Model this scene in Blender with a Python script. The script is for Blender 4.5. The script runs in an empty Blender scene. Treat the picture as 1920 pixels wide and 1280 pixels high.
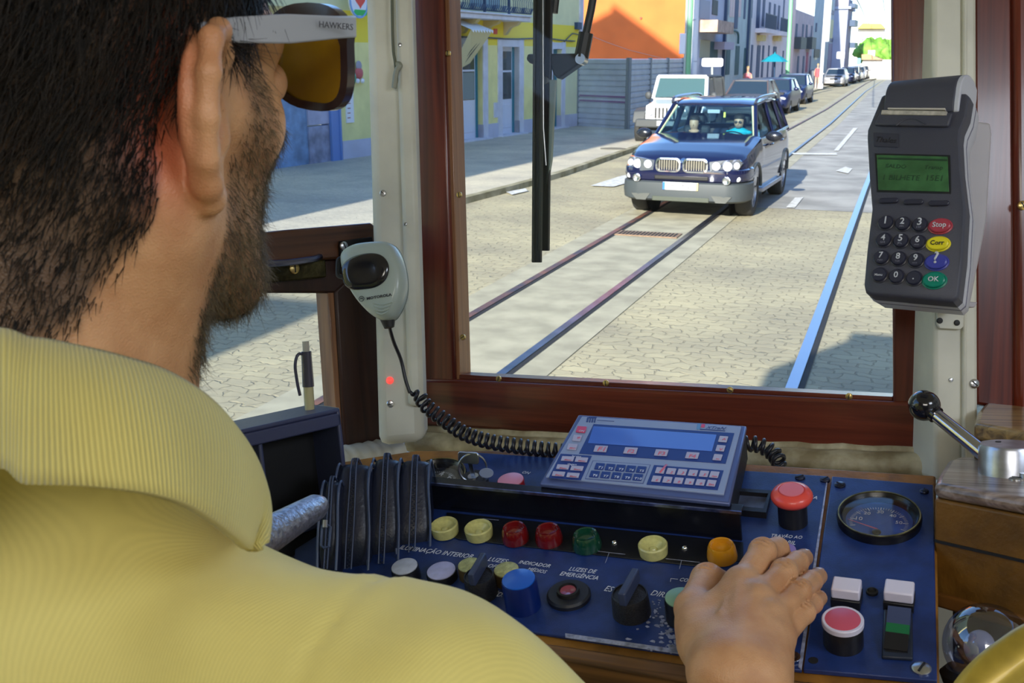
import bpy, bmesh, math, random
import numpy as np
from mathutils import Vector, Matrix, Quaternion
RN = random.Random(11)
SC = bpy.context.scene
COL = SC.collection
# ---------------- camera, world, sun, added fill lights, exposure ----------------
FPX = 2000.0; CAMH = 2.30
PITCH = math.atan(532 / FPX); YAW = math.atan(767 / math.hypot(FPX, 532))
CAM = Vector((0, 0, CAMH))
FW = Vector((-math.sin(YAW) * math.cos(PITCH), math.cos(YAW) * math.cos(PITCH), -math.sin(PITCH)))
RT = Vector((math.cos(YAW), math.sin(YAW), 0)); DN = -(RT.cross(FW))
cd = bpy.data.cameras.new('camera'); cam = bpy.data.objects.new('camera', cd); COL.objects.link(cam)
cam.location = CAM; cam.rotation_euler = (math.pi / 2 - PITCH, 0, YAW)
cd.sensor_width = 36; cd.lens = FPX / 1920 * 36; cd.clip_start = 0.02; cd.clip_end = 800
cd.dof.use_dof = True; cd.dof.focus_distance = 1.15; cd.dof.aperture_fstop = 30
SC.camera = cam
SUN_DIR = Vector((0.05, 1.0, -0.40)).normalized()      # direction the sunlight travels
wd = bpy.data.worlds.new('world'); SC.world = wd; wd.use_nodes = True
wn = wd.node_tree.nodes; bg = wn['Background']
sky = wn.new('ShaderNodeTexSky'); sky.sky_type = 'NISHITA'; sky.sun_disc = False
sky.sun_elevation = math.radians(22); sky.sun_rotation = math.radians(183); sky.air_density = 1.0; sky.dust_density = 0.4; sky.ozone_density = 4.5
wd.node_tree.links.new(sky.outputs[0], bg.inputs[0]); bg.inputs[1].default_value = 0.35
sl = bpy.data.lights.new('sun', 'SUN'); so = bpy.data.objects.new('sun', sl); COL.objects.link(so)
sl.energy = 9.6; sl.angle = math.radians(0.6); sl.color = (1.0, 0.93, 0.78)
so.rotation_euler = SUN_DIR.to_track_quat('-Z', 'Y').to_euler(); so.location = (-3, -10, 12)
SC.view_settings.view_transform = 'Standard'; SC.view_settings.look = 'None'
SC.view_settings.exposure = 0.25; SC.view_settings.gamma = 1.0; SC.view_settings.use_curve_mapping = False
def area(name, loc, target, sx, sy, power, col):
    l = bpy.data.lights.new(name, 'AREA'); l.shape = 'RECTANGLE'; l.size = sx; l.size_y = sy; l.energy = power; l.color = col
    o = bpy.data.objects.new(name, l); COL.objects.link(o); o.location = loc
    o.rotation_euler = (Vector(target) - Vector(loc)).to_track_quat('-Z', 'Y').to_euler(); return o
area('cab_fill_light', (0.15, -0.75, 2.83), (-0.1, 0.5, 1.75), 0.9, 0.5, 11, (1.0, 0.95, 0.86))  # unseen fill light added to brighten the cab interior
area('cab_fill_light', (0.9, 0.15, 2.83), (0.1, 0.8, 1.55), 0.5, 0.5, 8, (0.8, 0.88, 1.0))  # second added fill, bluish, for the right side of the console

# ---------------- coordinates ----------------
def ray(px, py): return FW + RT * ((px - 960) / FPX) + DN * ((py - 640) / FPX)
def C(px, py, d): return CAM + ray(px, py) * d
def CC(x, y, z): return CAM + RT * x + DN * y + FW * z
def vpdir(x, y): return (RT * x + DN * y + FW * FPX).normalized()
def gz(y):
    return 0.0
def G(px, py, h=0.0):
    r = ray(px, py); t = 2.0
    while t < 400:
        p = CAM + r * t
        if p.z <= gz(p.y) + h: break
        t += 0.02 if t < 40 else 0.1
    return CAM + r * t
class Fr:
    def __init__(s, o, u, n):
        s.o = Vector(o); s.n = Vector(n).normalized(); u = Vector(u); s.u = (u - s.n * u.dot(s.n)).normalized(); s.v = s.n.cross(s.u)
        s.M = Matrix(((s.u.x, s.v.x, s.n.x, s.o.x), (s.u.y, s.v.y, s.n.y, s.o.y), (s.u.z, s.v.z, s.n.z, s.o.z), (0, 0, 0, 1)))
        s.I = s.M.inverted()
    def P(s, px, py, h=0.0):
        r = ray(px, py); t = (s.n.dot(s.o - CAM) + h) / s.n.dot(r); return CAM + r * t
    def L(s, px, py, h=0.0): return s.I @ s.P(px, py, h)
    def W(s, x, y, z=0.0): return s.M @ Vector((x, y, z))
    def D(s, px, py, h=0.0): return (s.P(px, py, h) - CAM).dot(FW)
WORLD = Fr((0, 0, 0), (1, 0, 0), (0, 0, 1))
# ---------------- mesh building ----------------
WM = {}
def place(o, M, parent=None):
    if parent is not None:
        o.parent = parent; o.matrix_basis = WM[parent.name].inverted() @ M
    else: o.matrix_basis = M
    WM[o.name] = M.copy()
def tag(o, label=None, cat=None, group=None, kind=None):
    if label: o['label'] = label
    if cat: o['category'] = cat
    if group: o['group'] = group
    if kind: o['kind'] = kind
    return o
def thing(name, loc, label=None, cat=None, group=None, kind=None, frame=None):
    o = bpy.data.objects.new(name, None); COL.objects.link(o); o.empty_display_size = 0.05
    M = (frame.M.copy() if frame else Matrix.Identity(4)); M.translation = Vector(loc); place(o, M)
    return tag(o, label, cat, group, kind)
class B:
    def __init__(s): s.v = []; s.f = []
    def add(s, vs, fs):
        n = len(s.v); s.v += [tuple(v) for v in vs]; s.f += [tuple(i + n for i in f) for f in fs]; return s
    def box(s, x0, x1, y0, y1, z0, z1, R=None, c=None):
        vs = [Vector((x, y, z)) for z in (z0, z1) for y in (y0, y1) for x in (x0, x1)]
        if R is not None: vs = [R @ v + (Vector(c) if c is not None else Vector()) for v in vs]
        return s.add(vs, [(0, 2, 3, 1), (4, 5, 7, 6), (0, 1, 5, 4), (2, 6, 7, 3), (0, 4, 6, 2), (1, 3, 7, 5)])
    def prism(s, pts, z0, z1):
        a = sum(pts[i][0] * pts[(i + 1) % len(pts)][1] - pts[(i + 1) % len(pts)][0] * pts[i][1] for i in range(len(pts)))
        if a < 0: pts = pts[::-1]
        n = len(pts)
        return s.add([(p[0], p[1], z0) for p in pts] + [(p[0], p[1], z1) for p in pts],
                     [tuple(range(n))[::-1], tuple(range(n, 2 * n))] + [(i, (i + 1) % n, n + (i + 1) % n, n + i) for i in range(n)])
    def rings(s, rs, cap=True):
        n = len(rs[0]); fs = []
        for k in range(len(rs) - 1):
            for i in range(n): fs.append((k * n + i, k * n + (i + 1) % n, (k + 1) * n + (i + 1) % n, (k + 1) * n + i))
        if cap: fs += [tuple(range(n))[::-1], tuple(range((len(rs) - 1) * n, len(rs) * n))]
        return s.add([p for r in rs for p in r], fs)
    def lathe(s, prof, c=(0, 0, 0), n=32, R=None, sx=1, sy=1, cap=True):
        rs = []
        for r, z in prof:
            ring = [Vector((sx * r * math.cos(2 * math.pi * i / n), sy * r * math.sin(2 * math.pi * i / n), z)) for i in range(n)]
            if R is not None: ring = [R @ p for p in ring]
            rs.append([p + Vector(c) for p in ring])
        return s.rings(rs, cap)
    def cyl(s, c, r, z0, z1, n=24, r1=None): return s.lathe([(r, z0), (r if r1 is None else r1, z1)], c, n)
    def rod(s, a, b, r, r1=None, n=12):
        a = Vector(a); b = Vector(b); d = b - a; Q = d.to_track_quat('Z', 'Y').to_matrix()
        return s.lathe([(r, 0), (r if r1 is None else r1, d.length)], a, n, Q)
    def ball(s, c, r, n=20, m=12, sc=(1, 1, 1), R=None):
        rs = []
        for k in range(m + 1):
            t = math.pi * k / m; rr = max(math.sin(t), 1e-3); ring = []
            for i in range(n):
                p = Vector((r * rr * math.cos(2 * math.pi * i / n) * sc[0], r * rr * math.sin(2 * math.pi * i / n) * sc[1], -r * math.cos(t) * sc[2]))
                if R is not None: p = R @ p
                ring.append(p + Vector(c))
            rs.append(ring)
        return s.rings(rs)
    def tube(s, pts, r, n=8, cap=True):
        pts = [Vector(p) for p in pts]; rs = []; nrm = None
        for i, p in enumerate(pts):
            d = (pts[min(i + 1, len(pts) - 1)] - pts[max(i - 1, 0)]).normalized()
            if nrm is None: nrm = d.orthogonal().normalized()
            nrm = (nrm - d * nrm.dot(d)).normalized(); b = d.cross(nrm)
            rr = r[i] if isinstance(r, (list, tuple)) else r
            rs.append([p + (nrm * math.cos(2 * math.pi * k / n) + b * math.sin(2 * math.pi * k / n)) * rr for k in range(n)])
        return s.rings(rs, cap)
    def pillow(s, outline, layers, c=None):
        cx = sum(p[0] for p in outline) / len(outline); cy = sum(p[1] for p in outline) / len(outline)
        if c: cx, cy = c
        return s.rings([[(cx + (p[0] - cx) * k, cy + (p[1] - cy) * k, z) for p in outline] for z, k in layers])
    def build(s, name, m, parent=None, fr=None, smooth=35, bevel=0, seg=2, origin='base', sub=0):
        fr = fr or WORLD; vs = [Vector(v) for v in s.v]
        lo = Vector([min(v[i] for v in vs) for i in range(3)]); hi = Vector([max(v[i] for v in vs) for i in range(3)])
        o = (lo + hi) / 2; o.z = lo.z
        me = bpy.data.meshes.new(name); me.from_pydata([v - o for v in vs], [], s.f)
        bm = bmesh.new(); bm.from_mesh(me); bmesh.ops.recalc_face_normals(bm, faces=bm.faces); bm.to_mesh(me); bm.free()
        if smooth:
            me.polygons.foreach_set('use_smooth', [True] * len(me.polygons)); me.set_sharp_from_angle(angle=math.radians(smooth))
        me.materials.append(m); ob = bpy.data.objects.new(name, me); COL.objects.link(ob)
        place(ob, fr.M @ Matrix.Translation(o), parent)
        if bevel:
            b = ob.modifiers.new('bevel', 'BEVEL'); b.width = bevel; b.segments = seg; b.limit_method = 'ANGLE'; b.angle_limit = math.radians(40)
        if sub:
            b = ob.modifiers.new('sub', 'SUBSURF'); b.levels = sub; b.render_levels = sub
        return ob
def npmesh(name, V, Fq, m, parent=None, smooth=True):
    """V: (n,3) world coords numpy"""
    V = np.asarray(V, dtype=np.float64); o = (V.min(0) + V.max(0)) / 2; o[2] = V[:, 2].min()
    me = bpy.data.meshes.new(name); Fq = np.asarray(Fq, dtype=np.int32); k = Fq.shape[1]
    me.vertices.add(len(V)); me.vertices.foreach_set('co', (V - o).astype(np.float32).ravel())
    me.loops.add(Fq.size); me.loops.foreach_set('vertex_index', Fq.ravel())
    me.polygons.add(len(Fq)); me.polygons.foreach_set('loop_start', np.arange(0, Fq.size, k, dtype=np.int32))
    me.polygons.foreach_set('use_smooth', np.ones(len(Fq), dtype=bool)); me.update(calc_edges=True); me.validate()
    me.materials.append(m); ob = bpy.data.objects.new(name, me); COL.objects.link(ob)
    place(ob, Matrix.Translation(Vector(o)), parent); return ob
def circ(cx, cy, r, n=32, ry=None): return [(cx + r * math.cos(2 * math.pi * i / n), cy + (ry or r) * math.sin(2 * math.pi * i / n)) for i in range(n)]
def rrect(x0, x1, y0, y1, r, n=4):
    pts = []
    for cx, cy, a in ((x1 - r, y1 - r, 0), (x0 + r, y1 - r, 90), (x0 + r, y0 + r, 180), (x1 - r, y0 + r, 270)):
        for k in range(n + 1):
            t = math.radians(a + 90 * k / n); pts.append((cx + r * math.cos(t), cy + r * math.sin(t)))
    return pts
def spline(pts, n=8):
    pts = [Vector(p) for p in pts]; out = []
    for i in range(len(pts) - 1):
        p0 = pts[max(i - 1, 0)]; p1 = pts[i]; p2 = pts[i + 1]; p3 = pts[min(i + 2, len(pts) - 1)]
        for k in range(n):
            t = k / n; out.append(0.5 * ((2 * p1) + (p2 - p0) * t + (2 * p0 - 5 * p1 + 4 * p2 - p3) * t * t + (3 * p1 - p0 - 3 * p2 + p3) * t ** 3))
    out.append(pts[-1]); return out
def px2(fr, pts, h=0.0): return [tuple(fr.L(x, y, h)[:2]) for x, y in pts]
def text(fr, s, a, b, h, m, parent, name='lettering', shear=0.0, bold=0.0, asp=1.0, ext=0.00015, fitw=True, size=None):
    """text with baseline from pixel a to pixel b on frame plane at height h"""
    A = fr.L(*a, h); Bv = fr.L(*b, h)
    return text_l(fr, s, A, Bv, m, parent, name, shear, bold, asp, ext, size)
def text_l(fr, s, A, Bv, m, parent, name='lettering', shear=0.0, bold=0.0, asp=1.0, ext=0.00015, size=None):
    cu = bpy.data.curves.new(name, 'FONT'); cu.body = s; cu.size = 1; cu.shear = shear; cu.offset = bold; cu.resolution_u = 2
    t = bpy.data.objects.new('tmp', cu); COL.objects.link(t)
    dg = bpy.context.evaluated_depsgraph_get(); me = bpy.data.meshes.new_from_object(t.evaluated_get(dg))
    bpy.data.objects.remove(t); n = len(me.vertices); co = np.zeros(n * 3); me.vertices.foreach_get('co', co); co = co.reshape(-1, 3)
    if n == 0: return None
    w = co[:, 0].max() - co[:, 0].min(); d = Vector(Bv) - Vector(A); k = (d.length / w) if size is None else size
    co[:, 0] -= co[:, 0].min(); ang = math.atan2(d.y, d.x)
    x = co[:, 0] * k; y = co[:, 1] * k * asp
    out = np.stack([x * math.cos(ang) - y * math.sin(ang), x * math.sin(ang) + y * math.cos(ang), np.zeros(n)], 1)
    me.vertices.foreach_set('co', out.astype(np.float32).ravel())
    bm = bmesh.new(); bm.from_mesh(me); r = bmesh.ops.extrude_face_region(bm, geom=bm.faces[:])
    for v in [g for g in r['geom'] if isinstance(g, bmesh.types.BMVert)]: v.co.z += ext
    bmesh.ops.recalc_face_normals(bm, faces=bm.faces); bm.to_mesh(me); bm.free()
    me.materials.clear(); me.materials.append(m); me.name = name
    ob = bpy.data.objects.new(name, me); COL.objects.link(ob); place(ob, fr.M @ Matrix.Translation(Vector(A)), parent); return ob
# ---------------- materials ----------------
MC = {}
def mat(name, col, rough=0.5, metal=0.0, var=0.0, scale=40.0, bump=0.0, bscale=None, coat=0.0, emit=0.0, sss=0.0, spec=0.5, col2=None, alpha=1.0, trans=0.0, stretch=None):
    if name in MC: return MC[name]
    m = bpy.data.materials.new(name); m.use_nodes = True; nt = m.node_tree; b = nt.nodes['Principled BSDF']
    b.inputs['Base Color'].default_value = (*col, 1); b.inputs['Roughness'].default_value = rough; b.inputs['Metallic'].default_value = metal
    b.inputs['Coat Weight'].default_value = coat; b.inputs['Coat Roughness'].default_value = 0.08; b.inputs['Specular IOR Level'].default_value = spec
    b.inputs['Transmission Weight'].default_value = trans; b.inputs['Alpha'].default_value = alpha
    if sss: b.inputs['Subsurface Weight'].default_value = sss; b.inputs['Subsurface Radius'].default_value = (0.01, 0.004, 0.002); b.inputs['Subsurface Scale'].default_value = 0.6
    if emit: b.inputs['Emission Color'].default_value = (*col, 1); b.inputs['Emission Strength'].default_value = emit
    if var or bump:
        tc = nt.nodes.new('ShaderNodeTexCoord'); mp = nt.nodes.new('ShaderNodeMapping'); nt.links.new(tc.outputs['Object'], mp.inputs[0])
        if stretch: mp.inputs['Scale'].default_value = stretch
        nz = nt.nodes.new('ShaderNodeTexNoise'); nz.inputs['Scale'].default_value = scale; nz.inputs['Detail'].default_value = 5; nt.links.new(mp.outputs[0], nz.inputs['Vector'])
        if var:
            cr = nt.nodes.new('ShaderNodeValToRGB'); c2 = col2 or tuple(c * (1 - var) for c in col)
            c1 = col if col2 else tuple(min(1, c * (1 + var * .5)) for c in col)
            cr.color_ramp.elements[0].position = 0.35; cr.color_ramp.elements[1].position = 0.65
            cr.color_ramp.elements[0].color = (*c2, 1); cr.color_ramp.elements[1].color = (*c1, 1)
            nt.links.new(nz.outputs[0], cr.inputs[0]); nt.links.new(cr.outputs[0], b.inputs['Base Color'])
        if bump:
            n2 = nz
            if bscale: n2 = nt.nodes.new('ShaderNodeTexNoise'); n2.inputs['Scale'].default_value = bscale; n2.inputs['Detail'].default_value = 3; nt.links.new(mp.outputs[0], n2.inputs['Vector'])
            bp = nt.nodes.new('ShaderNodeBump'); bp.inputs['Strength'].default_value = bump; bp.inputs['Distance'].default_value = 0.002
            nt.links.new(n2.outputs[0], bp.inputs['Height']); nt.links.new(bp.outputs[0], b.inputs['Normal'])
    MC[name] = m; return m
def wood(name, c1, c2, axis, scale=9, rough=0.28, coat=0.35, dist=2.5):
    """procedural wood, grain along local axis 0/1/2"""
    m = bpy.data.materials.new(name); m.use_nodes = True; nt = m.node_tree; b = nt.nodes['Principled BSDF']
    tc = nt.nodes.new('ShaderNodeTexCoord'); mp = nt.nodes.new('ShaderNodeMapping'); nt.links.new(tc.outputs['Object'], mp.inputs[0])
    s = [scale * 6] * 3; s[axis] = scale * 0.25; mp.inputs['Scale'].default_value = s
    nz = nt.nodes.new('ShaderNodeTexNoise'); nz.inputs['Scale'].default_value = 1.3; nz.inputs['Detail'].default_value = 8; nz.inputs['Distortion'].default_value = dist * .3; nt.links.new(mp.outputs[0], nz.inputs['Vector'])
    cr = nt.nodes.new('ShaderNodeValToRGB'); cr.color_ramp.elements[0].position = 0.32; cr.color_ramp.elements[1].position = 0.68
    cr.color_ramp.elements[0].color = (*c1, 1); cr.color_ramp.elements[1].color = (*c2, 1)
    nt.links.new(nz.outputs[0], cr.inputs[0]); nt.links.new(cr.outputs[0], b.inputs['Base Color'])
    b.inputs['Roughness'].default_value = rough; b.inputs['Coat Weight'].default_value = coat; b.inputs['Coat Roughness'].default_value = 0.12
    bp = nt.nodes.new('ShaderNodeBump'); bp.inputs['Strength'].default_value = 0.25; bp.inputs['Distance'].default_value = 0.001
    nt.links.new(nz.outputs[0], bp.inputs['Height']); nt.links.new(bp.outputs[0], b.inputs['Normal'])
    return m
def glassmat(name, tint=(1, 1, 1), refl=0.06, dust=0.0):
    m = bpy.data.materials.new(name); m.use_nodes = True; nt = m.node_tree; nt.nodes.clear()
    out = nt.nodes.new('ShaderNodeOutputMaterial'); tr = nt.nodes.new('ShaderNodeBsdfTransparent'); tr.inputs[0].default_value = (*tint, 1)
    gl = nt.nodes.new('ShaderNodeBsdfGlossy'); gl.inputs['Roughness'].default_value = 0.02
    mx = nt.nodes.new('ShaderNodeMixShader'); mx.inputs[0].default_value = refl
    nt.links.new(tr.outputs[0], mx.inputs[1]); nt.links.new(gl.outputs[0], mx.inputs[2]); last = mx
    if dust:
        df = nt.nodes.new('ShaderNodeBsdfDiffuse'); df.inputs[0].default_value = (.8, .8, .78, 1)
        nz = nt.nodes.new('ShaderNodeTexNoise'); nz.inputs['Scale'].default_value = 260; tc = nt.nodes.new('ShaderNodeTexCoord'); nt.links.new(tc.outputs['Object'], nz.inputs['Vector'])
        cr = nt.nodes.new('ShaderNodeMapRange'); cr.inputs[1].default_value = 0.62; cr.inputs[2].default_value = 0.75; cr.inputs[3].default_value = dust * 0.25; cr.inputs[4].default_value = dust * 2.5
        nt.links.new(nz.outputs[0], cr.inputs[0]); m2 = nt.nodes.new('ShaderNodeMixShader'); nt.links.new(cr.outputs[0], m2.inputs[0])
        nt.links.new(mx.outputs[0], m2.inputs[1]); nt.links.new(df.outputs[0], m2.inputs[2]); last = m2
    nt.links.new(last.outputs[0], out.inputs[0]); return m
MAH = wood('mahogany_vertical', (0.055, 0.006, 0.004), (0.19, 0.032, 0.014), 1)
MAHH = wood('mahogany_horizontal', (0.055, 0.008, 0.004), (0.17, 0.032, 0.014), 0)
DKW = wood('dark_brown_wood', (0.018, 0.006, 0.004), (0.055, 0.018, 0.01), 1, rough=0.45, coat=0.1)
DKWH = wood('brown_rail_wood', (0.05, 0.016, 0.006), (0.15, 0.055, 0.02), 0, rough=0.4, coat=0.15)
LIP = wood('light_wood_bead', (0.16, 0.06, 0.025), (0.42, 0.2, 0.09), 1, rough=0.4)
CREAM = mat('cream_paint', (0.66, 0.655, 0.57), 0.45, var=0.12, scale=14, bump=0.15, bscale=60)
CREAMD = mat('dirty_cream_paint', (0.58, 0.53, 0.36), 0.6, var=0.55, scale=30, bump=0.9, bscale=55, col2=(0.24, 0.19, 0.10))
ORW = mat('orange_brown_paint', (0.29, 0.125, 0.018), 0.5, var=0.35, scale=45, bump=0.3, bscale=150)
BRASS = mat('brass', (0.75, 0.55, 0.22), 0.3, 1.0); STEEL = mat('steel', (0.62, 0.64, 0.68), 0.28, 1.0, var=0.1, scale=50)
CHROME = mat('chrome', (0.85, 0.86, 0.9), 0.08, 1.0)
BLACKP = mat('black_plastic', (0.012, 0.012, 0.016), 0.35, bump=0.1, bscale=300); RUB = mat('black_rubber', (0.012, 0.012, 0.014), 0.55)
WHITEP = mat('white_paint', (0.85, 0.86, 0.88), 0.4)
GLASS = glassmat('window_glass', (0.97, 0.985, 1.0), 0.008, 0.014)
GLASSR = glassmat('side_window_glass', (0.93, 0.96, 1.0), 0.01, 0.012)
# tram frames
U2 = -vpdir(-4460, -164)
CON = Fr(C(1648, 967, 0.85), U2, U2.cross(vpdir(780, -1050)))
WNR = vpdir(903, -174)                                   # windshield normal (outward)
WF = Fr(C(1270, 724, 1.17), U2, -WNR)                    # windshield plane, +n towards the driver
TUP = vpdir(871, 27460) * -1
LFD = vpdir(2240, -440)
LF = Fr(C(700, 430, 1.24), LFD, -(TUP.cross(LFD)) if (TUP.cross(LFD)).dot(FW) > 0 else TUP.cross(LFD))
if LF.n.dot(FW) > 0: LF = Fr(LF.o, LFD, -LF.n)
HZ = Fr(CON.o, U2, TUP)
# =============== TRAM SHELL ===============
def pr(fr, px, h0, h1, m, name, parent=None, bevel=0.002, kind='structure', ref=0.0):
    b = B(); b.prism(px2(fr, px, ref), h0, h1); o = b.build(name, m, parent, fr, bevel=bevel)
    if parent is None and kind: o['kind'] = kind
    return o
def screw(fr, px, py, r, h, m, parent, name='screw', slot=True):
    p = fr.L(px, py, h); b = B(); b.lathe([(r, -0.001), (r, 0.0006), (r * .8, 0.0014), (r * .1, 0.0018)], p, 20); o = b.build(name, m, parent, fr)
    if slot:
        a = RN.uniform(0, 3); Rm = Matrix.Rotation(a, 3, 'Z'); s = B().box(-r * .75, r * .75, -r * .12, r * .12, 0.0015, 0.0020, Rm, p); s.build('screw_slot', RUB, o, fr)
    return o
# windshield : window_1
w1 = thing('window_1', WF.P(1270, 790), kind='structure', frame=WF); w1['kind'] = 'structure'
pr(WF, [(765, -160), (838, -160), (868, 790), (795, 793)], -0.02, 0.018, MAH, 'window_stile', w1, 0.003)
pr(WF, [(838, -160), (846, -160), (871, 712), (862, 716)], -0.018, 0.012, LIP, 'glazing_bead', w1, 0.001)
pr(WF, [(1672, -160), (1750, -160), (1752, 860), (1677, 800)], -0.02, 0.018, MAH, 'window_stile', w1, 0.003)
pr(WF, [(795, 706), (871, 708), (1674, 748), (1752, 746), (1752, 851), (795, 792)], -0.02, 0.022, MAHH, 'window_rail', w1, 0.004)
pr(WF, [(868, 700), (1676, 741), (1676, 749), (868, 709)], -0.018, 0.012, MAHH, 'glazing_bead', w1, 0.001)
pr(WF, [(840, -160), (1680, -160), (1680, 760), (862, 720)], -0.012, -0.008, GLASS, 'window_pane', w1, 0)
for x, y in ((935, 710), (1136, 718), (1369, 731), (1592, 743), (840, 100), (861, 365), (868, 632)): screw(WF, x, y, 0.0035, 0.0235 if y > 640 and x > 880 else 0.0135, BRASS, w1)
# window_2 : angled side window on the left with cross bar
w2 = thing('window_2', LF.P(600, 700), kind='structure', frame=LF)
pr(LF, [(616, 545), (712, 452), (730, 452), (730, 832), (634, 842)], -0.02, 0.014, DKW, 'window_stile', w2, 0.003)
pr(LF, [(200, 470), (520, 432), (678, 419), (692, 430), (700, 482), (520, 492), (200, 530)], -0.015, 0.02, DKWH, 'window_rail', w2, 0.003)
pr(LF, [(200, 522), (500, 492), (720, 478), (720, 550), (440, 549), (200, 556)], -0.02, 0.012, DKW, 'window_rail', w2, 0.003)
pr(LF, [(606, 548), (619, 546), (637, 836), (626, 838)], -0.016, 0.010, LIP, 'glazing_bead', w2, 0.001)
pr(LF, [(100, -400), (740, -400), (740, 440), (100, 480)], -0.006, -0.003, GLASSR, 'window_pane', w2, 0)
pr(LF, [(-300, 530), (640, 530), (640, 860), (-300, 1000)], -0.006, -0.003, GLASSR, 'window_pane', w2, 0)
# brass window catch
k = thing('window_catch', LF.P(560, 510, 0.012), 'tarnished brass window catch with dull blue steel bar under the left cross rail', 'latch', frame=LF)
pr(LF, [(470, 500), (604, 486), (606, 520), (480, 532)], 0.012, 0.02, mat('tarnished_brass', (0.06, 0.05, 0.02), 0.45, 0.8, var=0.6, scale=60, bump=0.6, bscale=90), 'backplate', k, 0.002, None, ref=0.012)
B().tube(spline([LF.L(498, 494, .034), LF.L(540, 492, .036), LF.L(585, 486, .036), LF.L(600, 481, .026)], 6), 0.0035, 8).build('pull_bar', mat('dull_steel_blue', (0.16, 0.18, 0.30), 0.3, 1.0), k, LF)
screw(LF, 552, 503, 0.006, 0.021, BRASS, k)
k = thing('corner_bracket', LF.P(650, 450, 0.02), 'black metal corner plate screwed to the dark rail behind the microphone', 'bracket', frame=LF)
pr(LF, [(634, 452), (693, 444), (700, 505), (634, 512)], 0.020, 0.026, mat('black_metal', (0.02, 0.018, 0.018), 0.45, 0.6), 'plate', k, 0.001, None, ref=0.02)
screw(LF, 645, 461, 0.005, 0.027, STEEL, k)
# corner posts (painted)
def post(name, fr, a, b, m, dx=0.0):
    return pr(fr, a, b[0], b[1], m, name, None, 0.006)
PF = Fr(C(740, 600, 1.16), (U2 * 0.8 + LFD * 0.6), -(FW)); 
p1 = pr(PF, [(683, -200), (767, -200), (797, 826), (712, 834)], -0.05, 0.012, CREAM, 'trim_1', None, 0.010)
pr(PF, [(738, -200), (769, -200), (797, 760), (768, 760)], 0.010, 0.020, CREAM, 'post_ridge', p1, 0.006)
LED = mat('red_led', (1.0, 0.10, 0.08), 0.3, emit=0.6)
B().ball(PF.L(731, 713, 0.0125), 0.0042, 16, 10).build('indicator_light', LED, p1, PF)
for x, y, r in ((718, 362, .0035), (732, 757, .004), (760, 420, .002), (750, 84, .0022)): screw(PF, x, y, r, 0.0205 if x > 740 else 0.0125, STEEL, p1)
B().tube(spline([PF.L(733, -200, .021), PF.L(736, 60, .021), PF.L(741, 118, .021), PF.L(744, 150, .021), PF.L(738, 163, .021)], 6), 0.0016, 6).build('paint_crack', mat('old_paint_gap', (0.12, 0.13, 0.09), 0.7), p1, PF)
B().tube(spline([PF.L(739, 165, .022), PF.L(743, 135, .024), PF.L(750, 122, .024), PF.L(744, 120, .022)], 6), 0.003, 6).build('coat_hook', mat('painted_hook', (0.25, 0.26, 0.2), 0.4), p1, PF)
P2 = Fr(C(1795, 640, 1.0), U2, -FW)
p2 = pr(P2, [(1749, -200), (1808, -200), (1806, 900), (1752, 900)], -0.06, 0.0, CREAM, 'trim_2', None, 0.004)
pr(P2, [(1806, -200), (1842, -200), (1846, 860), (1806, 900)], -0.05, -0.012, CREAM, 'post_side', p2, 0.004)
pr(P2, [(1803, -200), (1812, -200), (1810, 900), (1803, 900)], -0.02, 0.004, CREAM, 'post_bead', p2, 0.003)
screw(P2, 1827, 719, 0.0045, -0.011, STEEL, p2); screw(P2, 1795, 600, 0.003, 0.001, RUB, p2, slot=False); screw(P2, 1783, 712, 0.002, 0.001, STEEL, p2, slot=False)
# right window frame : window_3
w3 = thing('window_3', P2.P(1890, 760, -0.02), kind='structure', frame=P2)
pr(P2, [(1843, -200), (1925, -200), (1925, 775), (1847, 760)], -0.06, -0.02, MAH, 'window_stile', w3, 0.003)
pr(P2, [(1912, -200), (2100, -200), (2100, 800), (1918, 790)], -0.05, -0.012, MAH, 'window_stile', w3, 0.006)
screw(P2, 1917, 385, 0.0045, -0.010, BRASS, w3)
# cream sill beads under the windshield
def bead(name, a, b, r, m, sq=0.7):
    A = Vector(a); D = (Vector(b) - A); f = Fr(A, D, TUP); L_ = D.length; bb = B(); rs = []
    for k in range(41):
        x = L_ * k / 40; j = 1 + 0.05 * math.sin(k * 1.7) + 0.03 * math.sin(k * 4.1)
        rs.append([Vector((x, r * 1.1 * j * math.cos(2 * math.pi * i / 14), r * sq * j * math.sin(2 * math.pi * i / 14))) for i in range(14)])
    bb.rings(rs); o = bb.build(name, m, None, f, smooth=50); o['kind'] = 'structure'; return o
bead('trim_3', WF.P(780, 806, 0.012), WF.P(1756, 862, 0.012), 0.012, CREAMD)
bead('trim_4', WF.P(772, 828, 0.028), WF.P(1756, 889, 0.028), 0.016, CREAMD, 0.75)
bead('trim_5', LF.P(520, 880, 0.02), LF.P(742, 832, 0.02), 0.02, CREAM)
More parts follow.
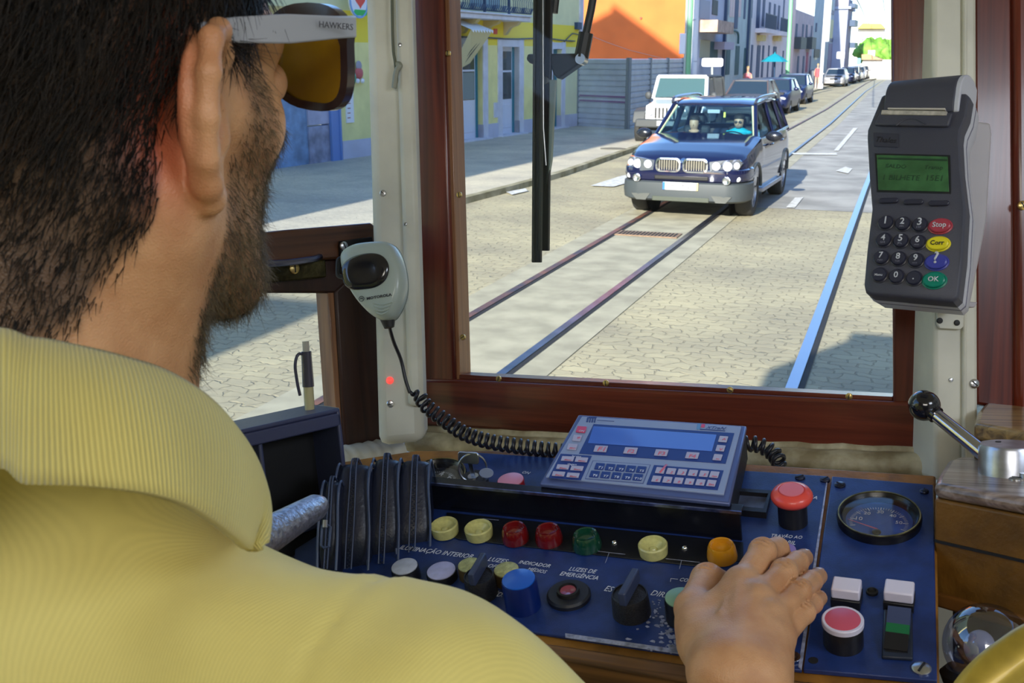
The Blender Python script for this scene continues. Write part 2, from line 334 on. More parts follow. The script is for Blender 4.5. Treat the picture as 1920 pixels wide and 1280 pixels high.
# =============== CONSOLE CABINET ===============
cc = thing('console_cabinet', CON.P(1250, 1250, -0.2), 'orange-brown painted wooden console carrying the black control panels', 'cabinet', frame=CON)
cc['label'] = 'orange-brown painted wooden console under the black control panels below the windshield'
pr(CON, [(560, 872), (700, 850), (780, 838), (1000, 838), (1755, 884), (1762, 1300), (1500, 1275), (1270, 1243), (1050, 1210), (500, 1140)], -0.022, -0.0035, ORW, 'worktop', cc, 0.002, None)
pr(CON, [(560, 1145), (1050, 1203), (1270, 1236), (1500, 1269), (1762, 1295), (1763, 1330), (1500, 1301), (1270, 1266), (1050, 1228), (560, 1170)], -0.030, -0.002, wood('worn_console_edge', (0.05, 0.02, 0.006), (0.30, 0.14, 0.04), 0, scale=14, rough=0.5, coat=0), 'front_edge', cc, 0.003, None)
pr(CON, [(560, 880), (1750, 895), (1750, 1285), (1270, 1225), (560, 1140)], -0.55, -0.022, mat('cabinet_shade_wood', (0.035, 0.02, 0.012), 0.7), 'carcass', cc, 0.002, None)  # dark wood colour stands in for the shade under the worktop
# =============== CONTROL PANELS ===============
PAN = mat('black_panel_sky_in_colour', (0.017, 0.042, 0.185), 0.34, var=0.25, scale=60, bump=0.10, bscale=900, spec=0.5)  # black panel; its blue sky reflection is put into the base colour
HOODM = mat('black_gloss_metal', (0.006, 0.007, 0.014), 0.25, bump=0.05, bscale=400)
LBL = mat('white_lettering', (0.72, 0.76, 0.9), 0.5)
WEAR = mat('worn_bare_metal', (0.42, 0.45, 0.62), 0.45, 0.3, var=0.4, scale=200)
cp = thing('control_panel', CON.P(1250, 1100, -0.003), 'wide black control panel with knobs, lamps and white lettering left of the gauge panel', 'control panel', frame=CON)
pr(CON, [(868, 846), (1553, 892), (1503, 1256), (1283, 1226), (1060, 1193), (780, 1150), (600, 1120), (640, 985), (800, 955)], -0.003, 0.0, PAN, 'panel_plate', cp, 0.0008, None)
b = B(); b.prism(px2(CON, [(1060, 1187), (1283, 1219), (1483, 1247), (1486, 1256), (1283, 1227), (1060, 1195)], 0.0002), 0, 0.0004)
for i in range(150):                                    # scuffed paint near the hand
    t = RN.random(); x = 1268 + RN.gauss(0, 26) - 60 * (1 - t) * RN.random(); y = 1120 + t * 105
    if y > 1196 + (x - 1060) * .14: continue
    rr = RN.uniform(.0003, .0016) * (0.5 + t); a = RN.uniform(0, 6)
    P = CON.L(x, y, 0.0002); n = 6
    b.prism([(P.x + rr * RN.uniform(.5, 1.4) * math.cos(a + 2 * math.pi * i_ / n) * 1.3, P.y + rr * RN.uniform(.5, 1.4) * math.sin(a + 2 * math.pi * i_ / n)) for i_ in range(n)], 0.0, 0.0004)
b.prism(px2(CON, [(1549, 905), (1553, 893), (1503, 1256), (1497, 1250), (1525, 1060)], 0.0002), 0, 0.0004)
wr = b.build('worn_edge', WEAR, cp, CON, smooth=0); wr['kind'] = 'stuff'
# hood over the lamp row
hb = CON.L(812, 952); he = CON.L(1392, 1012)
f = Fr(CON.W(hb.x, hb.y), CON.W(he.x, he.y) - CON.W(hb.x, hb.y), CON.n); Lh = (he - hb).length
b = B(); b.prism([(0, -.0015), (Lh, -.0015), (Lh, .0015), (0, .0015)], 0, 0.029); b.prism([(-.002, -.004), (Lh + .002, -.004), (Lh + .002, .006), (-.002, .006)], 0.028, 0.0300)
hd = b.build('lamp_hood', HOODM, cp, f, bevel=0.0006)
b = B(); b.prism([(-.002, -.0052), (Lh + .002, -.0052), (Lh + .002, -.0038), (-.002, -.0038)], 0.0280, 0.0305); b.build('hood_edge', mat('hood_edge_highlight', (0.22, 0.26, 0.5), 0.25, 0.9, var=0.5, scale=120), hd, f)  # highlight along the hood's top edge, put in as a lighter strip
b = B(); b.prism(px2(CON, [(838, 962), (1394, 1018), (1394, 1052), (1300, 1062), (860, 1012), (832, 1000)], 0), 0.0, 0.0012); b.build('hood_shade_strip', mat('painted_hood_shade', (0.006, 0.007, 0.012), 0.4), cp, CON, bevel=0.0004)  # black sheet stands in for the shade below the hood
def ring(fr, px, py, h, r, r2, hh, m, parent, name, n=32):
    p = fr.L(px, py, h + hh); p.z = h
    b = B(); b.lathe([(r, 0), (r, hh * .8), (r * .96, hh), (r2, hh), (r2 * .93, hh * .6), (r2 * .5, hh * .45), (0.0004, hh * .4)], p, n); return b.build(name, m, parent, fr, smooth=30)
YEL = mat('pale_yellow_lens', (0.60, 0.57, 0.22), 0.35, coat=0.4, var=0.15, scale=200); REDL = mat('dark_red_lens', (0.16, 0.006, 0.008), 0.15, coat=0.8)
GRNL = mat('dark_green_lens', (0.006, 0.055, 0.03), 0.15, coat=0.8); AMB = mat('amber_lens', (0.62, 0.26, 0.01), 0.15, coat=0.8)
def lamp(px, py, r, m, dome=False, lab=None):
    p = CON.L(px, py, 0.008); p.z = 0.001; b = B()
    if dome: b.lathe([(r, 0), (r * 1.02, .003), (r * .9, .0105), (r * .8, .0125), (r * .72, .0118), (r * .66, .008), (r * .3, .0075), (.0003, .007)], p, 32)
    else: b.lathe([(r, 0), (r * 1.05, .006), (r * 1.05, .0085), (r * .97, .0095), (r * .82, .0088), (r * .76, .0070), (r * .3, .0038), (r * .2, .0052), (.0003, .0056)], p, 32)
    o = b.build('signal_lamp', m, cp, CON, smooth=25)
    if lab: o['label'] = lab
lamp(833, 986, .0115, YEL, lab='pale yellow ring lamp'); lamp(897, 991, .0115, YEL, lab='pale yellow ring lamp'); lamp(965, 998, .0115, REDL, True, 'dark red lamp'); lamp(1028, 1001, .0115, REDL, True, 'dark red lamp')
lamp(1099, 1011, .0120, GRNL, True, 'dark green lamp'); lamp(1224, 1023, .0112, YEL, lab='pale yellow ring lamp'); lamp(1353, 1031, .0118, AMB, True, 'amber lamp')
for x, y in ((1152, 1018), (1284, 1028)): B().ball(CON.L(x, y, .001), .0028, 14, 8).build('chrome_stud', CHROME, cp, CON)
for x0, y0, x1, y1 in ((1120, 1033, 1172, 1039), (1248, 1047, 1312, 1054), (1142, 1036, 1135, 1055), (1278, 1050, 1274, 1066), (905, 972, 935, 975), (1010, 984, 1042, 987)):
    A = CON.L(x0, y0, .0012); D = CON.L(x1, y1, .0012); B().rod(A, D, .00025, n=5).build('scratch_mark', WEAR, cp, CON)
def cap(px, py, r, h, mside, mtop, name='push_button', parent=None, lab=None, ringm=None, fr=None, concave=0.0):
    fr = fr or CON; parent = parent or cp
    p = fr.L(px, py, h); p.z = 0; o = B().lathe([(r * 1.02, 0), (r, h - .003), (r * .97, h - .0012)], p, 36).build(name, mside, parent, fr, smooth=30)
    if ringm: B().lathe([(r * 1.06, h - .004), (r * 1.06, h - .0006), (r * 1.02, h), (r * .9, h), (r * .9, h - .003), (r * 1.06, h - .004)], p, 36, cap=False).build('bezel_ring', ringm, o, fr, smooth=30)
    B().lathe([(r * .93, h - .002), (r * .93, h - .0004), (r * .87, h), (.0002, h - concave)], p, 36).build('button_cap', mtop, o, fr, smooth=40)
    if lab: o['label'] = lab
    return o
LIL = mat('lilac_white_plastic', (0.50, 0.50, 0.80), 0.35, var=.12, scale=150); GRY = mat('grey_white_plastic', (0.50, 0.52, 0.62), 0.4, var=.15, scale=150)
BLUB = mat('blue_plastic', (0.008, 0.12, 0.62), 0.3, coat=.3); BLUD = mat('dark_blue_plastic', (0.004, 0.02, 0.16), 0.3)
GRNB = mat('pale_green_plastic', (0.26, 0.46, 0.30), 0.35); PUR = mat('purple_plastic', (0.30, 0.22, 0.60), 0.4); PNK = mat('pink_red_plastic', (0.62, 0.10, 0.17), 0.4)
COIN = mat('ridged_yellow_lens', (0.52, 0.53, 0.24), 0.35, var=0.3, scale=300, bump=0.5, bscale=500)
cap(758, 1060, .0115, .012, BLACKP, GRY, lab='grey-white push button'); cap(827, 1068, .0125, .008, BLACKP, LIL, lab='lilac push button')
cap(880, 1057, .0100, .012, mat('brown_body', (.08, .05, .02), .5), COIN, lab='pale yellow ridged button'); cap(949, 1066, .0105, .012, mat('brown_body', (.08, .05, .02), .5), COIN, lab='pale yellow ridged button')
cap(972, 1084, .0135, .026, BLUD, BLUB, lab='tall blue push button'); cap(1276, 1118, .0120, .020, BLACKP, GRNB, lab='pale green push button')
cap(1470, 1029, .0095, .014, BLACKP, PUR, lab='purple push button under the index finger')
cap(957, 898, .0125, .014, mat('red_ribbed_side', (0.45, 0.02, 0.02), 0.25, coat=.6), mat('pink_lilac_top', (0.70, 0.28, 0.42), 0.4), lab='pink topped red push button')
def selector(px, py, r, h, ang, lab):
    p = CON.L(px, py, h * .7); p.z = 0
    KN = mat('speckled_black_knob', (0.02, 0.02, 0.026), 0.5, var=.6, scale=900, bump=.3, bscale=900)
    o = B().lathe([(r * 1.06, 0), (r * 1.02, h * .45), (r, h * .62), (r * .96, h * .7), (r * .9, h * .7), (r * .88, h * .66), (.0002, h * .66)], p, 36).build('selector_knob', KN, cp, CON, smooth=30)
    Rm = Matrix.Rotation(ang, 3, 'Z'); q = p + Vector((0, 0, h * .66))
    b = B().box(-r * .22, r * .22, -r * 1.05, r * 1.25, 0, h * .45, Rm, q); b.build('pointer_grip', mat('blue_grey_grip', (0.04, 0.055, 0.12), 0.4), o, CON, bevel=.0012)
    o['label'] = lab
selector(897, 1078, .0120, .026, 0.05, 'black selector knob with pointer grip'); selector(1180, 1112, .0135, .026, -0.05, 'speckled black selector knob with blue pointer grip')
# key escutcheon with red centre
p = CON.L(1066, 1113, .003); p.z = 0
o = B().lathe([(.0170, 0), (.0170, .003), (.0155, .0045), (.0090, .0045), (.0088, .003), (.0002, .003)], p, 40).build('round_escutcheon', mat('black_satin', (0.016, .018, .03), .4), cp, CON, smooth=30); o['label'] = 'black round escutcheon with dark red centre'
B().lathe([(.0090, .003), (.0085, .0075), (.0070, .008), (.0066, .006), (.0002, .0052)], p, 36).build('lock_collar', RUB, o, CON)
B().lathe([(.0066, .006), (.0060, .0066), (.003, .0062), (.0002, .0056)], p, 30).build('red_centre', mat('dark_red_gloss', (.28, .04, .08), .2, coat=.8), o, CON)
# emergency stop
def estop():
    p = CON.L(1484, 920, .030); p.z = 0
    o = B().lathe([(.0115, 0), (.0115, .020), (.0125, .021)], p, 36).build('emergency_stop', BLACKP, cp, CON, smooth=30); o['label'] = 'red mushroom emergency stop button on black collar'
    B().lathe([(.0095, .019), (.0150, .0215), (.0165, .0245), (.0163, .0265), (.0145, .0295), (.0105, .0312), (.0100, .0306), (.0002, .0310)], p, 44).build('mushroom_cap', mat('orange_red_plastic', (0.85, 0.08, 0.06), 0.35, coat=.3), o, CON, smooth=40)
    B().lathe([(.0096, .0309), (.0094, .0316), (.0002, .0318)], p, 36).build('pink_disc', mat('pink_disc', (0.80, 0.18, 0.22), 0.4), o, CON)
estop()
# card slot frame
b = B()
q = px2(CON, [(1372, 925), (1447, 930), (1437, 972), (1362, 965)], 0)
qi = px2(CON, [(1378, 931), (1441, 936), (1432, 964), (1370, 958)], 0)
n0 = len(b.v)
b.add([(x, y, z) for z in (0, .006) for x, y in q + qi], [(8, 9, 13, 12), (9, 10, 14, 13), (10, 11, 15, 14), (11, 8, 12, 15), (0, 1, 9, 8), (1, 2, 10, 9), (2, 3, 11, 10), (3, 0, 8, 11), (4, 12, 13, 5), (5, 13, 14, 6), (6, 14, 15, 7), (7, 15, 12, 4), (0, 4, 5, 1), (1, 5, 6, 2), (2, 6, 7, 3), (3, 7, 4, 0)])
o = b.build('label_frame', BLACKP, cp, CON); B().prism(qi, 0, .002).build('label_insert', mat('scuffed_clear_insert', (.10, .13, .25), .3, var=.5, scale=70), o, CON)
for x, y in ((1547, 899), (1500, 895)): screw(CON, x, y, .0042, .0006, mat('dark_screw', (.05, .055, .09), .35, .9), cp)
p = CON.L(1487, 1232, .001); B().lathe([(.005, 0), (.005, .001), (.003, .0012), (.0002, .0006)], p, 20).build('chrome_ring', CHROME, cp, CON)
T = lambda s, a, b_, **k: text(CON, s, a, b_, 0.0003, LBL, cp, 'panel_lettering', shear=0.25, bold=0.0, **k)
T('ILUMINAÇÃO INTERIOR', (748, 1029), (884, 1047), asp=1.25); T('LUZES', (914, 1051), (950, 1056), asp=1.2); T('OFF', (914, 1063), (934, 1066), asp=1.2)
T('INDICADOR', (972, 1056), (1030, 1064), asp=1.25); T('MÉDIOS', (988, 1069), (1023, 1075), asp=1.25); T('LUZES DE', (1066, 1069), (1117, 1075), asp=1.3); T('EMERGÊNCIA', (1049, 1078), (1120, 1087), asp=1.3)
T('MÉD.', (914, 1115), (941, 1119), asp=1.3); T('ESQ.', (1132, 1107), (1162, 1112), asp=1.3); T('DIR.', (1219, 1115), (1246, 1120), asp=1.3); T('COMANDO', (1274, 1089), (1330, 1095), asp=1.3)
T('TRAVÃO AO', (1446, 1006), (1504, 1010), asp=1.3); T('IMOBIL', (1452, 1017), (1491, 1021), asp=1.3); T('EMERGÊNCIA', (1450, 928), (1532, 936), asp=1.1); T('ON', (978, 887), (992, 889), asp=1.2)
b = B(); b.rod(CON.L(1257, 1090, .0003), CON.L(1258, 1084, .0003), .0002, n=4); b.rod(CON.L(1258, 1084, .0003), CON.L(1271, 1085.5, .0003), .0002, n=4); b.build('bracket_line', LBL, cp, CON)
# ignition lock + key ring
p = CON.L(888, 897, .012); p.z = 0
o = B().lathe([(.0135, 0), (.0135, .012), (.0115, .0140), (.0050, .0142), (.0002, .0135)], p, 36).build('key_switch', BLACKP, cp, CON, smooth=30)
B().lathe([(.0052, .0140), (.0050, .0152), (.0002, .0150)], p, 24).build('lock_barrel', STEEL, o, CON)
kr = thing('key_ring', CON.W(p.x, p.y, .0155), 'steel key with split ring and oval tag in the switch at the panel corner', 'key', frame=CON)
kh = CON.L(888, 866, .034)
b = B(); b.box(-.002, .002, -.0008, .0008, 0, .014, None, None); b.v = [(x + p.x, y + p.y, z + .0152) for x, y, z in b.v]; b.build('key_blade', STEEL, kr, CON)
b = B(); b.prism(rrect(-.012, .009, -.0055, .0055, .003), -.0009, .0009); Rm = Matrix.Rotation(math.radians(75), 3, 'X')
b.v = [tuple(Rm @ Vector(v) + Vector((p.x, p.y + .001, .0335))) for v in b.v]; b.build('key_head', STEEL, kr, CON, bevel=.0005)
rc = CON.P(886, 877, .024)
pts = [rc + (RT * math.cos(t) * .0128 + DN * math.sin(t) * .0130 + FW * .003 * math.sin(t)) for t in [2 * math.pi * i / 40 for i in range(41)]]
B().tube(pts, .0009, 8).build('split_ring', STEEL, kr)
tf = Fr(CON.P(912, 887, .020), RT, -FW + DN * -0.5); B().prism(circ(0, 0, .0065, 28, .0048), 0, .0012).build('oval_tag', mat('blue_tag', (.30, .38, .62), .3, .6), kr, tf, bevel=.0004)
# =============== GAUGES ===============
def gauge(name, px, py, r, parent, marks, red_ang, lab, face, fr=None):
    fr = fr or CON; p = fr.L(px, py, .007); p.z = 0
    o = B().lathe([(r * 1.0, 0), (r * 1.02, .006), (r * .99, .0085), (r * .93, .0085), (r * .88, .006), (r * .80, .0022), (r * .80, 0)], p, 60).build(name, mat('gauge_black', (.006, .006, .009), .25), parent, fr, smooth=40)
    o['label'] = lab
    B().lathe([(r * .985, .0084), (r * .985, .0092), (r * .955, .0092), (r * .955, .0084), (r * .985, .0084)], p, 60, cap=False).build('gauge_rim', mat('worn_brass_rim', (.42, .36, .16), .35, .8, var=.7, scale=60), o, fr)
    B().lathe([(r * .82, .0016), (.0002, .0016)], p, 48).build('gauge_face', face, o, fr)
    q = p + Vector((0, -r * .52, .0018)); b = B()
    for i in range(41):
        a = math.radians(200 - 220 * i / 40); big = i % 5 == 0; c0 = Vector((p.x, p.y - r * .1, .0018)); rr = r * .70; l = r * (.13 if big else .08)
        d = Vector((math.cos(a), math.sin(a) * .95, 0)); A = c0 + d * (rr - l); E_ = c0 + d * rr; n_ = Vector((-d.y, d.x, 0)) * (.0004 if big else .00022)
        b.add([A - n_, A + n_, E_ + n_, E_ - n_], [(0, 1, 2, 3)])
    b.build('scale_marks', mat('gauge_marks', (.6, .65, .75), .5), o, fr, smooth=0)
    for s, a in marks:
        aa = math.radians(a); c0 = Vector((p.x, p.y - r * .1, .0019)) + Vector((math.cos(aa), math.sin(aa) * .95, 0)) * r * .48
        text_l(fr, s, c0 + Vector((-r * .08, -r * .05, 0)), c0 + Vector((r * .08, -r * .05, 0)), mat('gauge_marks', (.6, .65, .75), .5), o, 'gauge_numeral')
    a = math.radians(red_ang); c0 = Vector((p.x, p.y - r * .42, .0030)); b = B(); d = Vector((math.cos(a), math.sin(a), 0)); n_ = Vector((-d.y, d.x, 0)) * .0007
    b.add([c0 - n_, c0 + n_, c0 + d * r * .8 + n_ * .3, c0 + d * r * .8 - n_ * .3], [(0, 1, 2, 3)]); b.build('needle', mat('needle_red', (.55, .10, .18), .5), o, fr, smooth=0)
    B().ball(c0 + Vector((0, -r * .18, .001)), r * .11, 18, 10, (1, 1, .5)).build('needle_hub', mat('hub_black', (.006, .006, .01), .3), o, fr)
    B().lathe([(r * .88, .0060), (r * .88, .0064), (.0002, .0066)], p, 48).build('gauge_glass', glassmat('gauge_glass_' + str(int(px)), (1, 1, 1), 0.10), o, fr)
    return o
gp = thing('gauge_panel', CON.P(1640, 1100, -0.003), 'narrow black panel with round gauge, white rockers and pink button at right', 'control panel', frame=CON)
pr(CON, [(1560, 894), (1750, 910), (1757, 1278), (1506, 1256)], -0.003, 0.001, PAN, 'panel_plate', gp, 0.0008, None)
gauge('speed_gauge', 1648, 965, .0315, gp, [('10', 170), ('20', 130), ('30', 90), ('40', 50), ('50', 10)], 158, 'round black speed gauge with thirty at top', mat('gauge_face_painted_reflection', (.05, .16, .62), .35))  # blue reflection is put into the face colour
sg = gauge('pressure_gauge', 815, 893, .0300, cc, [('2', 150), ('4', 90), ('6', 40)], 20, 'round black pressure gauge half behind the black pouch', mat('black_gauge_face', (.012, .014, .03), .4))
def rocker_cap(px, py, w, l, h):
    p = CON.L(px, py, h); p.z = 0.001; o = B(); o.box(p.x - w * .52, p.x + w * .52, p.y - l * .55, p.y + l * .55, 0.001, h * .5); o = o.build('square_button', BLACKP, gp, CON, bevel=.0008)
    B().box(p.x - w / 2, p.x + w / 2, p.y - l / 2, p.y + l / 2, h * .5, h).build('button_cap', mat('white_lilac_cap', (.78, .74, .90), .35), o, CON, bevel=.0012); o['label'] = 'white square push button'
rocker_cap(1587, 1094, .0195, .0155, .017); rocker_cap(1686, 1099, .0195, .0155, .017)
p = CON.L(1635, 1109, .002); B().lathe([(.0042, -.001), (.0042, .001), (.0032, .0015), (.0025, 0), (.0002, -.0005)], p, 24).build('jack_socket', RUB, gp, CON)
cap(1580, 1160, .0130, .022, BLACKP, PNK, parent=gp, lab='pink-red push button in white ring', ringm=mat('white_ring', (.70, .68, .85), .35))
b = B(); rp = px2(CON, [(1657, 1143), (1711, 1147), (1712, 1236), (1653, 1232)], .003); o = b.prism(rp, .001, .004).build('rocker_switch', mat('rocker_frame', (.018, .026, .05), .4), gp, CON, bevel=.001); o['label'] = 'black rocker switch with green stripe'
B().prism(px2(CON, [(1664, 1151), (1703, 1154), (1702, 1224), (1660, 1221)], .004), .003, .0042).build('rocker_well', RUB, o, CON)
c0 = CON.L(1683, 1187, .005); f2 = Fr(CON.W(c0.x, c0.y, .004), CON.u, CON.n)
def rk(y0, y1, z0, z1, m, n): B().add([(-.0075, y0, 0), (.0075, y0, 0), (.0075, y1, 0), (-.0075, y1, 0), (-.0075, y0, z0), (.0075, y0, z0), (.0075, y1, z1), (-.0075, y1, z1)], [(0, 3, 2, 1), (4, 5, 6, 7), (0, 1, 5, 4), (1, 2, 6, 5), (2, 3, 7, 6), (3, 0, 4, 7)]).build(n, m, o, f2)
rk(.004, .0155, .006, .011, mat('rocker_blue_grey', (.05, .07, .16), .35), 'rocker_upper'); rk(-.003, .004, .004, .006, mat('rocker_green', (.01, .16, .06), .3), 'rocker_window'); rk(-.0165, -.003, .001, .004, BLACKP, 'rocker_lower')
for x, y, r in ((1575, 909, .0045), (1733, 921, .0035), (1728, 1253, .0062)): screw(CON, x, y, r, .0016, STEEL if r > .005 else mat('dark_screw', (.05, .055, .09), .35, .9), gp)
B().cyl(CON.L(1525, 1238, .001), .0032, 0, .0004).build('screw_hole', RUB, gp, CON)
# =============== ONBOARD COMPUTER ===============
hx = 0.036
XF = Fr(CON.W(0, 0, hx), CON.u, CON.n)
xc = thing('onboard_computer', CON.P(1210, 960, 0), 'grey faced driver terminal with blue display and keypad below the windshield', 'terminal', frame=CON)
rim = [(1087, 776), (1398, 796), (1366, 936), (1014, 900)]
b = B(); b.prism(px2(XF, rim, 0), -hx, -0.003); b.build('housing', mat('black_crinkle_housing', (.012, .013, .02), .5, bump=.3, bscale=500), xc, XF, bevel=.002)
b = B(); b.prism(px2(XF, [(1084, 774), (1400, 795), (1368, 940), (1011, 903)], 0), -0.006, -0.0015); b.build('bezel', mat('blue_grey_bezel', (.10, .13, .30), .35, .3), xc, XF, bevel=.0015)
fp = B().prism(px2(XF, [(1091, 780), (1390, 799), (1357, 926), (1023, 893)], 0), -0.002, 0.0).build('faceplate', mat('pale_grey_faceplate', (.30, .37, .58), .4), xc, XF, bevel=.0006)
NAVY = mat('navy_field', (.008, .035, .24), .4); DISP = mat('blue_display', (.07, .17, .62), .12, coat=.5, emit=.10); KEYW = mat('key_white', (.50, .48, .66), .4); KRED = mat('key_red_text', (.80, .15, .25), .5); KW = mat('key_white_text', (.7, .75, .95), .5)
def XP(pts, h0, h1, m, name, par=fp, r=True): return B().prism(px2(XF, pts, 0), h0, h1).build(name, m, par, XF, bevel=.0004)
# zoomed reference coords: x = 1000+zx/4, y = 760+zy/4
def Z(pts): return [(1000 + x / 4, 760 + y / 4) for x, y in pts]
XP(Z([(452, 140), (1508, 208), (1442, 438), (342, 362)]), 0, .0003, NAVY, 'display_surround'); XP(Z([(452, 158), (1374, 222), (1340, 346), (410, 284)]), .0003, .0006, DISP, 'display')
XP(Z([(205, 362), (440, 378), (356, 562), (114, 544)]), 0, .0003, NAVY, 'key_field'); XP(Z([(445, 412), (882, 444), (826, 588), (386, 552)]), 0, .0002, mat('key_outline', (.1, .14, .35), .4), 'key_field'); XP(Z([(450, 418), (874, 449), (820, 582), (393, 548)]), .0002, .0004, mat('pale_grey_faceplate', (.30, .37, .58), .4), 'key_field')
XP(Z([(905, 447), (1428, 488), (1382, 636), (848, 594)]), 0, .0003, NAVY, 'key_field')
def xkey(x, y, w, h, s, mk, mt, tw=None):
    sk = -0.33 * h
    par = XP(Z([(x - w / 2 - sk / 2, y - h / 2 - 2), (x + w / 2 - sk / 2, y - h / 2 + 3), (x + w / 2 + sk / 2, y + h / 2 + 2), (x - w / 2 + sk / 2, y + h / 2 - 3)]), .0003, .0012, mk, 'key', fp)
    if s:
        tw = tw or w * .5; a = Z([(x - tw / 2 - 2, y + h * .22 - 1), (x + tw / 2 - 2, y + h * .22 + 2)]); text(XF, s, a[0], a[1], .0013, mt, par, 'key_lettering', asp=1.15, bold=.01)
for i, s in enumerate(('F1', 'F2', 'F3', 'F4')): xkey((506, 730, 960, 1192)[i], (330, 344, 360, 380)[i], 96, 46, s, KEYW, KRED, 50)
for i in range(5):
    xkey(498 + i * 78, 462 + i * 6, 68, 48, 'T%d' % (i + 1), NAVY, KW, 36); xkey(460 + i * 81, 520 + i * 6, 68, 48, 'T%d' % (i + 6), NAVY, KW, 38 if i < 4 else 56)
for i in range(5):
    xkey(952 + i * 82, 492 + i * 6.4, 66, 44, str(i + 1), KEYW, KRED, 16); xkey(924 + i * 82.5, 556 + i * 6.6, 66, 44, str((i + 6) % 10), KEYW, KRED, 16)
xkey(1358, 524, 66, 46, 'Apa', KEYW, KRED, 40); xkey(1336, 588, 66, 46, 'Ent', KEYW, KRED, 40)
for x, y in ((258, 404), (362, 412), (222, 466), (328, 476), (190, 518), (298, 528)): xkey(x, y, 92, 34, 'Menu', KEYW, KRED, 50)
a = Z([(286, 384), (356, 388)]); text(XF, 'Serviço', a[0], a[1], .0005, KW, fp, 'faceplate_lettering', asp=1.2); a = Z([(252, 444), (322, 449)]); text(XF, 'Viagem', a[0], a[1], .0005, KW, fp, 'faceplate_lettering', asp=1.2)
xkey(360, 185, 70, 46, 'ON', mat('key_red', (.70, .06, .16), .4), KW, 40); xkey(328, 250, 62, 44, '*', KEYW, KRED, 24); xkey(292, 316, 70, 44, 'ESC', KEYW, KRED, 42)
for x, y, s in ((1424, 258, '^'), (1404, 326, 'v'), (1382, 394, 'OK')): xkey(x, y, 64, 44, s, KEYW, KRED, 26)
DT = mat('dark_text', (.03, .06, .25), .5)
a = Z([(1292, 172), (1440, 182)]); text(XF, 'XTraN', a[0], a[1], .0004, DT, fp, 'brand_lettering', shear=.3, asp=1.15); XP(Z([(1230, 136), (1256, 138), (1250, 182), (1224, 180)]), 0, .0004, mat('logo_blue', (.12, .3, .6), .4), 'logo_square'); XP(Z([(1262, 140), (1290, 142), (1284, 166), (1256, 164)]), 0, .0004, mat('key_red', (.70, .06, .16), .4), 'logo_square'); XP(Z([(1250, 176), (1440, 189), (1438, 194), (1248, 182)]), 0, .0004, DT, 'logo_line')
b = B(); 
for x0, x1, y0, y1 in ((400, 412, 90, 124), (420, 430, 96, 126), (438, 448, 98, 127), (456, 466, 100, 128), (415, 474, 86, 96)): b.prism(px2(XF, Z([(x0 + 4, y0), (x1 + 4, y0 + 1), (x1 - 3, y1 + 1), (x0 - 3, y1)]), 0), 0, .0004)
b.prism(px2(XF, Z([(480, 110), (606, 118), (605, 120), (479, 112)]), 0), 0, .0003); b.build('logo_mark', DT, fp, XF, smooth=0)
# =============== TRAM BODY AROUND THE CAB ===============
SHM = mat('cabin_lining_cream', (.50, .46, .36), .6)
def sbox(name, x0, x1, y0, y1, z0, z1, m): o = B().box(x0, x1, y0, y1, z0, z1).build(name, m, bevel=.01); o['kind'] = 'structure'; return o
o = B().prism([(-1.25, -7), (1.05, -7), (1.05, 1.2), (.75, 1.75), (-.72, 1.75), (-1.25, .6)], 2.89, 2.97).build('ceiling', SHM, bevel=.01); o['kind'] = 'structure'
sbox('wall_rear', -1.25, 1.05, -7.05, -7.0, 0.4, 2.89, SHM)
sbox('wall_left', -1.27, -1.20, -7.0, -0.9, 0.4, 2.89, SHM); sbox('wall_right', 1.0, 1.06, -7.0, -0.5, 0.4, 2.89, SHM)
sbox('trim_9', -1.25, -1.20, -0.9, 0.1, 0.4, 1.50, SHM); sbox('trim_10', 1.0, 1.06, -0.5, 0.95, 0.4, 1.50, SHM)
t = thing('roof_shadow_box', (-.05, 1.6, 2.97), 'unseen box added on the tram roof to lengthen its shadow ahead', 'shadow caster')
B().box(-.74, .70, 1.50, 1.72, 2.97, 3.09).build('shadow_box', mat('tram_yellow', (.8, .55, .05), .4), t, bevel=.02)  # unseen box, added so the tram shadow reaches further along the road
sbox('floor', -1.25, 1.05, -7.0, 0.95, 0.33, 0.40, mat('floor_boards', (.12, .08, .05), .7))
sbox('wall_front', -0.62, 0.55, 1.16, 1.22, 0.25, 1.80, SHM)
for x, y in ((0.15, -0.75), (0.9, 0.15)):
    t = thing('fill_light_housing', (x, y, 2.89), 'unseen housing added for a fill light on the cab ceiling ' + ('behind the driver' if y < 0 else 'above the right hand lever'), 'lamp')  # housing invented to go with the added fill lights
    B().box(x - .3, x + .3, y - .26, y + .26, 2.85, 2.888).build('fill_housing_box', SHM, t, bevel=.005)
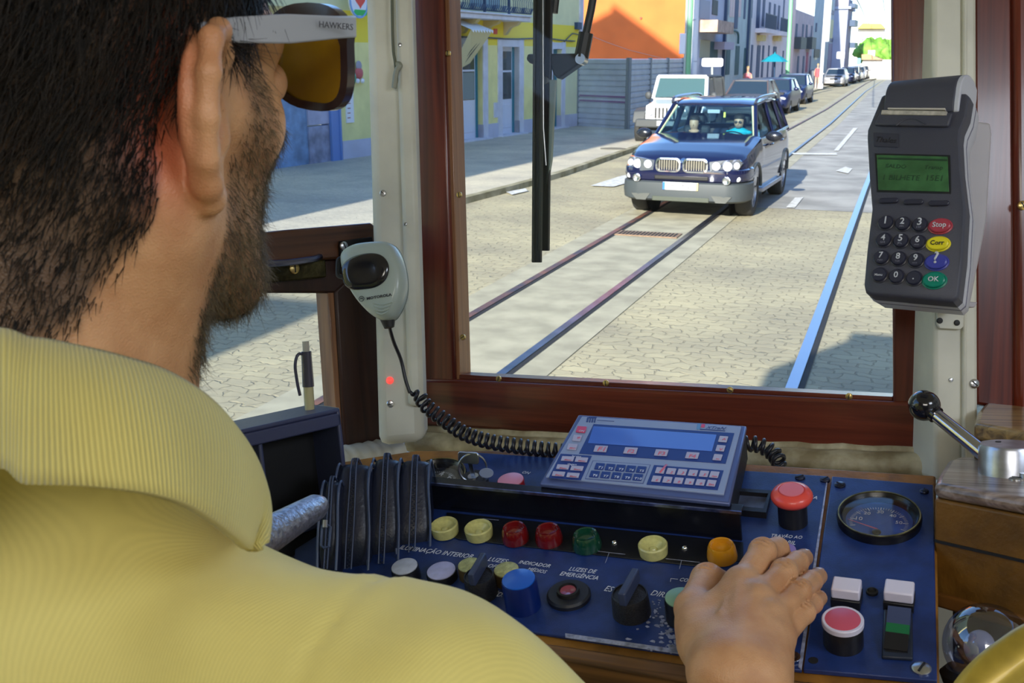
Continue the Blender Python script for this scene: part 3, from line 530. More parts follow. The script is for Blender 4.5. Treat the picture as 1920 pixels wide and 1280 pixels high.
# =============== GROUND ===============
def roadmat(name, c1, c2, cell, mortar, bumpd=.01, far=None):
    m = bpy.data.materials.new(name); m.use_nodes = True; nt = m.node_tree; b = nt.nodes['Principled BSDF']; L = nt.links.new
    tc = nt.nodes.new('ShaderNodeTexCoord'); nzw = nt.nodes.new('ShaderNodeTexNoise'); nzw.inputs['Scale'].default_value = 5; L(tc.outputs['Object'], nzw.inputs['Vector'])
    mxv = nt.nodes.new('ShaderNodeMix'); mxv.data_type = 'RGBA'; mxv.blend_type = 'ADD'; mxv.inputs[0].default_value = .22; L(tc.outputs['Object'], mxv.inputs[6]); L(nzw.outputs['Color'], mxv.inputs[7])
    br = nt.nodes.new('ShaderNodeTexBrick'); br.inputs['Scale'].default_value = 1; br.inputs['Brick Width'].default_value = cell * 1.35; br.inputs['Row Height'].default_value = cell * .8; br.inputs['Mortar Size'].default_value = mortar; br.inputs['Mortar Smooth'].default_value = .6
    br.inputs['Color1'].default_value = (*c1, 1); br.inputs['Color2'].default_value = (*c2, 1); br.inputs['Mortar'].default_value = tuple(c * .84 for c in c2) + (1,); L(mxv.outputs[2], br.inputs['Vector'])
    nz = nt.nodes.new('ShaderNodeTexNoise'); nz.inputs['Scale'].default_value = .7; nz.inputs['Detail'].default_value = 6; L(tc.outputs['Object'], nz.inputs['Vector'])
    cr = nt.nodes.new('ShaderNodeValToRGB'); cr.color_ramp.elements[0].position = .3; cr.color_ramp.elements[1].position = .7; cr.color_ramp.elements[0].color = (.72, .72, .74, 1); cr.color_ramp.elements[1].color = (1.12, 1.1, 1.02, 1); L(nz.outputs[0], cr.inputs[0])
    mu = nt.nodes.new('ShaderNodeMix'); mu.data_type = 'RGBA'; mu.blend_type = 'MULTIPLY'; mu.inputs[0].default_value = 1; L(br.outputs['Color'], mu.inputs[6]); L(cr.outputs[0], mu.inputs[7]); L(mu.outputs[2], b.inputs['Base Color'])
    n3 = nt.nodes.new('ShaderNodeTexNoise'); n3.inputs['Scale'].default_value = 9; n3.inputs['Detail'].default_value = 6; L(tc.outputs['Object'], n3.inputs['Vector'])
    ad = nt.nodes.new('ShaderNodeMath'); ad.operation = 'MULTIPLY_ADD'; ad.inputs[1].default_value = -1.2; L(br.outputs['Fac'], ad.inputs[0]); L(n3.outputs[0], ad.inputs[2])
    bp = nt.nodes.new('ShaderNodeBump'); bp.inputs['Strength'].default_value = .8; bp.inputs['Distance'].default_value = bumpd; L(ad.outputs[0], bp.inputs['Height']); L(bp.outputs[0], b.inputs['Normal'])
    b.inputs['Roughness'].default_value = .8; b.inputs['Specular IOR Level'].default_value = .25; return m
COB = roadmat('cobble_road', (.46, .415, .28), (.40, .36, .25), .15, .009, .008)
CAL = roadmat('limestone_sidewalk', (.60, .55, .44), (.52, .48, .39), .085, .006, .004)
CONC = mat('track_bed_concrete', (.40, .37, .265), .85, var=.22, scale=3, bump=.6, bscale=25)
ASP = mat('worn_asphalt', (.35, .34, .31), .85, var=.3, scale=1.2, bump=.3, bscale=20)
def strip(name, xl, xr, y0, y1, dz, m, parent=None, kind='structure', n=60, thick=.0, lab=None, cat=None):
    """ground strip; xl/xr functions or lists of (y,x)"""
    def at(l, y): return l if isinstance(l, (int, float)) else float(np.interp(y, [p[0] for p in l], [p[1] for p in l]))
    V = []; Fc = []
    for i in range(n + 1):
        y = y0 + (y1 - y0) * i / n; V += [(at(xl, y), y, gz(y) + dz), (at(xr, y), y, gz(y) + dz)]
        if thick: V += [(at(xl, y), y, gz(y) + dz - thick), (at(xr, y), y, gz(y) + dz - thick)]
    k = 4 if thick else 2
    for i in range(n):
        a = i * k; b_ = a + k; Fc.append((a, a + 1, b_ + 1, b_))
        if thick: Fc += [(a + 1, a + 3, b_ + 3, b_ + 1), (a, b_, b_ + 2, a + 2)]
    o = B().add(V, Fc).build(name, m, parent, smooth=0)
    if parent is None: tag(o, lab, cat, kind=kind)
    return o
def pline(pts):
    q = [G(*p) for p in pts]; return [(-8, q[0].x)] + [(p.y, p.x) for p in q]
RL1 = pline([(870, 600), (1240, 385), (1475, 245), (1548, 206), (1590, 178), (1623, 157)]); RL2 = pline([(950, 697), (1340, 405), (1480, 291), (1556, 232.5), (1597, 195), (1622, 172), (1650, 153.5)])
RL3 = [(-8, -.64), (8, -.66), (20, -.74), (60, -.9), (125, -1.4)]
def off(l, d): return [(y, x + d) for y, x in l]
strip('road', [(-8, -40), (160, -40)], [(-8, 30), (160, 60)], -8, 170, 0, COB, n=120)['kind'] = 'structure'
strip('asphalt_lane', off(RL2, .3), 7.0, 17.2, 128, .004, ASP, n=100)
strip('track_bed', off(RL1, -.33), off(RL2, .33), 3, 128, .008, CONC, n=100)
CURB = [(-8, -5.3), (6, -5.6), (12, -6.7)] + [(G(*p).y, G(*p).x) for p in ((860, 385), (930, 368), (1050, 334), (1199, 281), (1502, 181), (1558, 162), (1600, 155.5), (1640, 150))] + [(165, -4)]
strip('sidewalk', -30, [(y, x - .14) for y, x in CURB], -8, 165, .10, CAL, n=140)
c_ = strip('trim_8', [(y, x - .14) for y, x in CURB], CURB, -8, 165, .105, mat('weathered_curb', (.38, .35, .24), .8, var=.5, scale=2.5, col2=(.17, .15, .07)), thick=.11, n=140)
# tram rails
RAILM = mat('polished_rail', (.10, .11, .16), .3, .9, var=.5, scale=3); RUST = mat('rusty_rail', (.30, .13, .08), .55, .5, var=.5, scale=2.2, col2=(.07, .07, .09))
BLUR = mat('blue_grey_rail', (.24, .26, .34), .3, 1.0)  # blue-grey metal tint, brighter than the left track rails
def rail(name, l, w, m, lab, grp=None, gap=True):
    o = strip('tram_rail', off(l, -w / 2), off(l, w / 2), 2.2, 122, .018, m, kind=None, lab=lab, cat='rail', n=110)
    if gap: strip('rail_groove', off(l, w / 2), off(l, w / 2 + .045), 2.2, 122, .011, mat('groove_dark', (.015, .015, .017), .8), o, n=110)
    return o
rail('l', RL1, .075, RUST, 'rusty embedded tram rail of the left track, the one nearer the sidewalk'); rail('r', RL2, .07, RAILM, 'dark embedded tram rail of the left track, the one nearer the road middle')
rail('rr', RL3, .085, BLUR, 'bright blue-grey tram rail of the right hand track beside the cobbles')
g = G(1215, 442); dg = thing('drain_grate', (g.x, g.y, .012), 'rusty slotted drain grate between the rails in front of the black car', 'grate')
B().box(g.x - .42, g.x + .42, g.y - .16, g.y + .2, .012, .024).build('grate_frame', mat('grate_rust', (.30, .20, .13), .7, .3, var=.3), dg)
for i in range(16):
    x = g.x - .37 + i * .049; o = B().box(x - .012, x + .012, g.y - .12, g.y + .16, .024, .028).build('slot', mat('groove_dark', (.015, .015, .017), .8), dg)
def mark(pts, lab, m=None, cat='road marking', grp=None):
    P = [G(x, y) for x, y in pts]; cx = sum(p.x for p in P) / len(P); o = B().add([(p.x, p.y, p.z + .022) for p in P], [tuple(range(len(P)))]).build('road_marking', m or mat('worn_white_paint', (.74, .74, .72), .8, var=.35, scale=9, col2=(.45, .44, .4)), None, smooth=0)
    return tag(o, lab, cat, grp)
mark([(1107, 350), (1160, 333), (1185, 327), (1182, 343), (1150, 352)], 'white painted road marking on the cobbles left of the black car')
mark([(1395, 395 - 12), (1405, 372), (1412, 372), (1402, 384)], 'small white dash near the car shadow') if False else None
mark([(1474, 391), (1491, 372), (1506, 372), (1490, 392)], 'short white dash on the road right of the black car')
mark([(1484, 288), (1488, 291), (1570, 292), (1568, 288)], 'thin white cross line on the road beyond the black car')
mark([(1563, 284), (1572, 284), (1608, 241), (1600, 241)], 'long thin white dash further up the road')
mark([(904, 355), (931, 357), (927, 367)], 'small white triangle at the start of the curb')
mark([(949, 362), (985, 355), (990, 360), (960, 367)], 'white painted strip beside the mossy curb')
mark([(1567, 322), (1585, 314), (1598, 318), (1590, 327)], 'faded white patch on the road beyond the car shadow')
g = G(1315 - 165, 279 - 0, .1); 
o = B().cyl((g.x, g.y, .101), .33, 0, .008, 24).build('manhole_cover', mat('cover_iron', (.16, .15, .11), .8)); tag(o, 'round iron manhole cover in the light sidewalk near the white off-roader', 'manhole cover')
# =============== BUILDINGS ===============
def facade(a, b, h0=0.0):
    a = Vector((a[0], a[1], 0)); b = Vector((b[0], b[1], 0)); d = (b - a).normalized(); n = Vector((d.y, -d.x, 0)); return Fr((a.x, a.y, 0), d, n)
def wallbox(fr, x0, x1, z0, z1, depth, m, name, parent): return B().box(x0, x1, z0, z1, -depth, 0).build(name, m, parent, fr)
def fbox(fr, x0, x1, z0, z1, d0, d1, m, name, parent, bevel=0): return B().box(x0, x1, z0, z1, d0, d1).build(name, m, parent, fr, bevel=bevel)
def pbox(fr, px0, py0, px1, py1, d0, d1, m, name, parent, bevel=0, ref=0.0):
    """box whose front spans the pixel rectangle measured on the facade plane (x at mid height)"""
    ym = (py0 + py1) / 2; a = fr.L(px0, ym, ref); b = fr.L(px1, ym, ref); xm = (px0 + px1) / 2; t = fr.L(xm, py0, ref); u = fr.L(xm, py1, ref)
    return fbox(fr, a.x, b.x, u.y, t.y, d0, d1, m, name, parent, bevel)
YW = mat('yellow_stucco', (.88, .80, .33), .85, var=.10, scale=2); YB = mat('bright_yellow_stucco', (.95, .74, .06), .85); YP = mat('pale_yellow_stucco', (.78, .75, .42), .85, var=.06, scale=2)
STN = mat('grey_lilac_stone', (.66, .65, .69), .8, var=.12, scale=3); PLI = mat('lilac_plinth', (.56, .56, .66), .85, var=.08, scale=2)
DWH = mat('white_door_paint', (.74, .75, .82), .5); DGL = mat('dark_window_glass', (.03, .05, .055), .06, coat=.5); TEAL = mat('teal_frame', (.02, .18, .24), .5); IRON = mat('blue_black_iron', (.015, .05, .12), .5)
YF = facade((-12.15, 19.20), (-10.61, 34.91))
yb = thing('yellow_building', YF.W(6, 0), 'yellow stucco shop building with white half-glazed doors, stone surrounds and an iron balcony', 'building', frame=YF)
Ly = YF.L(1088, 241).x; zc = CAMH
# walls : plinth, yellow wall, upper wall ; openings built as recessed doors in front of a dark interior wall
fbox(YF, -5, Ly, 3.3, 6.5, -6, 0, YP, 'wall', yb); 
def door(px0, px1, ptop, pbot, glass_bot, lab=None, teal=True):
    ym = (ptop + pbot) / 2; x0 = YF.L(px0, ym).x; x1 = YF.L(px1, ym).x; zt = YF.L((px0 + px1) / 2, ptop).y; return x0, x1, zt
DO = [(866, 905, 84, 274, 188), (941, 973, 88, 257, 186), (1035, 1052, 92, 241, 225)]
xs = []
for px0, px1, pt, pb, gb in DO:
    x0, x1, zt = door(px0, px1, pt, pb, gb); xs.append((x0, x1, zt, YF.L((px0 + px1) / 2, gb).y))
# wall segments between openings
zt_all = max(x[2] for x in xs); prev = YF.L(638, 200).x; PZ = YF.L(985, 224).y
segs = []
for x0, x1, zt, gy in xs: segs.append((prev, x0)); prev = x1
segs.append((prev, Ly))
for i, (a, b_) in enumerate(segs):
    fbox(YF, a, b_, PZ, 3.3, -.35, 0, YW if i < 3 else YP, 'wall', yb); fbox(YF, a, b_, 0.05, PZ, -.35, .03, PLI, 'plinth', yb)
    
fbox(YF, segs[0][0], Ly, zt_all + .0, 3.3, -.3, .002, YB, 'frieze', yb)
for i, (x0, x1, zt, gy) in enumerate(xs):
    for s0, s1, z0, z1 in ((x0 - .28, x0, .1, zt + .22), (x1, x1 + .28, .1, zt + .22), (x0, x1, zt, zt + .2)): fbox(YF, s0, s1, z0, z1, -.3, .035, STN, 'stone_surround', yb, .01)
    d = fbox(YF, x0, x1, .12, zt, -.26, -.2, DWH if i < 2 else TEAL, 'door', yb)
    fbox(YF, x0 + .12, x1 - .12, gy, zt - .12, -.21, -.19, DGL, 'door_pane', d); fbox(YF, x1 - .06, x1, .12, zt, -.2, -.15, TEAL, 'door_frame', d)
    if i < 2:
        fbox(YF, x0 + .14, x1 - .14, .3, gy - .15, -.2, -.185, DWH, 'door_panel', d, .01); fbox(YF, x0 + .12, x1 - .12, gy + (zt - gy) * .52, gy + (zt - gy) * .52 + .05, -.19, -.18, DWH, 'glazing_bar', d)
        fbox(YF, x0 + .14, x1 - .14, gy + .02, gy + (zt - gy) * .5, -.19, -.186, mat('net_curtain', (.25, .29, .27), .8), 'curtain', d) if i == 0 else None
    fbox(YF, x0 - .3, x1 + .3, 0.02, .14, -.3, .18, STN, 'door_step', yb, .01)
# balcony
bz = YF.L(930, 40).y; bx0 = YF.L(700, 10).x; bx1 = YF.L(1000, 42, .7).x
fbox(YF, bx0, bx1, bz, bz + .12, 0, .62, STN, 'balcony_slab', yb, .02); fbox(YF, bx0, bx1, bz + .12, bz + .17, 0, .68, STN, 'balcony_slab', yb, .02)
for x in np.arange(bx0 + .5, bx1, 1.25): B().prism([(0, 0), (.5, 0), (.42, -.09), (.2, -.16), (.06, -.34), (0, -.36)], -.09, .09).build('corbel', mat('ochre_corbel', (.62, .50, .22), .8), yb, Fr(YF.W(x, bz, 0), YF.n, -YF.u))
rl = None
b = B(); b.box(bx0, bx1, bz + 1.12, bz + 1.16, .6, .64); b.box(bx0, bx1, bz + .2, bz + .23, .6, .64)
rlg = b.build('balcony_railing', IRON, yb, YF)
b = B()
for i, x in enumerate(np.arange(bx0, bx1, .12)):
    if i % 12 == 0: b.box(x - .03, x + .03, bz + .17, bz + 1.2, .59, .65)
    else: b.tube([YF_ for YF_ in [Vector((x, bz + .2, .62)), Vector((x + .03, bz + .33, .68)), Vector((x, bz + .5, .70)), Vector((x, bz + .75, .62)), Vector((x, bz + 1.14, .62))]], .012, 5)
b.build('balusters', IRON, rlg, YF)
b = B()
for i, x in enumerate(np.arange(bx0, bx1, .1)): b.rod((x, bz + .22, .66), (x + .09, bz + .36, .68), .014, n=5)
b.build('scroll_band', IRON, rlg, YF)
for a_, b2 in ((700, 852), (880, 935)): pbox(YF, a_, -60, b2, 14, .0, .03, mat('balcony_door', (.25, .4, .42), .4), 'balcony_door', yb)
# cable and small red plate
pts = [YF.L(x, y, .05) for x, y in ((700, 66), (800, 68), (900, 70), (960, 73), (1020, 72), (1060, 76), (1078, 77))]
B().tube(spline(pts, 6), .022, 6).build('wall_cable', mat('dark_cable', (.07, .08, .08), .6), yb, YF)
B().tube(spline([YF.L(x, y, .05) for x, y in ((1058, 78), (1066, 70), (1074, 63), (1084, 65))], 6), .02, 6).build('wall_cable', mat('dark_cable', (.07, .08, .08), .6), yb, YF)
pbox(YF, 925, 54, 931, 64, 0, .03, mat('red_plate', (.75, .12, .08), .6), 'number_plate', yb); pbox(YF, 925, 192, 938, 220, 0, .03, STN, 'meter_box', yb); pbox(YF, 1077, 42, 1085, 55, 0, .12, IRON, 'junction_box', yb)
fbox(YF, Ly - .28, Ly + .02, 0, 6.5, -.3, .05, STN, 'corner_quoin', yb)
# awning
aw = thing('shop_awning', YF.P(868, 60), 'cream folding market awning with scalloped white top over the leftmost shop door', 'awning', frame=YF)
a0 = YF.L(835, 40).x; a1 = YF.L(878, 60).x; za = YF.L(862, 48).y
b = B(); n = 8
for k in range(n):
    x = a0 + (a1 - a0) * k / n; x2 = a0 + (a1 - a0) * (k + 1) / n
    b.add([(x, za + .15, .02), (x2, za + .15, .02), (x2, za - .12, .75), ((x + x2) / 2, za - .2, .78), (x, za - .12, .75)], [(0, 1, 2, 3, 4)])
b.build('awning_canopy', mat('white_canvas', (.75, .74, .70), .8), aw, YF, smooth=0)
b = B(); b.add([(a0, za - .12, .74), (a1, za - .12, .74), (a1 - .1, za - .95, .1), (a0, za - 1.25, .08)], [(0, 1, 2, 3)]); b.build('awning_flap', mat('cream_canvas', (.68, .62, .36), .8), aw, YF, smooth=0)
for dx in (.15, .3): B().rod((a1 - dx, za - .1, .7), (a1 - dx - .4, za - 1.1, .03), .018).build('awning_arm', mat('dark_cable', (.07, .08, .08), .6), aw, YF)
# portal left, list board, lantern, sign
MRB = mat('blue_grey_marble', (.30, .32, .44), .5, var=.4, scale=3.5); MRB2 = mat('blue_marble', (.20, .33, .52), .5, var=.35, scale=3)
pt = thing('marble_portal', YF.P(590, 325), 'blue-grey marble clad doorway with a blue frame seen through the left window', 'doorway', frame=YF)
xa = YF.L(480, 250).x; xb = YF.L(578, 250).x; xc_ = YF.L(617, 250).x; xd = YF.L(634, 250).x
fbox(YF, xa, xb, .0, 2.7, -.3, -.02, MRB2, 'marble_slab', pt); sz = YF.L(597, 236).y; fbox(YF, xb, xc_, .0, sz, -.3, .02, MRB, 'marble_slab', pt, .01); fbox(YF, xb, xc_, sz + .03, 3.0, -.3, .02, mat('lilac_marble', (.44, .44, .58), .5, var=.2, scale=3), 'marble_slab', pt, .01)
fbox(YF, xc_, xd, 0, 3.0, -.2, .08, mat('blue_door_frame', (.14, .26, .58), .5), 'door_frame', pt, .01); fbox(YF, xd - .06, xd, 0, 3.0, -.2, .11, mat('blue_door_frame', (.14, .26, .58), .5), 'door_frame', pt, .01)
lb = thing('menu_board', YF.P(654, 200), 'tall narrow white price list board on the yellow wall', 'sign', frame=YF)
pbox(YF, 647, 158, 661, 230, .0, .03, WHITEP, 'board', lb)
for i in range(7): pbox(YF, 649.5, 166 + i * 9, 655, 167.6 + i * 9, .03, .034, mat('dark_red_ink', (.35, .08, .06), .6), 'text_line', lb)
o = B().ball(YF.L(656, 146, .25), .14, 16, 12, (1, 1.35, 1)).build('lantern', mat('green_glass_lantern', (.01, .30, .16), .2), None, YF); tag(o, 'small green egg-shaped lantern hanging on the yellow wall', 'lantern')
hs = thing('shop_sign', YF.P(675, 10, .3), 'round shop sign painted with a red heart, green leaf and blue border', 'sign', frame=YF)
p = YF.L(672, 2, .3); B().prism(circ(p.x, p.y, .36), .28, .31).build('board', WHITEP, hs, YF)
hp = [(p.x + .20 * 16 * math.sin(t) ** 3 / 16 + .05, p.y + .02 + .17 * (13 * math.cos(t) - 5 * math.cos(2 * t) - 2 * math.cos(3 * t) - math.cos(4 * t)) / 16) for t in [2 * math.pi * i / 28 for i in range(28)]]
B().prism(hp, .31, .32).build('heart', mat('sign_red', (.85, .08, .05), .5), hs, YF); B().prism(rrect(p.x - .2, p.x + .3, p.y - .3, p.y - .18, .05), .31, .32).build('green_band', mat('sign_green', (.03, .5, .1), .5), hs, YF)
bb_ = B().lathe([(.36, .30), (.36, .325), (.32, .325), (.32, .30), (.36, .30)], p - Vector((0, 0, .3)), 32, cap=False).build('blue_border', mat('sign_blue', (.2, .4, .75), .5), hs, YF)
fg = thing('wall_figure', YF.P(673, 135), 'small red, white and grey painted figure plaque on the yellow wall', 'ornament', frame=YF)
p = YF.L(673, 137, .05); B().ball(p + Vector((0, .16, 0)), .11, 12, 8, (1, 1, .4)).build('head', mat('plaque_grey', (.35, .33, .4), .6), fg, YF); B().ball(p, .15, 12, 8, (1, .9, .4)).build('torso', mat('plaque_red', (.6, .12, .12), .6), fg, YF)
for dx in (-.09, .1): B().ball(p + Vector((dx, -.17, .02)), .07, 10, 8, (1, .8, .5)).build('foot', WHITEP, fg, YF)
# building beyond frame to the left whose mass shades the sidewalk
ob_ = thing('corner_townhouse', (-12, 5, 0), 'tall townhouse with sloping roof on the left sidewalk before the yellow shop building', 'building')
f_ = Fr((0, 11.3, 0), (1, 0, 0), (0, -1, 0)); B().prism([(-16, 0), (-8.75, 0), (-8.75, 14.1), (-11.3, 15.9), (-14.1, 17.9), (-16, 17)], 0, 9.5).build('wall', YP, ob_, f_); B().prism([(-8.65, 14.1), (-11.3, 15.95), (-14.1, 17.95), (-14.1, 18.15), (-11.2, 16.15), (-8.55, 14.3)], -.1, 9.6).build('roof', mat('clay_tiles', (.45, .2, .1), .8), ob_, f_)
ob2 = thing('low_corner_house', (-12, -9, 0), 'low house on the left sidewalk nearest to the tram', 'building')
B().box(-16, -5.75, -14, -4.2, 0, 5.0).build('wall', YW, ob2); B().box(-16, -5.70, -14.1, -4.1, 5.0, 5.2).build('roof', mat('clay_tiles', (.45, .2, .1), .8), ob2)
op_ = thing('opposite_terrace', (12, 30, 0), 'terrace of stuccoed houses on the right side of the street outside the photographed view', 'building')  # unseen row, put in to darken reflections in the car sides
B().box(8.5, 16, -14, 140, -6, 9).build('wall', mat('opposite_stucco', (.42, .36, .28), .85, var=.2, scale=.3), op_); B().box(8.3, 16, -14, 140.2, 9, 9.4).build('roof', mat('clay_tiles', (.45, .2, .1), .8), op_)
for k in range(40): B().box(8.44, 8.5, -11 + k * 3.5, -9.8 + k * 3.5, .2, 2.5).build('door', DGL, op_); B().box(8.44, 8.5, -11 + k * 3.5, -9.8 + k * 3.5, 4, 6).build('window', DGL, op_)
# roof of yellow building
B().prism([(0, 9.0), (-6, 9.0), (-3.2, 11.0)], -9, Ly).build('roof', mat('clay_tiles', (.45, .2, .1), .8), yb, Fr(YF.W(0, 0, 0), YF.n, -YF.u)) if False else None
# =============== HOARDING ===============
HM = mat('grey_metal_sheet', (.50, .54, .60), .45, .35, var=.1, scale=2); HM2 = mat('grey_metal_post', (.20, .23, .25), .5, .3)
fa = G(1083, 241); fb = G(1176, 248); fc = G(1276, 220)
ho = thing('metal_hoarding', ((fa.x + fb.x) / 2, fa.y, 0), 'grey horizontally ribbed metal sheet hoarding between the yellow building and the white off-roader', 'fence')
for (p0, p1, ww, ptop) in ((fa, fb, HM, 108), (fb, fc, HM, 108)):
    f = facade((p0.x, p0.y), (p1.x, p1.y)); Lf = (p1 - p0).length; zt = f.L(1178, 110).y
    if p0 is fa: ztop = zt
    n = 13; b = B(); prof = []
    for i in range(n):
        z = ztop * i / n; dz = ztop / n; prof += [(0, z + .01), (.035, z + .03), (.035, z + dz - .03), (0, z + dz - .01)]
    prof = prof + [(-.03, ztop), (-.03, 0)]
    b.v = [(x, z, d) for x in (0, Lf) for d, z in prof]; m_ = len(prof); b.f = [(i, (i + 1) % m_, m_ + (i + 1) % m_, m_ + i) for i in range(m_)] + [tuple(range(m_)), tuple(range(m_, 2 * m_))]
    sh = b.build('ribbed_sheet', ww, ho, f, smooth=20)
    if p0 is fa:
        for z in (ztop * .40, ztop * .47): fbox(f, .1, Lf - .1, z, z + .05, .036, .042, mat('purple_stripe', (.20, .10, .22), .6), 'stripe', ho)
    k = 1 if p0 is fa else 3
    for i in range(k + 1): fbox(f, Lf * i / k - .06, Lf * i / k + .06, 0, ztop + .03, -.05, .07, HM2, 'hoarding_post', ho)
# =============== ORANGE GABLE HOUSE ===============
ORM = mat('orange_stucco', (.74, .165, .035), .85, var=.12, scale=.8, bump=.3, bscale=3)
OF = Fr((-13, 45.5, 0), (1, 0, 0), (0, -1, 0)); og = thing('orange_gable_house', (-10, 45.5, 0), 'orange stucco house end wall rising above the grey hoarding', 'building')
x0 = OF.L(1040, 60).x; x1 = OF.L(1289, 60).x; fbox(OF, x0, x1, 0, 8.5, -1.2, 0, ORM, 'wall', og)
B().prism([(x0 - .2, 8.5), (x1 + .25, 8.5), ((x0 + x1) / 2, 10.4)], -1.3, .2).build('roof', mat('clay_tiles', (.45, .2, .1), .8), og, OF)
wb = B(); wb.tube([OF.L(x, y, .06) for x, y in ((1090, 60), (1140, 80), (1180, 94), (1245, 110))], .012, 5); wb.build('wall_cable', mat('pale_cable', (.5, .3, .25), .6), og, OF)
B().cyl(OF.L(1202, 34, 0), .05, 0, .05, 12).build('anchor_plate', mat('rust', (.25, .08, .04), .8), og, OF)
# =============== ROW OF HOUSES ===============
RFs = facade((-8.95, 45.6), (-8.9, 140.0))
rowM = [mat('grey_green_stucco', (.50, .57, .56), .85, var=.12, scale=1), mat('pale_pink_stucco', (.74, .67, .70), .85, var=.08, scale=1), mat('brown_pink_stucco', (.56, .45, .47), .85, var=.15, scale=1), mat('grey_teal_stucco', (.42, .49, .52), .85, var=.1, scale=1), mat('blue_grey_stucco', (.36, .40, .55), .85, var=.08, scale=1)]
WD = mat('window_blue_dark', (.05, .08, .17), .6, spec=.15); WDG = mat('window_teal_dark', (.04, .10, .12), .6, spec=.15); BRK = mat('weathered_brick', (.52, .36, .28), .85, var=.3, scale=3); PNKT = mat('pink_trim', (.72, .56, .54), .85)
def house(name, pa, pb_, ytop, m, lab, depth=8):
    a = RFs.L(pa, 60).x; b_ = RFs.L(pb_, 60).x; zt = 10.5 if ytop is None else RFs.L((pa + pb_) / 2, ytop).y
    t = thing(name, RFs.W((a + b_) / 2, 0, 0), lab, 'building', frame=RFs); fbox(RFs, a, b_, -5, zt, -depth, 0, m, 'wall', t); return t, a, b_, zt
h1, *_ = house('balcony_house', 1300, 1357, None, mat('lilac_grey_stucco', (.50, .52, .62), .85, var=.1, scale=1), 'lilac-grey house with brick balcony behind the white street pole')
pbox(RFs, 1310, 40, 1343, 62, 0, .8, BRK, 'balcony', h1); pbox(RFs, 1335, 0, 1345, 28, 0, .03, mat('dark_opening', (.03, .035, .04), .6), 'window', h1); pbox(RFs, 1311, 0, 1330, 36, 0, .03, mat('shutter_grey', (.3, .32, .40), .6), 'window', h1)
pbox(RFs, 1312, 75, 1330, 108, 0, .03, mat('ochre_shop', (.45, .42, .28), .7), 'shop_front', h1); pbox(RFs, 1330, 78, 1345, 108, 0, .03, WDG, 'shop_front', h1); pbox(RFs, 1338, 79, 1357, 93, 0, .5, mat('lilac_awning', (.45, .4, .5), .8), 'awning', h1)
h2, *_ = house('grey_green_house', 1357, 1402, None, rowM[0], 'grey-green plastered house with tall dark windows left of the pale pink house')
for x0_, x1_, y0_, y1_, m_ in ((1361, 1366, -30, 28, WD), (1378, 1384, -30, 54, WD), (1395, 1398, -20, 36, WD), (1361, 1368, 84, 140, WDG), (1378, 1385, 86, 140, WDG), (1394, 1398, 90, 140, WDG)): pbox(RFs, x0_, y0_, x1_, y1_, 0, .03, m_, 'window', h2)
for x0_, x1_ in ((1369, 1372), (1386, 1389), (1374, 1377)): pbox(RFs, x0_, -30, x1_, 32, 0, .04, PNKT, 'stone_jamb', h2)
pbox(RFs, 1356.4, -60, 1358.4, 160, 0, .14, IRON, 'drain_pipe', h2); pbox(RFs, 1401, -60, 1403.4, 160, 0, .14, IRON, 'drain_pipe', h2)
B().tube(spline([RFs.L(x, y, .1) for x, y in ((1345, 55), (1360, 57), (1378, 58), (1384, 64), (1384, 82))], 5), .06, 6).build('drain_pipe', WDG, h2, RFs)
h3, *_ = house('pale_pink_house', 1403, 1481, None, rowM[1], 'pale pink-lilac house with two small iron balconies')
for x0_, x1_, y0_, y1_ in ((1408, 1411, -30, 34), (1419, 1425, -30, 54), (1430, 1434, -30, 50), (1441, 1444, 4, 40), (1450, 1453, 7, 55), (1458, 1461, 10, 55), (1469, 1471, -30, 40), (1407, 1410, 84, 145), (1418, 1424, 85, 145), (1428, 1431, 85, 145), (1439, 1441, 85, 145), (1448, 1454, 87, 145), (1466, 1468, 95, 145)): pbox(RFs, x0_, y0_, x1_, y1_, 0, .03, WD, 'window', h3)
for x0_, x1_, y0_, y1_ in ((1417, 1439, 27, 55), (1447, 1466, 35, 60)):
    o = pbox(RFs, x0_ - 1, y1_, x1_ + 2, y1_ + 8, 0, .6, rowM[1], 'balcony_slab', h3)
    a = RFs.L(x0_, (y0_ + y1_) / 2).x; c = RFs.L(x1_, (y0_ + y1_) / 2).x; zb = RFs.L((x0_ + x1_) / 2, y1_).y; zt = RFs.L((x0_ + x1_) / 2, y0_).y; b = B(); b.box(a, c, zt - .04, zt, .53, .57)
    for x in np.arange(a, c, .14): b.box(x - .018, x + .018, zb, zt, .53, .57)
    b.build('balcony_railing', IRON, h3, RFs)
for x in (1421, 1451): pbox(RFs, x - 2, 66, x + 4, 77, 0, .35, mat('ochre_corbel', (.62, .50, .22), .8), 'corbel', h3)
h4, *_ = house('brown_pink_house', 1484, 1525, 22, rowM[2], 'lower brownish-pink house with sloping roofline beyond the green pole')
for x0_, x1_, y0_, y1_ in ((1491, 1494, 44, 90), (1503, 1506, 45, 90), (1510, 1513, 46, 90), (1520, 1522, 48, 90), (1494, 1497, 105, 150), (1504, 1507, 105, 150), (1517, 1519, 105, 150)): pbox(RFs, x0_, y0_, x1_, y1_, 0, .03, WD, 'window', h4)
for x0_, x1_ in ((1489, 1500), (1511, 1519)): pbox(RFs, x0_, 70, x1_, 92, 0, .5, mat('balcony_dark', (.05, .07, .08), .6), 'balcony', h4)
pbox(RFs, 1514, 46, 1517, 72, 0, .05, PNKT, 'curtain', h4); pbox(RFs, 1511, 98, 1514, 135, 0, .06, mat('red_pipe', (.4, .1, .16), .7), 'drain_pipe', h4); pbox(RFs, 1482.5, -40, 1487, 160, 0, .1, PNKT, 'pink_pilaster', h4)
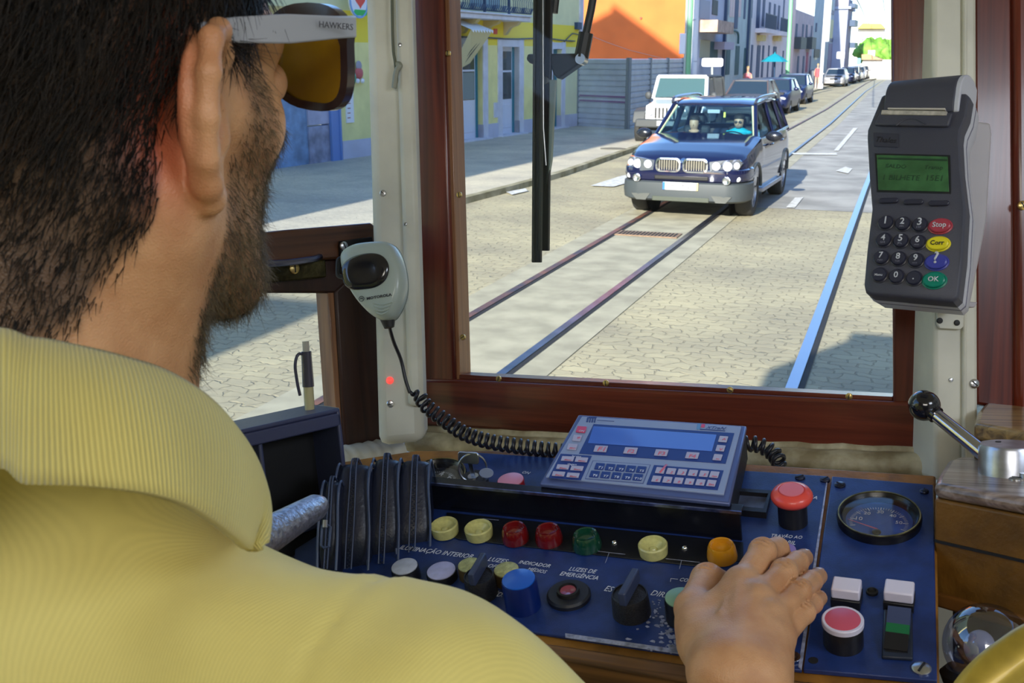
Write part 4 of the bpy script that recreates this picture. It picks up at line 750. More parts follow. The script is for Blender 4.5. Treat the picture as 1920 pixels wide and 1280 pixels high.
h5, *_ = house('grey_teal_house', 1525, 1562, None, rowM[3], 'tall grey-teal house behind the far white pole')
for x0_, x1_, y0_, y1_, m_ in ((1529, 1531, 43, 60, WD), (1554, 1561, 36, 72, mat('yellow_curtain', (.55, .55, .30), .7)), (1553, 1563, 70, 78, IRON), (1553, 1563, 18, 26, IRON), (1554, 1560, 0, 18, mat('yellow_curtain', (.55, .55, .30), .7)), (1526, 1536, 92, 108, mat('dark_opening', (.03, .035, .04), .6)), (1527, 1531, 106, 112, mat('lamp_cream', (.8, .75, .55), .6)), (1552, 1568, 82, 130, mat('lilac_grey_wall', (.25, .23, .32), .8))): pbox(RFs, x0_, y0_, x1_, y1_, 0, .06, m_, 'window', h5)
# far house: end wall facing the street and front
xe = RFs.L(1562, 60).x; q = RFs.W(xe, 0, 0); EF = Fr((q.x, q.y, 0), (1, 0, 0), (0, -1, 0)); ew = EF.L(1587, 60).x
h6 = thing('blue_grey_corner_house', (q.x + ew / 2, q.y, gz(q.y)), 'blue-grey house with a blank end wall at the far end of the row', 'building')
zt = EF.L(1570, 17).y; zf = EF.L(1590, -2).y; fbox(EF, 0, ew, -8, zt, -8, 0, rowM[4], 'wall', h6)
SFe = C(1603, 60, q.y + 1); SF = facade((q.x + ew, q.y), (SFe.x + .3, SFe.y + 4)); sx = 4.5; fbox(SF, 0, sx, -8, zf, -8, 0, mat('violet_grey_stucco', (.33, .30, .36), .85, var=.12, scale=1), 'wall', h6)
for y0_, y1_ in ((38, 50), (80, 90), (8, 16)): pbox(SF, 1592, y0_, 1598, y1_, 0, .6, IRON, 'balcony', h6)
b = B().box(-.3, ew + .3, zt, zt + .25, -8, .25); b.build('cornice', rowM[4], h6, EF)
# end of the street
EY = G(1640, 148.5).y; XE = Fr((0, EY, 0), (1, 0, 0), (0, -1, 0))
WHS = mat('off_white_wall', (.80, .78, .72), .85);  # even off-white base colour
wh = thing('white_building', XE.P(1635, 90), 'large white building with ochre roof at the end of the street', 'building')
XE2 = Fr((0, EY + 25, 0), (1, 0, 0), (0, -1, 0))
a = XE2.L(1600, 60); c = XE2.L(1680, 60); fbox(XE2, a.x, c.x, -20, XE2.L(1640, 55).y, -8, 0, WHS, 'wall', wh)
B().prism([(XE2.L(1608, 50).x, XE2.L(1608, 54).y), (XE2.L(1660, 50).x, XE2.L(1660, 54).y), (XE2.L(1652, 50).x, XE2.L(1650, 45).y), (XE2.L(1618, 50).x, XE2.L(1620, 44).y)], -6, 1).build('roof', mat('ochre_roof', (.55, .38, .10), .85), wh, XE2)
for x in (1617, 1623, 1643, 1647, 1652): pbox(XE2, x, 66, x + 1.6, 76, 0, .1, WD, 'window', wh)
hw = thing('white_garden_wall', XE.P(1640, 148), 'low white building with tiled hip roof and chimney closing the street', 'building')
a = XE.L(1616, 130); c = XE.L(1690, 130); fbox(XE, a.x, c.x, -10, XE.L(1640, 112).y, -5, 0, WHS, 'wall', hw)
B().prism([(XE.L(1616, 112).x, XE.L(1616, 112).y), (XE.L(1655, 112).x, XE.L(1655, 112).y), (XE.L(1630, 101).x, XE.L(1630, 101).y), (XE.L(1616, 101).x, XE.L(1616, 102).y)], -5.5, .5).build('roof', mat('brown_tiles', (.42, .27, .16), .85), hw, XE); pbox(XE, 1627, 94, 1640, 105, -2, -.5, WHS, 'chimney', hw)
def blob(name, c, r, sc, m, parent, seed, n=1):
    rn = np.random.RandomState(seed); b = B()
    b.ball(c, r, 28, 18, sc); ph = rn.rand(6) * 6
    b.v = [tuple(Vector(c) + (Vector(v) - Vector(c)) * (1 + .13 * math.sin(9 * v[0] / r + ph[0]) * math.sin(8 * v[2] / r + ph[1]) + .1 * math.sin(17 * v[0] / r + ph[2]) * math.cos(15 * v[2] / r + ph[3]) + .06 * rn.randn())) for v in b.v]; return b.build(name, m, parent, smooth=60)
LEAF = mat('bright_foliage', (.16, .38, .04), .7, var=.6, scale=.9, bump=1, bscale=2);  # bright green leaf colour with random variation
tr = thing('leafy_tree', XE.P(1635, 112, -7), 'bright green leafy tree behind the white wall at the end of the street', 'tree')
TF = Fr((0, EY + 8, 0), (1, 0, 0), (0, -1, 0)); p = TF.P(1637, 97); blob('crown', p, 1.75, (1.15, .8, .85), LEAF, tr, 3); p = TF.P(1660, 100); blob('crown', p, 1.5, (1, .8, 1), LEAF, tr, 5); p = TF.P(1622, 96); blob('crown', p, 1.0, (1, .8, 1), LEAF, tr, 6); B().rod(TF.P(1640, 150), TF.P(1640, 100), .2).build('trunk', mat('bark', (.12, .08, .05), .9), tr)
# =============== POLES AND STREET FURNITURE ===============
def pole(name, px, ytop, pbase, ybase, wpx, m, lab, bands=()):
    f = G(pbase, ybase, .1); d = (f - CAM).dot(FW); Fp = Fr(f, RT, Vector((-FW.x, -FW.y, 0))); tp = Fp.P(px, ytop); r = wpx / FPX * d / 2
    t = thing(name, f, lab, 'pole'); B().rod(f, tp + Vector((0, 0, 3)), r, r * .9, 16).build('shaft', m, t)
    for y0_, y1_, m_ in bands: pass
    B().cyl((f.x, f.y, f.z), r * 1.5, 0, .35, 16).build('pole_base', m, t); return t, Fp, r
GP = mat('pale_green_pole_paint', (.20, .48, .26), .45); WP = mat('white_pole_paint', (.78, .78, .84), .5)
t1, F1, _ = pole('street_pole', 1294, 0, 1285, 224, 13, GP, 'thick pale green pole behind the white off-roader, nearest of the green poles')
B().rod(F1.P(1290, 0) + Vector((.0, -.12, 4)), F1.P(1284, 140) + Vector((0, -.12, 0)), .045).build('cable_conduit', mat('grey_conduit', (.45, .5, .45), .5), t1)
p = F1.L(1279, 82, .15); B().box(p.x - .1, p.x + .12, p.y - .36, p.y + .36, -.03, .03).build('white_box', WP, t1, Fr(F1.W(0, 0, .15), F1.u, F1.n), bevel=.02)
t2, F2, _ = pole('street_pole', 1305, 0, 1298, 221, 11, WP, 'white pole right beside the thick pale green pole')
for y in (38, 116): p = F2.P(1302, y); B().cyl(p, .11, 0, .04, 16).build('pole_band', mat('pole_band_grey', (.5, .52, .6), .5), t2)
t3, *_ = pole('street_pole', 1482, 0, 1474, 184, 7.5, GP, 'slim pale green pole standing behind the parked dark cars'); 
t4, F4, _ = pole('street_pole', 1549, 0, 1538, 166, 6.5, WP, 'white pole on the far sidewalk beside the silver car'); 
a = F4.L(1549, 78); B().cyl((0, 0, 0), .21, 0, 9, 18).build('pole_sleeve', WP, t4, Fr(F4.W(a.x, a.y, 0), (1, 0, 0), (0, 0, 1)))
def sign(name, px0, py0, px1, py1, pbx, pby, m, lab):
    f = G(pbx, pby, .1); Fp = Fr(f, RT, Vector((-FW.x, -FW.y, 0))); t = thing(name, f, lab, 'sign'); a = Fp.L(px0, py0); b_ = Fp.L(px1, py1)
    B().prism(rrect(a.x, b_.x, b_.y, a.y, .08), 0, .05).build('sign_plate', m, t, Fp); B().rod(f, Fp.W((a.x + b_.x) / 2, (a.y + b_.y) / 2, -.03), .045).build('sign_post', mat('grey_conduit', (.45, .5, .45), .5), t); return t
sign('street_sign', 1569, 97, 1583, 110, 1580, 155.5, WP, 'square white street sign on a post behind the silver car')
sign('street_sign', 1607, 109, 1613, 121, 1611, 152, mat('sign_blue', (.2, .4, .75), .5), 'small blue street sign far down the street before the white wall')
sign('street_sign', 1316, 109, 1355, 125, 1335, 206, WP, 'wide white panel board standing behind the white off-roader')
# parasol
f = G(1452, 186, .1); Fp = Fr(f, RT, Vector((-FW.x, -FW.y, 0))); ps = thing('parasol', f, 'teal square parasol open on the sidewalk in front of the pale pink house', 'parasol')
p = Fp.P(1452, 115); tp = Fp.P(1456, 107); r = 26 / FPX * (p - CAM).dot(FW); B().lathe([(r, -.02), (r * .55, .22), (.03, .42), (.02, .5)], p, 8).build('canopy', mat('teal_canvas', (.0, .22, .30), .7), ps, smooth=0); B().rod(f, p, .03).build('parasol_pole', IRON, ps)
# bollards
for i, (x, y, h) in enumerate(((1508, 178, 26), (1514, 175, 26), (1529, 165, 15), (1533, 164, 15))):
    f = G(x, y, .1); d = (f - CAM).dot(FW); hh = h / FPX * d; o = B().lathe([(.06, 0), (.05, hh * .9), (.065, hh * .93), (.05, hh)], f, 12).build('bollard', mat('dark_bollard', (.04, .05, .08), .5) if i in (0, 1) else mat('grey_bollard', (.4, .38, .36), .6))
    tag(o, ('dark bollard on the sidewalk edge beside the parked dark cars, left of its pair', 'dark bollard on the sidewalk edge beside the parked dark cars, right of its pair', 'grey bollard left of the far white pole', 'grey bollard closest to the far white pole', 'far tiny bollard in front of the white end wall')[i], 'bollard', 'bollards along the sidewalk')
# overhead wires
def wire(pts, r, lab):
    P = [C(x, y, d) for x, y, d in pts]; o = B().tube(spline(P, 6), r, 5).build('overhead_wire', mat('wire_grey', (.35, .36, .40), .5)); tag(o, lab, 'wire')
wire([(1604, -6, 40), (1616, 18, 70), (1626, 40, 110), (1634, 48, 140)], .03, 'thin overhead wire slanting down to the white building at the street end')
wire([(1655, -6, 60), (1662, 40, 130), (1664, 46, 150)], .03, 'thin overhead wire near the right window edge')
# =============== CARS ===============
TIRE = mat('tyre_rubber', (.025, .025, .025), .75); RIM = mat('alloy_rim', (.45, .47, .52), .3, .9); DIN = mat('dark_interior', (.015, .018, .025), .7)
CGL = mat('tinted_car_glass', (.02, .035, .05), .05, coat=1.0); LENS = mat('clear_headlight_lens', (.75, .78, .85), .08, .5, coat=1); CCHR = mat('car_chrome', (.8, .82, .88), .1, 1.0)
BGL = glassmat('car_windshield', (.80, .92, .95), .07)
def wheel(x, y, r, w, parent, rimmat=RIM, spokes=7):
    """axis along local x ; outer side towards sign(x)"""
    sg = 1 if x > 0 else -1; Rm = Matrix.Rotation(sg * math.pi / 2, 3, 'Y'); c = Vector((x, y, r))
    t = B().lathe([(r * .62, -w / 2), (r * .93, -w / 2), (r, -w * .36), (r, w * .36), (r * .93, w / 2), (r * .66, w / 2), (r * .62, w * .3), (r * .62, -w / 2)], c, 36, Rm, cap=False).build('wheel', TIRE, parent, smooth=40)
    b = B().lathe([(r * .64, w * .30), (r * .66, w * .46), (r * .60, w * .44), (r * .58, w * .2), (r * .58, -w * .3), (r * .64, -w * .3)], c, 36, Rm, cap=False)
    b.lathe([(r * .58, w * .02), (.001, w * .02)], c, 30, Rm); b.lathe([(r * .17, w * .05), (r * .15, w * .40), (.001, w * .42)], c, 20, Rm)
    for k in range(spokes):
        a = 2 * math.pi * k / spokes; R2 = Rm @ Matrix.Rotation(a, 3, 'Z'); b.box(r * .1, r * .62, -r * .07, r * .07, w * .24, w * .40, R2, c)
    b.build('wheel_rim', rimmat, t, smooth=35)
def lerp(l, y): return float(np.interp(y, [p[0] for p in l], [p[1] for p in l]))
def bodyloft(st, zb_l, zt_l, w_l, name, m, par, n=40, L_=4.5, arches=(), tumble=.06, crown=.03):
    """lofted lower body; cross-section every station"""
    rs = []
    for i in range(n + 1):
        y = L_ * i / n; w = lerp(w_l, y); zb = lerp(zb_l, y); zt = lerp(zt_l, y); h = zt - zb
        for ay, ar in arches:
            if abs(y - ay) < ar: zb = max(zb, ar * .92 * math.sqrt(max(0, 1 - ((y - ay) / ar) ** 2)) * 1.0)
        half = [(w * .86, zb), (w * .97, zb + min(.06, h * .2)), (w, zb + (zt - zb) * .45), (w * .985, zb + (zt - zb) * .78), (w * (1 - tumble), zt - .015), (w * (1 - tumble) * .9, zt + crown * .35), (w * .45, zt + crown * .9)]
        rs.append([(x, y, z) for x, z in half] + [(-x, y, z) for x, z in half[::-1]])
    return B().rings(rs).build(name, m, par, smooth=50)
def quadpane(b, pts, t=.006):
    p = [Vector(q) for q in pts]; n = (p[1] - p[0]).cross(p[3] - p[0]).normalized() * t
    b.add(p + [q + n for q in p], [(3, 2, 1, 0), (4, 5, 6, 7), (0, 1, 5, 4), (1, 2, 6, 5), (2, 3, 7, 6), (3, 0, 4, 7)])
def car(name, label, cat, loc, yaw, L_=4.5, W_=1.75, H_=1.45, paint=None, hood=.92, belt=.95, ws=(1.15, 1.85), rw=(3.7, 4.2), wb=(.85, 3.45), wr=.31, detail=0, group=None, nose=.62, glass=CGL, plate=None, tail=None):
    t = thing(name, (0, 0, 0), label, cat, group); w = W_ / 2
    wl = [(0, w * .70), (.06, w * .84), (.2, w * .94), (.5, w * .99), (1.2, w), (L_ - .5, w), (L_ - .15, w * .93), (L_, w * .82)]
    zt = [(0, nose), (.08, nose + .10), (.3, hood - .10), (.6, hood - .05), (ws[0], hood + .03), (ws[0] + .15, belt), (rw[1], belt + .04), (L_ - .05, belt), (L_, belt - .15)]
    zb = [(0, .32), (.1, .24), (.5, .2), (L_ - .4, .22), (L_, .34)]
    bodyloft(None, zb, zt, wl, 'car_body', paint, t, 48, L_, [(wb[0], wr * 1.22), (wb[1], wr * 1.22)])
    # cabin
    gb = w * .90; gt = w * .73; zr = H_ - .05
    P_ = {'wl': (-gb, ws[0], belt - .02), 'wr': (gb, ws[0], belt - .02), 'tl': (-gt, ws[1], zr), 'tr': (gt, ws[1], zr), 'bl': (-gb * .96, rw[1], belt), 'br': (gb * .96, rw[1], belt), 'rl': (-gt * .95, rw[0], zr - .03), 'rr': (gt * .95, rw[0], zr - .03)}
    V = lambda k: Vector(P_[k])
    rs = []
    for y, ww, z in ((ws[1] - .02, gt, zr), (ws[1] + .25, gt * 1.02, zr + .035), ((ws[1] + rw[0]) / 2, gt * 1.03, zr + .05), (rw[0] - .1, gt * .98, zr + .02), (rw[0] + .03, gt * .93, zr - .03)):
        rs.append([(ww, y, z - .03), (ww * .98, y, z), (ww * .6, y, z + .02), (-ww * .6, y, z + .02), (-ww * .98, y, z), (-ww, y, z - .03), (0, y, z - .035)])
    B().rings(rs).build('roof', paint, t, smooth=50)
    b = B(); quadpane(b, [V('wl') + Vector((.05, .02, .02)), V('wr') + Vector((-.05, .02, .02)), V('tr') + Vector((-.04, 0, -.02)), V('tl') + Vector((.04, 0, -.02))]); b.build('windshield', BGL if detail else glass, t, smooth=0)
    b = B(); quadpane(b, [V('bl'), V('br'), V('rr'), V('rl')]); b.build('rear_window', glass, t, smooth=0)
    mid = (ws[1] + rw[0]) / 2 + .05
    for s in (-1, 1):
        sgn = lambda x, y, z: Vector((s * x, y, z))
        for (yb0, yt0, yb1, yt1) in ((ws[0] + .12, ws[1] + .03, mid - .04, mid - .04), (mid + .04, mid + .04, rw[1] - .22, rw[0] - .05)):
            b = B(); quadpane(b, [sgn(gb, yb0, belt), sgn(gb, yb1, belt), sgn(gt * 1.01, yt1, zr - .03), sgn(gt * 1.01, yt0, zr - .03)], .008 * s); b.build('side_window', CGL if not detail or s < 0 else glassmat('side_car_glass', (.35, .42, .45), .12), t, smooth=0)
        b = B(); b.tube([sgn(gb, ws[0], belt - .03), sgn(gt * 1.01, ws[1], zr - .01)], .045, 8); b.tube([sgn(gb, mid, belt), sgn(gt, mid, zr)], .04, 6); b.tube([sgn(gb * .97, rw[1], belt), sgn(gt * .96, rw[0], zr - .02)], .055, 8); b.tube([sgn(gt * 1.01, ws[1], zr - .01), sgn(gt * 1.04, mid, zr + .005), sgn(gt * .96, rw[0], zr - .02)], .03, 8); b.build('window_pillars', paint, t)
        m_ = B().ball((s * (w + .10), ws[0] + .22, belt + .06), .11, 14, 10, (1.0, .5, .68)).build('wing_mirror', paint if not detail else mat('mirror_black', (.01, .012, .02), .2, coat=.6), t)
        for y in wb: wheel(s * (w - .12), y, wr, .22, t)
        b = B()
        for y in wb: b.lathe([(wr * 1.15, 0), (.01, 0)], (s * (w - .30), y, wr), 20, Matrix.Rotation(math.pi / 2, 3, 'Y'))
        b.build('wheel_well', DIN, t)
    if not detail:
        B().box(-w * .72, w * .72, .2, L_ - .3, .28, belt - .06).build('cabin_floor', DIN, t)
        for s in (-1, 1): B().ball((s * w * .66, .10, nose + .02), .14, 16, 10, (1.25, .55, .6)).build('headlight', LENS, t)
        B().box(-w * .34, w * .34, -.015, .1, nose - .06, nose + .06).build('grille', mat('grille_black', (.01, .01, .012), .4), t, bevel=.01)
        b = B().box(-w * .8, w * .8, -.03, .2, .26, .44); b.build('bumper', paint, t, bevel=.05)
    if plate: B().box(-.26, .26, -.06, -.03, .42, .53).build('license_plate', WHITEP, t, bevel=.004)
    R_ = Matrix.Translation(Vector(loc)) @ Matrix.Rotation(yaw, 4, 'Z')
    WM[t.name] = R_; t.matrix_basis = R_
    return t
def kid(t):  # local frame of a placed car: its children are built while the empty sits at the origin
    return t
NAVYP = mat('glossy_dark_blue_paint', (.004, .006, .036), .08, coat=.8)
# ---- the black-blue suv ----
W_ = 1.85; w = W_ / 2
t = thing('suv_car', (0, 0, 0), 'glossy dark blue-black suv driving towards the tram on the left track', 'car')
wl = [(0, .60), (.03, .70), (.08, .78), (.18, .86), (.35, .905), (.8, .925), (3.9, .925), (4.3, .88), (4.57, .74)]
zt = [(0, .72), (.05, .80), (.12, .86), (.3, .925), (.7, 1.01), (1.2, 1.09), (1.42, 1.13), (1.6, 1.09), (4.2, 1.13), (4.45, 1.08), (4.57, .9)]
zb = [(0, .50), (.1, .45), (.3, .30), (.6, .27), (4.2, .28), (4.57, .45)]
AR = [(.87, .43), (3.67, .43)]
bodyloft(None, zb, zt, wl, 'car_body', NAVYP, t, 90, 4.57, AR, crown=.05)
GPL = mat('grey_bumper_plastic', (.045, .055, .062), .5)
# front bumper shells
def plan(y0, extra, n=24):
    return None
def shell(z0, z1, off, m, name, ymax=.62, inset=0.0, prof=None):
    rs = []; ys = [0, .015, .04, .08, .14, .22, .32, .45, ymax]; half = [(lerp(wl, y) + off, y - off) for y in ys]
    pl = [(x, y) for x, y in half[::-1]] + [(0, -off - .012)] + [(-x, y) for x, y in half]; inn = [(x * .93, y + .05) for x, y in pl]
    zs = [(z0, -.05), (z0 + .03, 0), ((z0 + z1) / 2, .014), (z1 - .02, .004), (z1, -.03)]
    b = B(); rs = [[(x * (1 + q * .9), y - q, z) for x, y in pl] for z, q in zs] + [[(x, y, z1 - .01) for x, y in inn], [(x, y, z0) for x, y in inn]]
    rs.append(rs[0]); n = len(pl); V = [p for r in rs for p in r]; F_ = []
    for k in range(len(rs) - 1):
        for i in range(n - 1): F_.append((k * n + i, k * n + i + 1, (k + 1) * n + i + 1, (k + 1) * n + i))
    return b.add(V, F_).build(name, m, t, smooth=45)
shell(.27, .56, .035, GPL, 'lower_bumper', .55); shell(.55, .76, .022, NAVYP, 'upper_bumper', .55)
B().box(-.42, .42, -.052, .0, .275, .345).build('lower_intake', mat('mesh_green_grey', (.05, .06, .045), .6), t, bevel=.01)
b = B()
for s in (-1, 1): b.add([(s * .45, -.055, .38), (s * .74, -.035, .37), (s * .66, -.04, .28), (s * .52, -.052, .28), (s * .45, .0, .38), (s * .74, .02, .37), (s * .66, .02, .28), (s * .52, .0, .28)], [(0, 1, 2, 3), (4, 7, 6, 5), (0, 4, 5, 1), (1, 5, 6, 2), (2, 6, 7, 3), (3, 7, 4, 0)])
b.build('side_intake', mat('intake_grey', (.07, .075, .07), .6), t, smooth=0)
B().box(-.40, .40, -.045, 0, .585, .655).build('upper_intake', mat('grille_black', (.01, .01, .012), .4), t, bevel=.015)
pl = B().box(-.26, .26, -.072, -.055, .445, .555).build('license_plate', WHITEP, t, bevel=.004); B().box(-.26, -.225, -.075, -.071, .447, .553).build('blue_band', mat('plate_blue', (.02, .15, .6), .4), pl); B().box(.225, .26, -.075, -.071, .447, .553).build('yellow_band', mat('plate_yellow', (.85, .6, .2), .4), pl)
PFr = Fr((0, -.0725, 0), (1, 0, 0), (0, -1, 0)); text_l(PFr, '38 CX 25', Vector((-.19, .475, 0)), Vector((.20, .475, 0)), mat('plate_ink', (.03, .03, .04), .5), pl, 'plate_lettering', ext=.002)
def kidney(s):
    c = Vector((s * .20, -.035, .80)); out = rrect(c.x - .185, c.x + .185, c.z - .105, c.z + .10, .075, 6); inn = rrect(c.x - .16, c.x + .16, c.z - .083, c.z + .078, .058, 6); f = Fr((0, 0, 0), (1, 0, 0), (0, -1, 0)); b = B(); n = len(out)
    rs = [[(x, z, .0) for x, z in out], [(x, z, .05) for x, z in out], [(x, z, .055) for x, z in inn], [(x, z, .0) for x, z in inn]]; b.rings(rs + [rs[0]], False); o = b.build('kidney_grille', CCHR, t, f)
    B().prism(inn, .0, .012).build('grille_backing', mat('grille_black', (.01, .01, .012), .4), o, f)
    for k in range(8): B().box(c.x - .135 + k * .036, c.x - .120 + k * .036, c.z - .075, c.z + .070, .012, .04).build('grille_bar', mat('grille_bar_grey', (.35, .33, .28), .3, .8), o, f)
kidney(-1); kidney(1)
for s in (-1, 1):
    out = [(s * x, z) for x, z in ((.40, .86), (.62, .89), (.80, .90), (.845, .84), (.80, .74), (.60, .70), (.42, .72))]; f = Fr((0, 0, 0), (1, 0, 0), (0, -1, 0)); hw_ = {}
    V = []; 
    def yat(x): return float(np.interp(abs(x), [l[1] for l in wl[:6]], [l[0] for l in wl[:6]])) if abs(x) > .6 else 0
    for dz in (0.03, -.045): V += [(x, yat(x) + dz, z) for x, z in out]
    n = len(out); hl = B().add(V, [tuple(range(n)), tuple(range(n, 2 * n))] + [(i, (i + 1) % n, n + (i + 1) % n, n + i) for i in range(n)]).build('headlight', mat('headlight_bowl', (.30, .33, .40), .12, .8, coat=1), t, smooth=0)
    for x, r in ((.50, .062), (.66, .068)): B().ball((s * x, yat(s * x) - .035, .80), r, 18, 12, (1, .45, 1)).build('lamp_lens', mat('bright_lens', (.85, .87, .95), .05, .2, coat=1), hl)
    B().ball((s * .78, yat(s * .78) - .045, .81), .045, 14, 10, (1, .5, 1.1)).build('turn_signal', mat('bright_lens', (.85, .87, .95), .05, .2, coat=1), hl)
    fl = B().lathe([(.055, 0), (.058, .03), (.045, .034), (.001, .02)], (0, 0, 0), 24).build('fog_lamp', CCHR, t, Fr((s * .66, -.03, .60), (1, 0, 0), (0, -1, 0)))
    B().ball((s * .80, .06, .62), .04, 12, 8, (1, .5, 1)).build('side_reflector', mat('bright_lens', (.85, .87, .95), .05, .2, coat=1), t)
    for y in (.87, 3.67): wheel(s * (.925 - .13), y, .36, .235, t, RIM, 7)
    b = B()
    for y in (.87, 3.67): b.lathe([(.42, 0), (.01, 0)], (s * .60, y, .38), 24, Matrix.Rotation(math.pi / 2, 3, 'Y'))
    b.build('wheel_well', DIN, t)
    B().box(min(s * .86, s * .955), max(s * .86, s * .955), 1.35, 3.2, .30, .37).build('side_step', mat('silver_step', (.35, .36, .42), .35, .7), t, bevel=.015)
    for y0, zt_ in ((.87, 0), (3.67, 0)):
        pts = [(s * (lerp(wl, y0 + .42 * math.cos(a)) - .005), y0 + .42 * math.cos(a), .36 + .42 * math.sin(a)) for a in np.linspace(.12, math.pi - .12, 20)]; B().tube(pts, .028, 6).build('arch_trim', GPL, t)
    for y in (1.95, 2.95): B().tube([(s * .925, y, .98), (s * .955, y + .03, .985), (s * .955, y + .17, .985), (s * .925, y + .2, .98)], .014, 6).build('door_handle', NAVYP, t)
    B().tube(spline([(s * .66, 1.95, 1.60), (s * .67, 2.1, 1.68), (s * .67, 3.0, 1.70), (s * .66, 3.85, 1.68), (s * .64, 4.0, 1.58)], 6), .022, 8).build('roof_rail', mat('rail_dark_chrome', (.15, .15, .18), .2, .8), t)
    B().ball((s * 1.03, 1.62, 1.13), .13, 18, 12, (1.0, .5, .62)).build('wing_mirror', mat('mirror_black', (.01, .012, .02), .2, coat=.6), t); 
# badge
bd = B().lathe([(.042, 0), (.042, .012), (.034, .016), (.001, .016)], (0, 0, 0), 28).build('round_badge', CCHR, t, Fr((0, .06, .855), (1, 0, 0), (0, -.75, .66)))
# cabin
gb = .83; gt = .66; belt = 1.08; zr = 1.63
pil = mat('glossy_dark_blue_paint', (0, 0, 0))
rs = []
for y, ww, z in ((2.02, .645, 1.585), (2.12, .66, 1.615), (2.5, .675, 1.655), (3.1, .68, 1.665), (3.8, .66, 1.645), (4.12, .63, 1.60)): rs.append([(ww, y, z - .04), (ww * .98, y, z - .005), (ww * .6, y, z + .012), (-ww * .6, y, z + .012), (-ww * .98, y, z - .005), (-ww, y, z - .04), (0, y, z - .045)])
B().rings(rs).build('roof', NAVYP, t, smooth=50)
b = B(); quadpane(b, [(-.76, 1.43, 1.13), (.76, 1.43, 1.13), (.61, 2.03, 1.57), (-.61, 2.03, 1.57)]); b.build('windshield', BGL, t, smooth=0)
YP_ = mat('pale_pillar_lining', (.55, .60, .34), .6)
for s in (-1, 1):
    B().tube([(s * .80, 1.36, 1.06), (s * .645, 2.03, 1.59)], .035, 8).build('pillar', NAVYP, t); B().tube([(s * .755, 1.45, 1.13), (s * .61, 2.02, 1.55)], .022, 6).build('pillar_lining', YP_, t)
    for (a, c, a2, c2) in ((1.55, 2.10, 2.66, 2.66), (2.76, 2.76, 3.60, 3.50), (3.66, 3.56, 4.20, 3.95)):
        b = B(); quadpane(b, [(s * gb, a, belt), (s * gb, a2, belt + .02), (s * gt, c2, 1.58), (s * gt, c, 1.58)], .008 * s); b.build('side_window', glassmat('side_car_glass', (.35, .42, .45), .12), t, smooth=0)
    for y0, y1 in ((2.71, 2.71), (3.63, 3.53), (4.32, 4.02)): B().tube([(s * gb * .99, y0, belt), (s * gt, y1, 1.59)], .045, 8).build('pillar', NAVYP, t)
    B().tube([(s * .645, 2.03, 1.59), (s * .67, 2.8, 1.62), (s * .655, 3.5, 1.61), (s * .635, 4.05, 1.57)], .032, 8).build('door_frame', NAVYP, t); B().tube([(s * .84, 1.45, 1.075), (s * .845, 2.8, 1.09), (s * .83, 4.3, 1.12)], .03, 8).build('window_sill', CCHR if 0 else NAVYP, t)
b = B(); quadpane(b, [(-.78, 4.40, 1.12), (.78, 4.40, 1.12), (.60, 4.10, 1.58), (-.60, 4.10, 1.58)]); b.build('rear_window', glassmat('rear_car_glass', (.5, .6, .65), .1), t, smooth=0)
B().box(-.70, .70, 1.5, 4.2, .35, .62).build('cabin_floor', DIN, t); B().box(-.76, .76, 1.36, 1.80, .80, 1.06).build('dashboard', DIN, t, bevel=.04)
for s in (-1, 1):
    st = B().box(s * .37 - .22, s * .37 + .22, 2.42, 2.56, .6, 1.22).build('seat', DIN, t, bevel=.05); B().box(s * .37 - .12, s * .37 + .12, 2.44, 2.54, 1.25, 1.42).build('headrest', DIN, st, bevel=.04)
B().box(-.55, .55, 3.3, 3.5, .6, 1.2).build('rear_bench', DIN, t, bevel=.05); B().lathe([(.18, -.012), (.195, 0), (.18, .012), (.165, 0), (.18, -.012)], (0, 0, 0), 28, cap=False).build('steering_wheel', RUB, t, Fr((.36, 1.86, 1.08), (1, 0, 0), (0, .55, .83)))
B().box(-.10, .10, 1.98, 2.01, 1.44, 1.50).build('rear_view_mirror', mat('mirror_back', (.4, .42, .5), .3), t, bevel=.01); B().box(.16, .19, 1.99, 2.01, 1.38, 1.46).build('toll_tag', mat('yellow_tag', (.8, .8, .1), .5), t)
b = B()
for x in (-.3, .28): b.tube(spline([(x, 1.36, 1.072), (x + .25, 1.43, 1.10), (x + .42, 1.50, 1.15)], 5), .008, 5)
b.build('wiper', RUB, t)
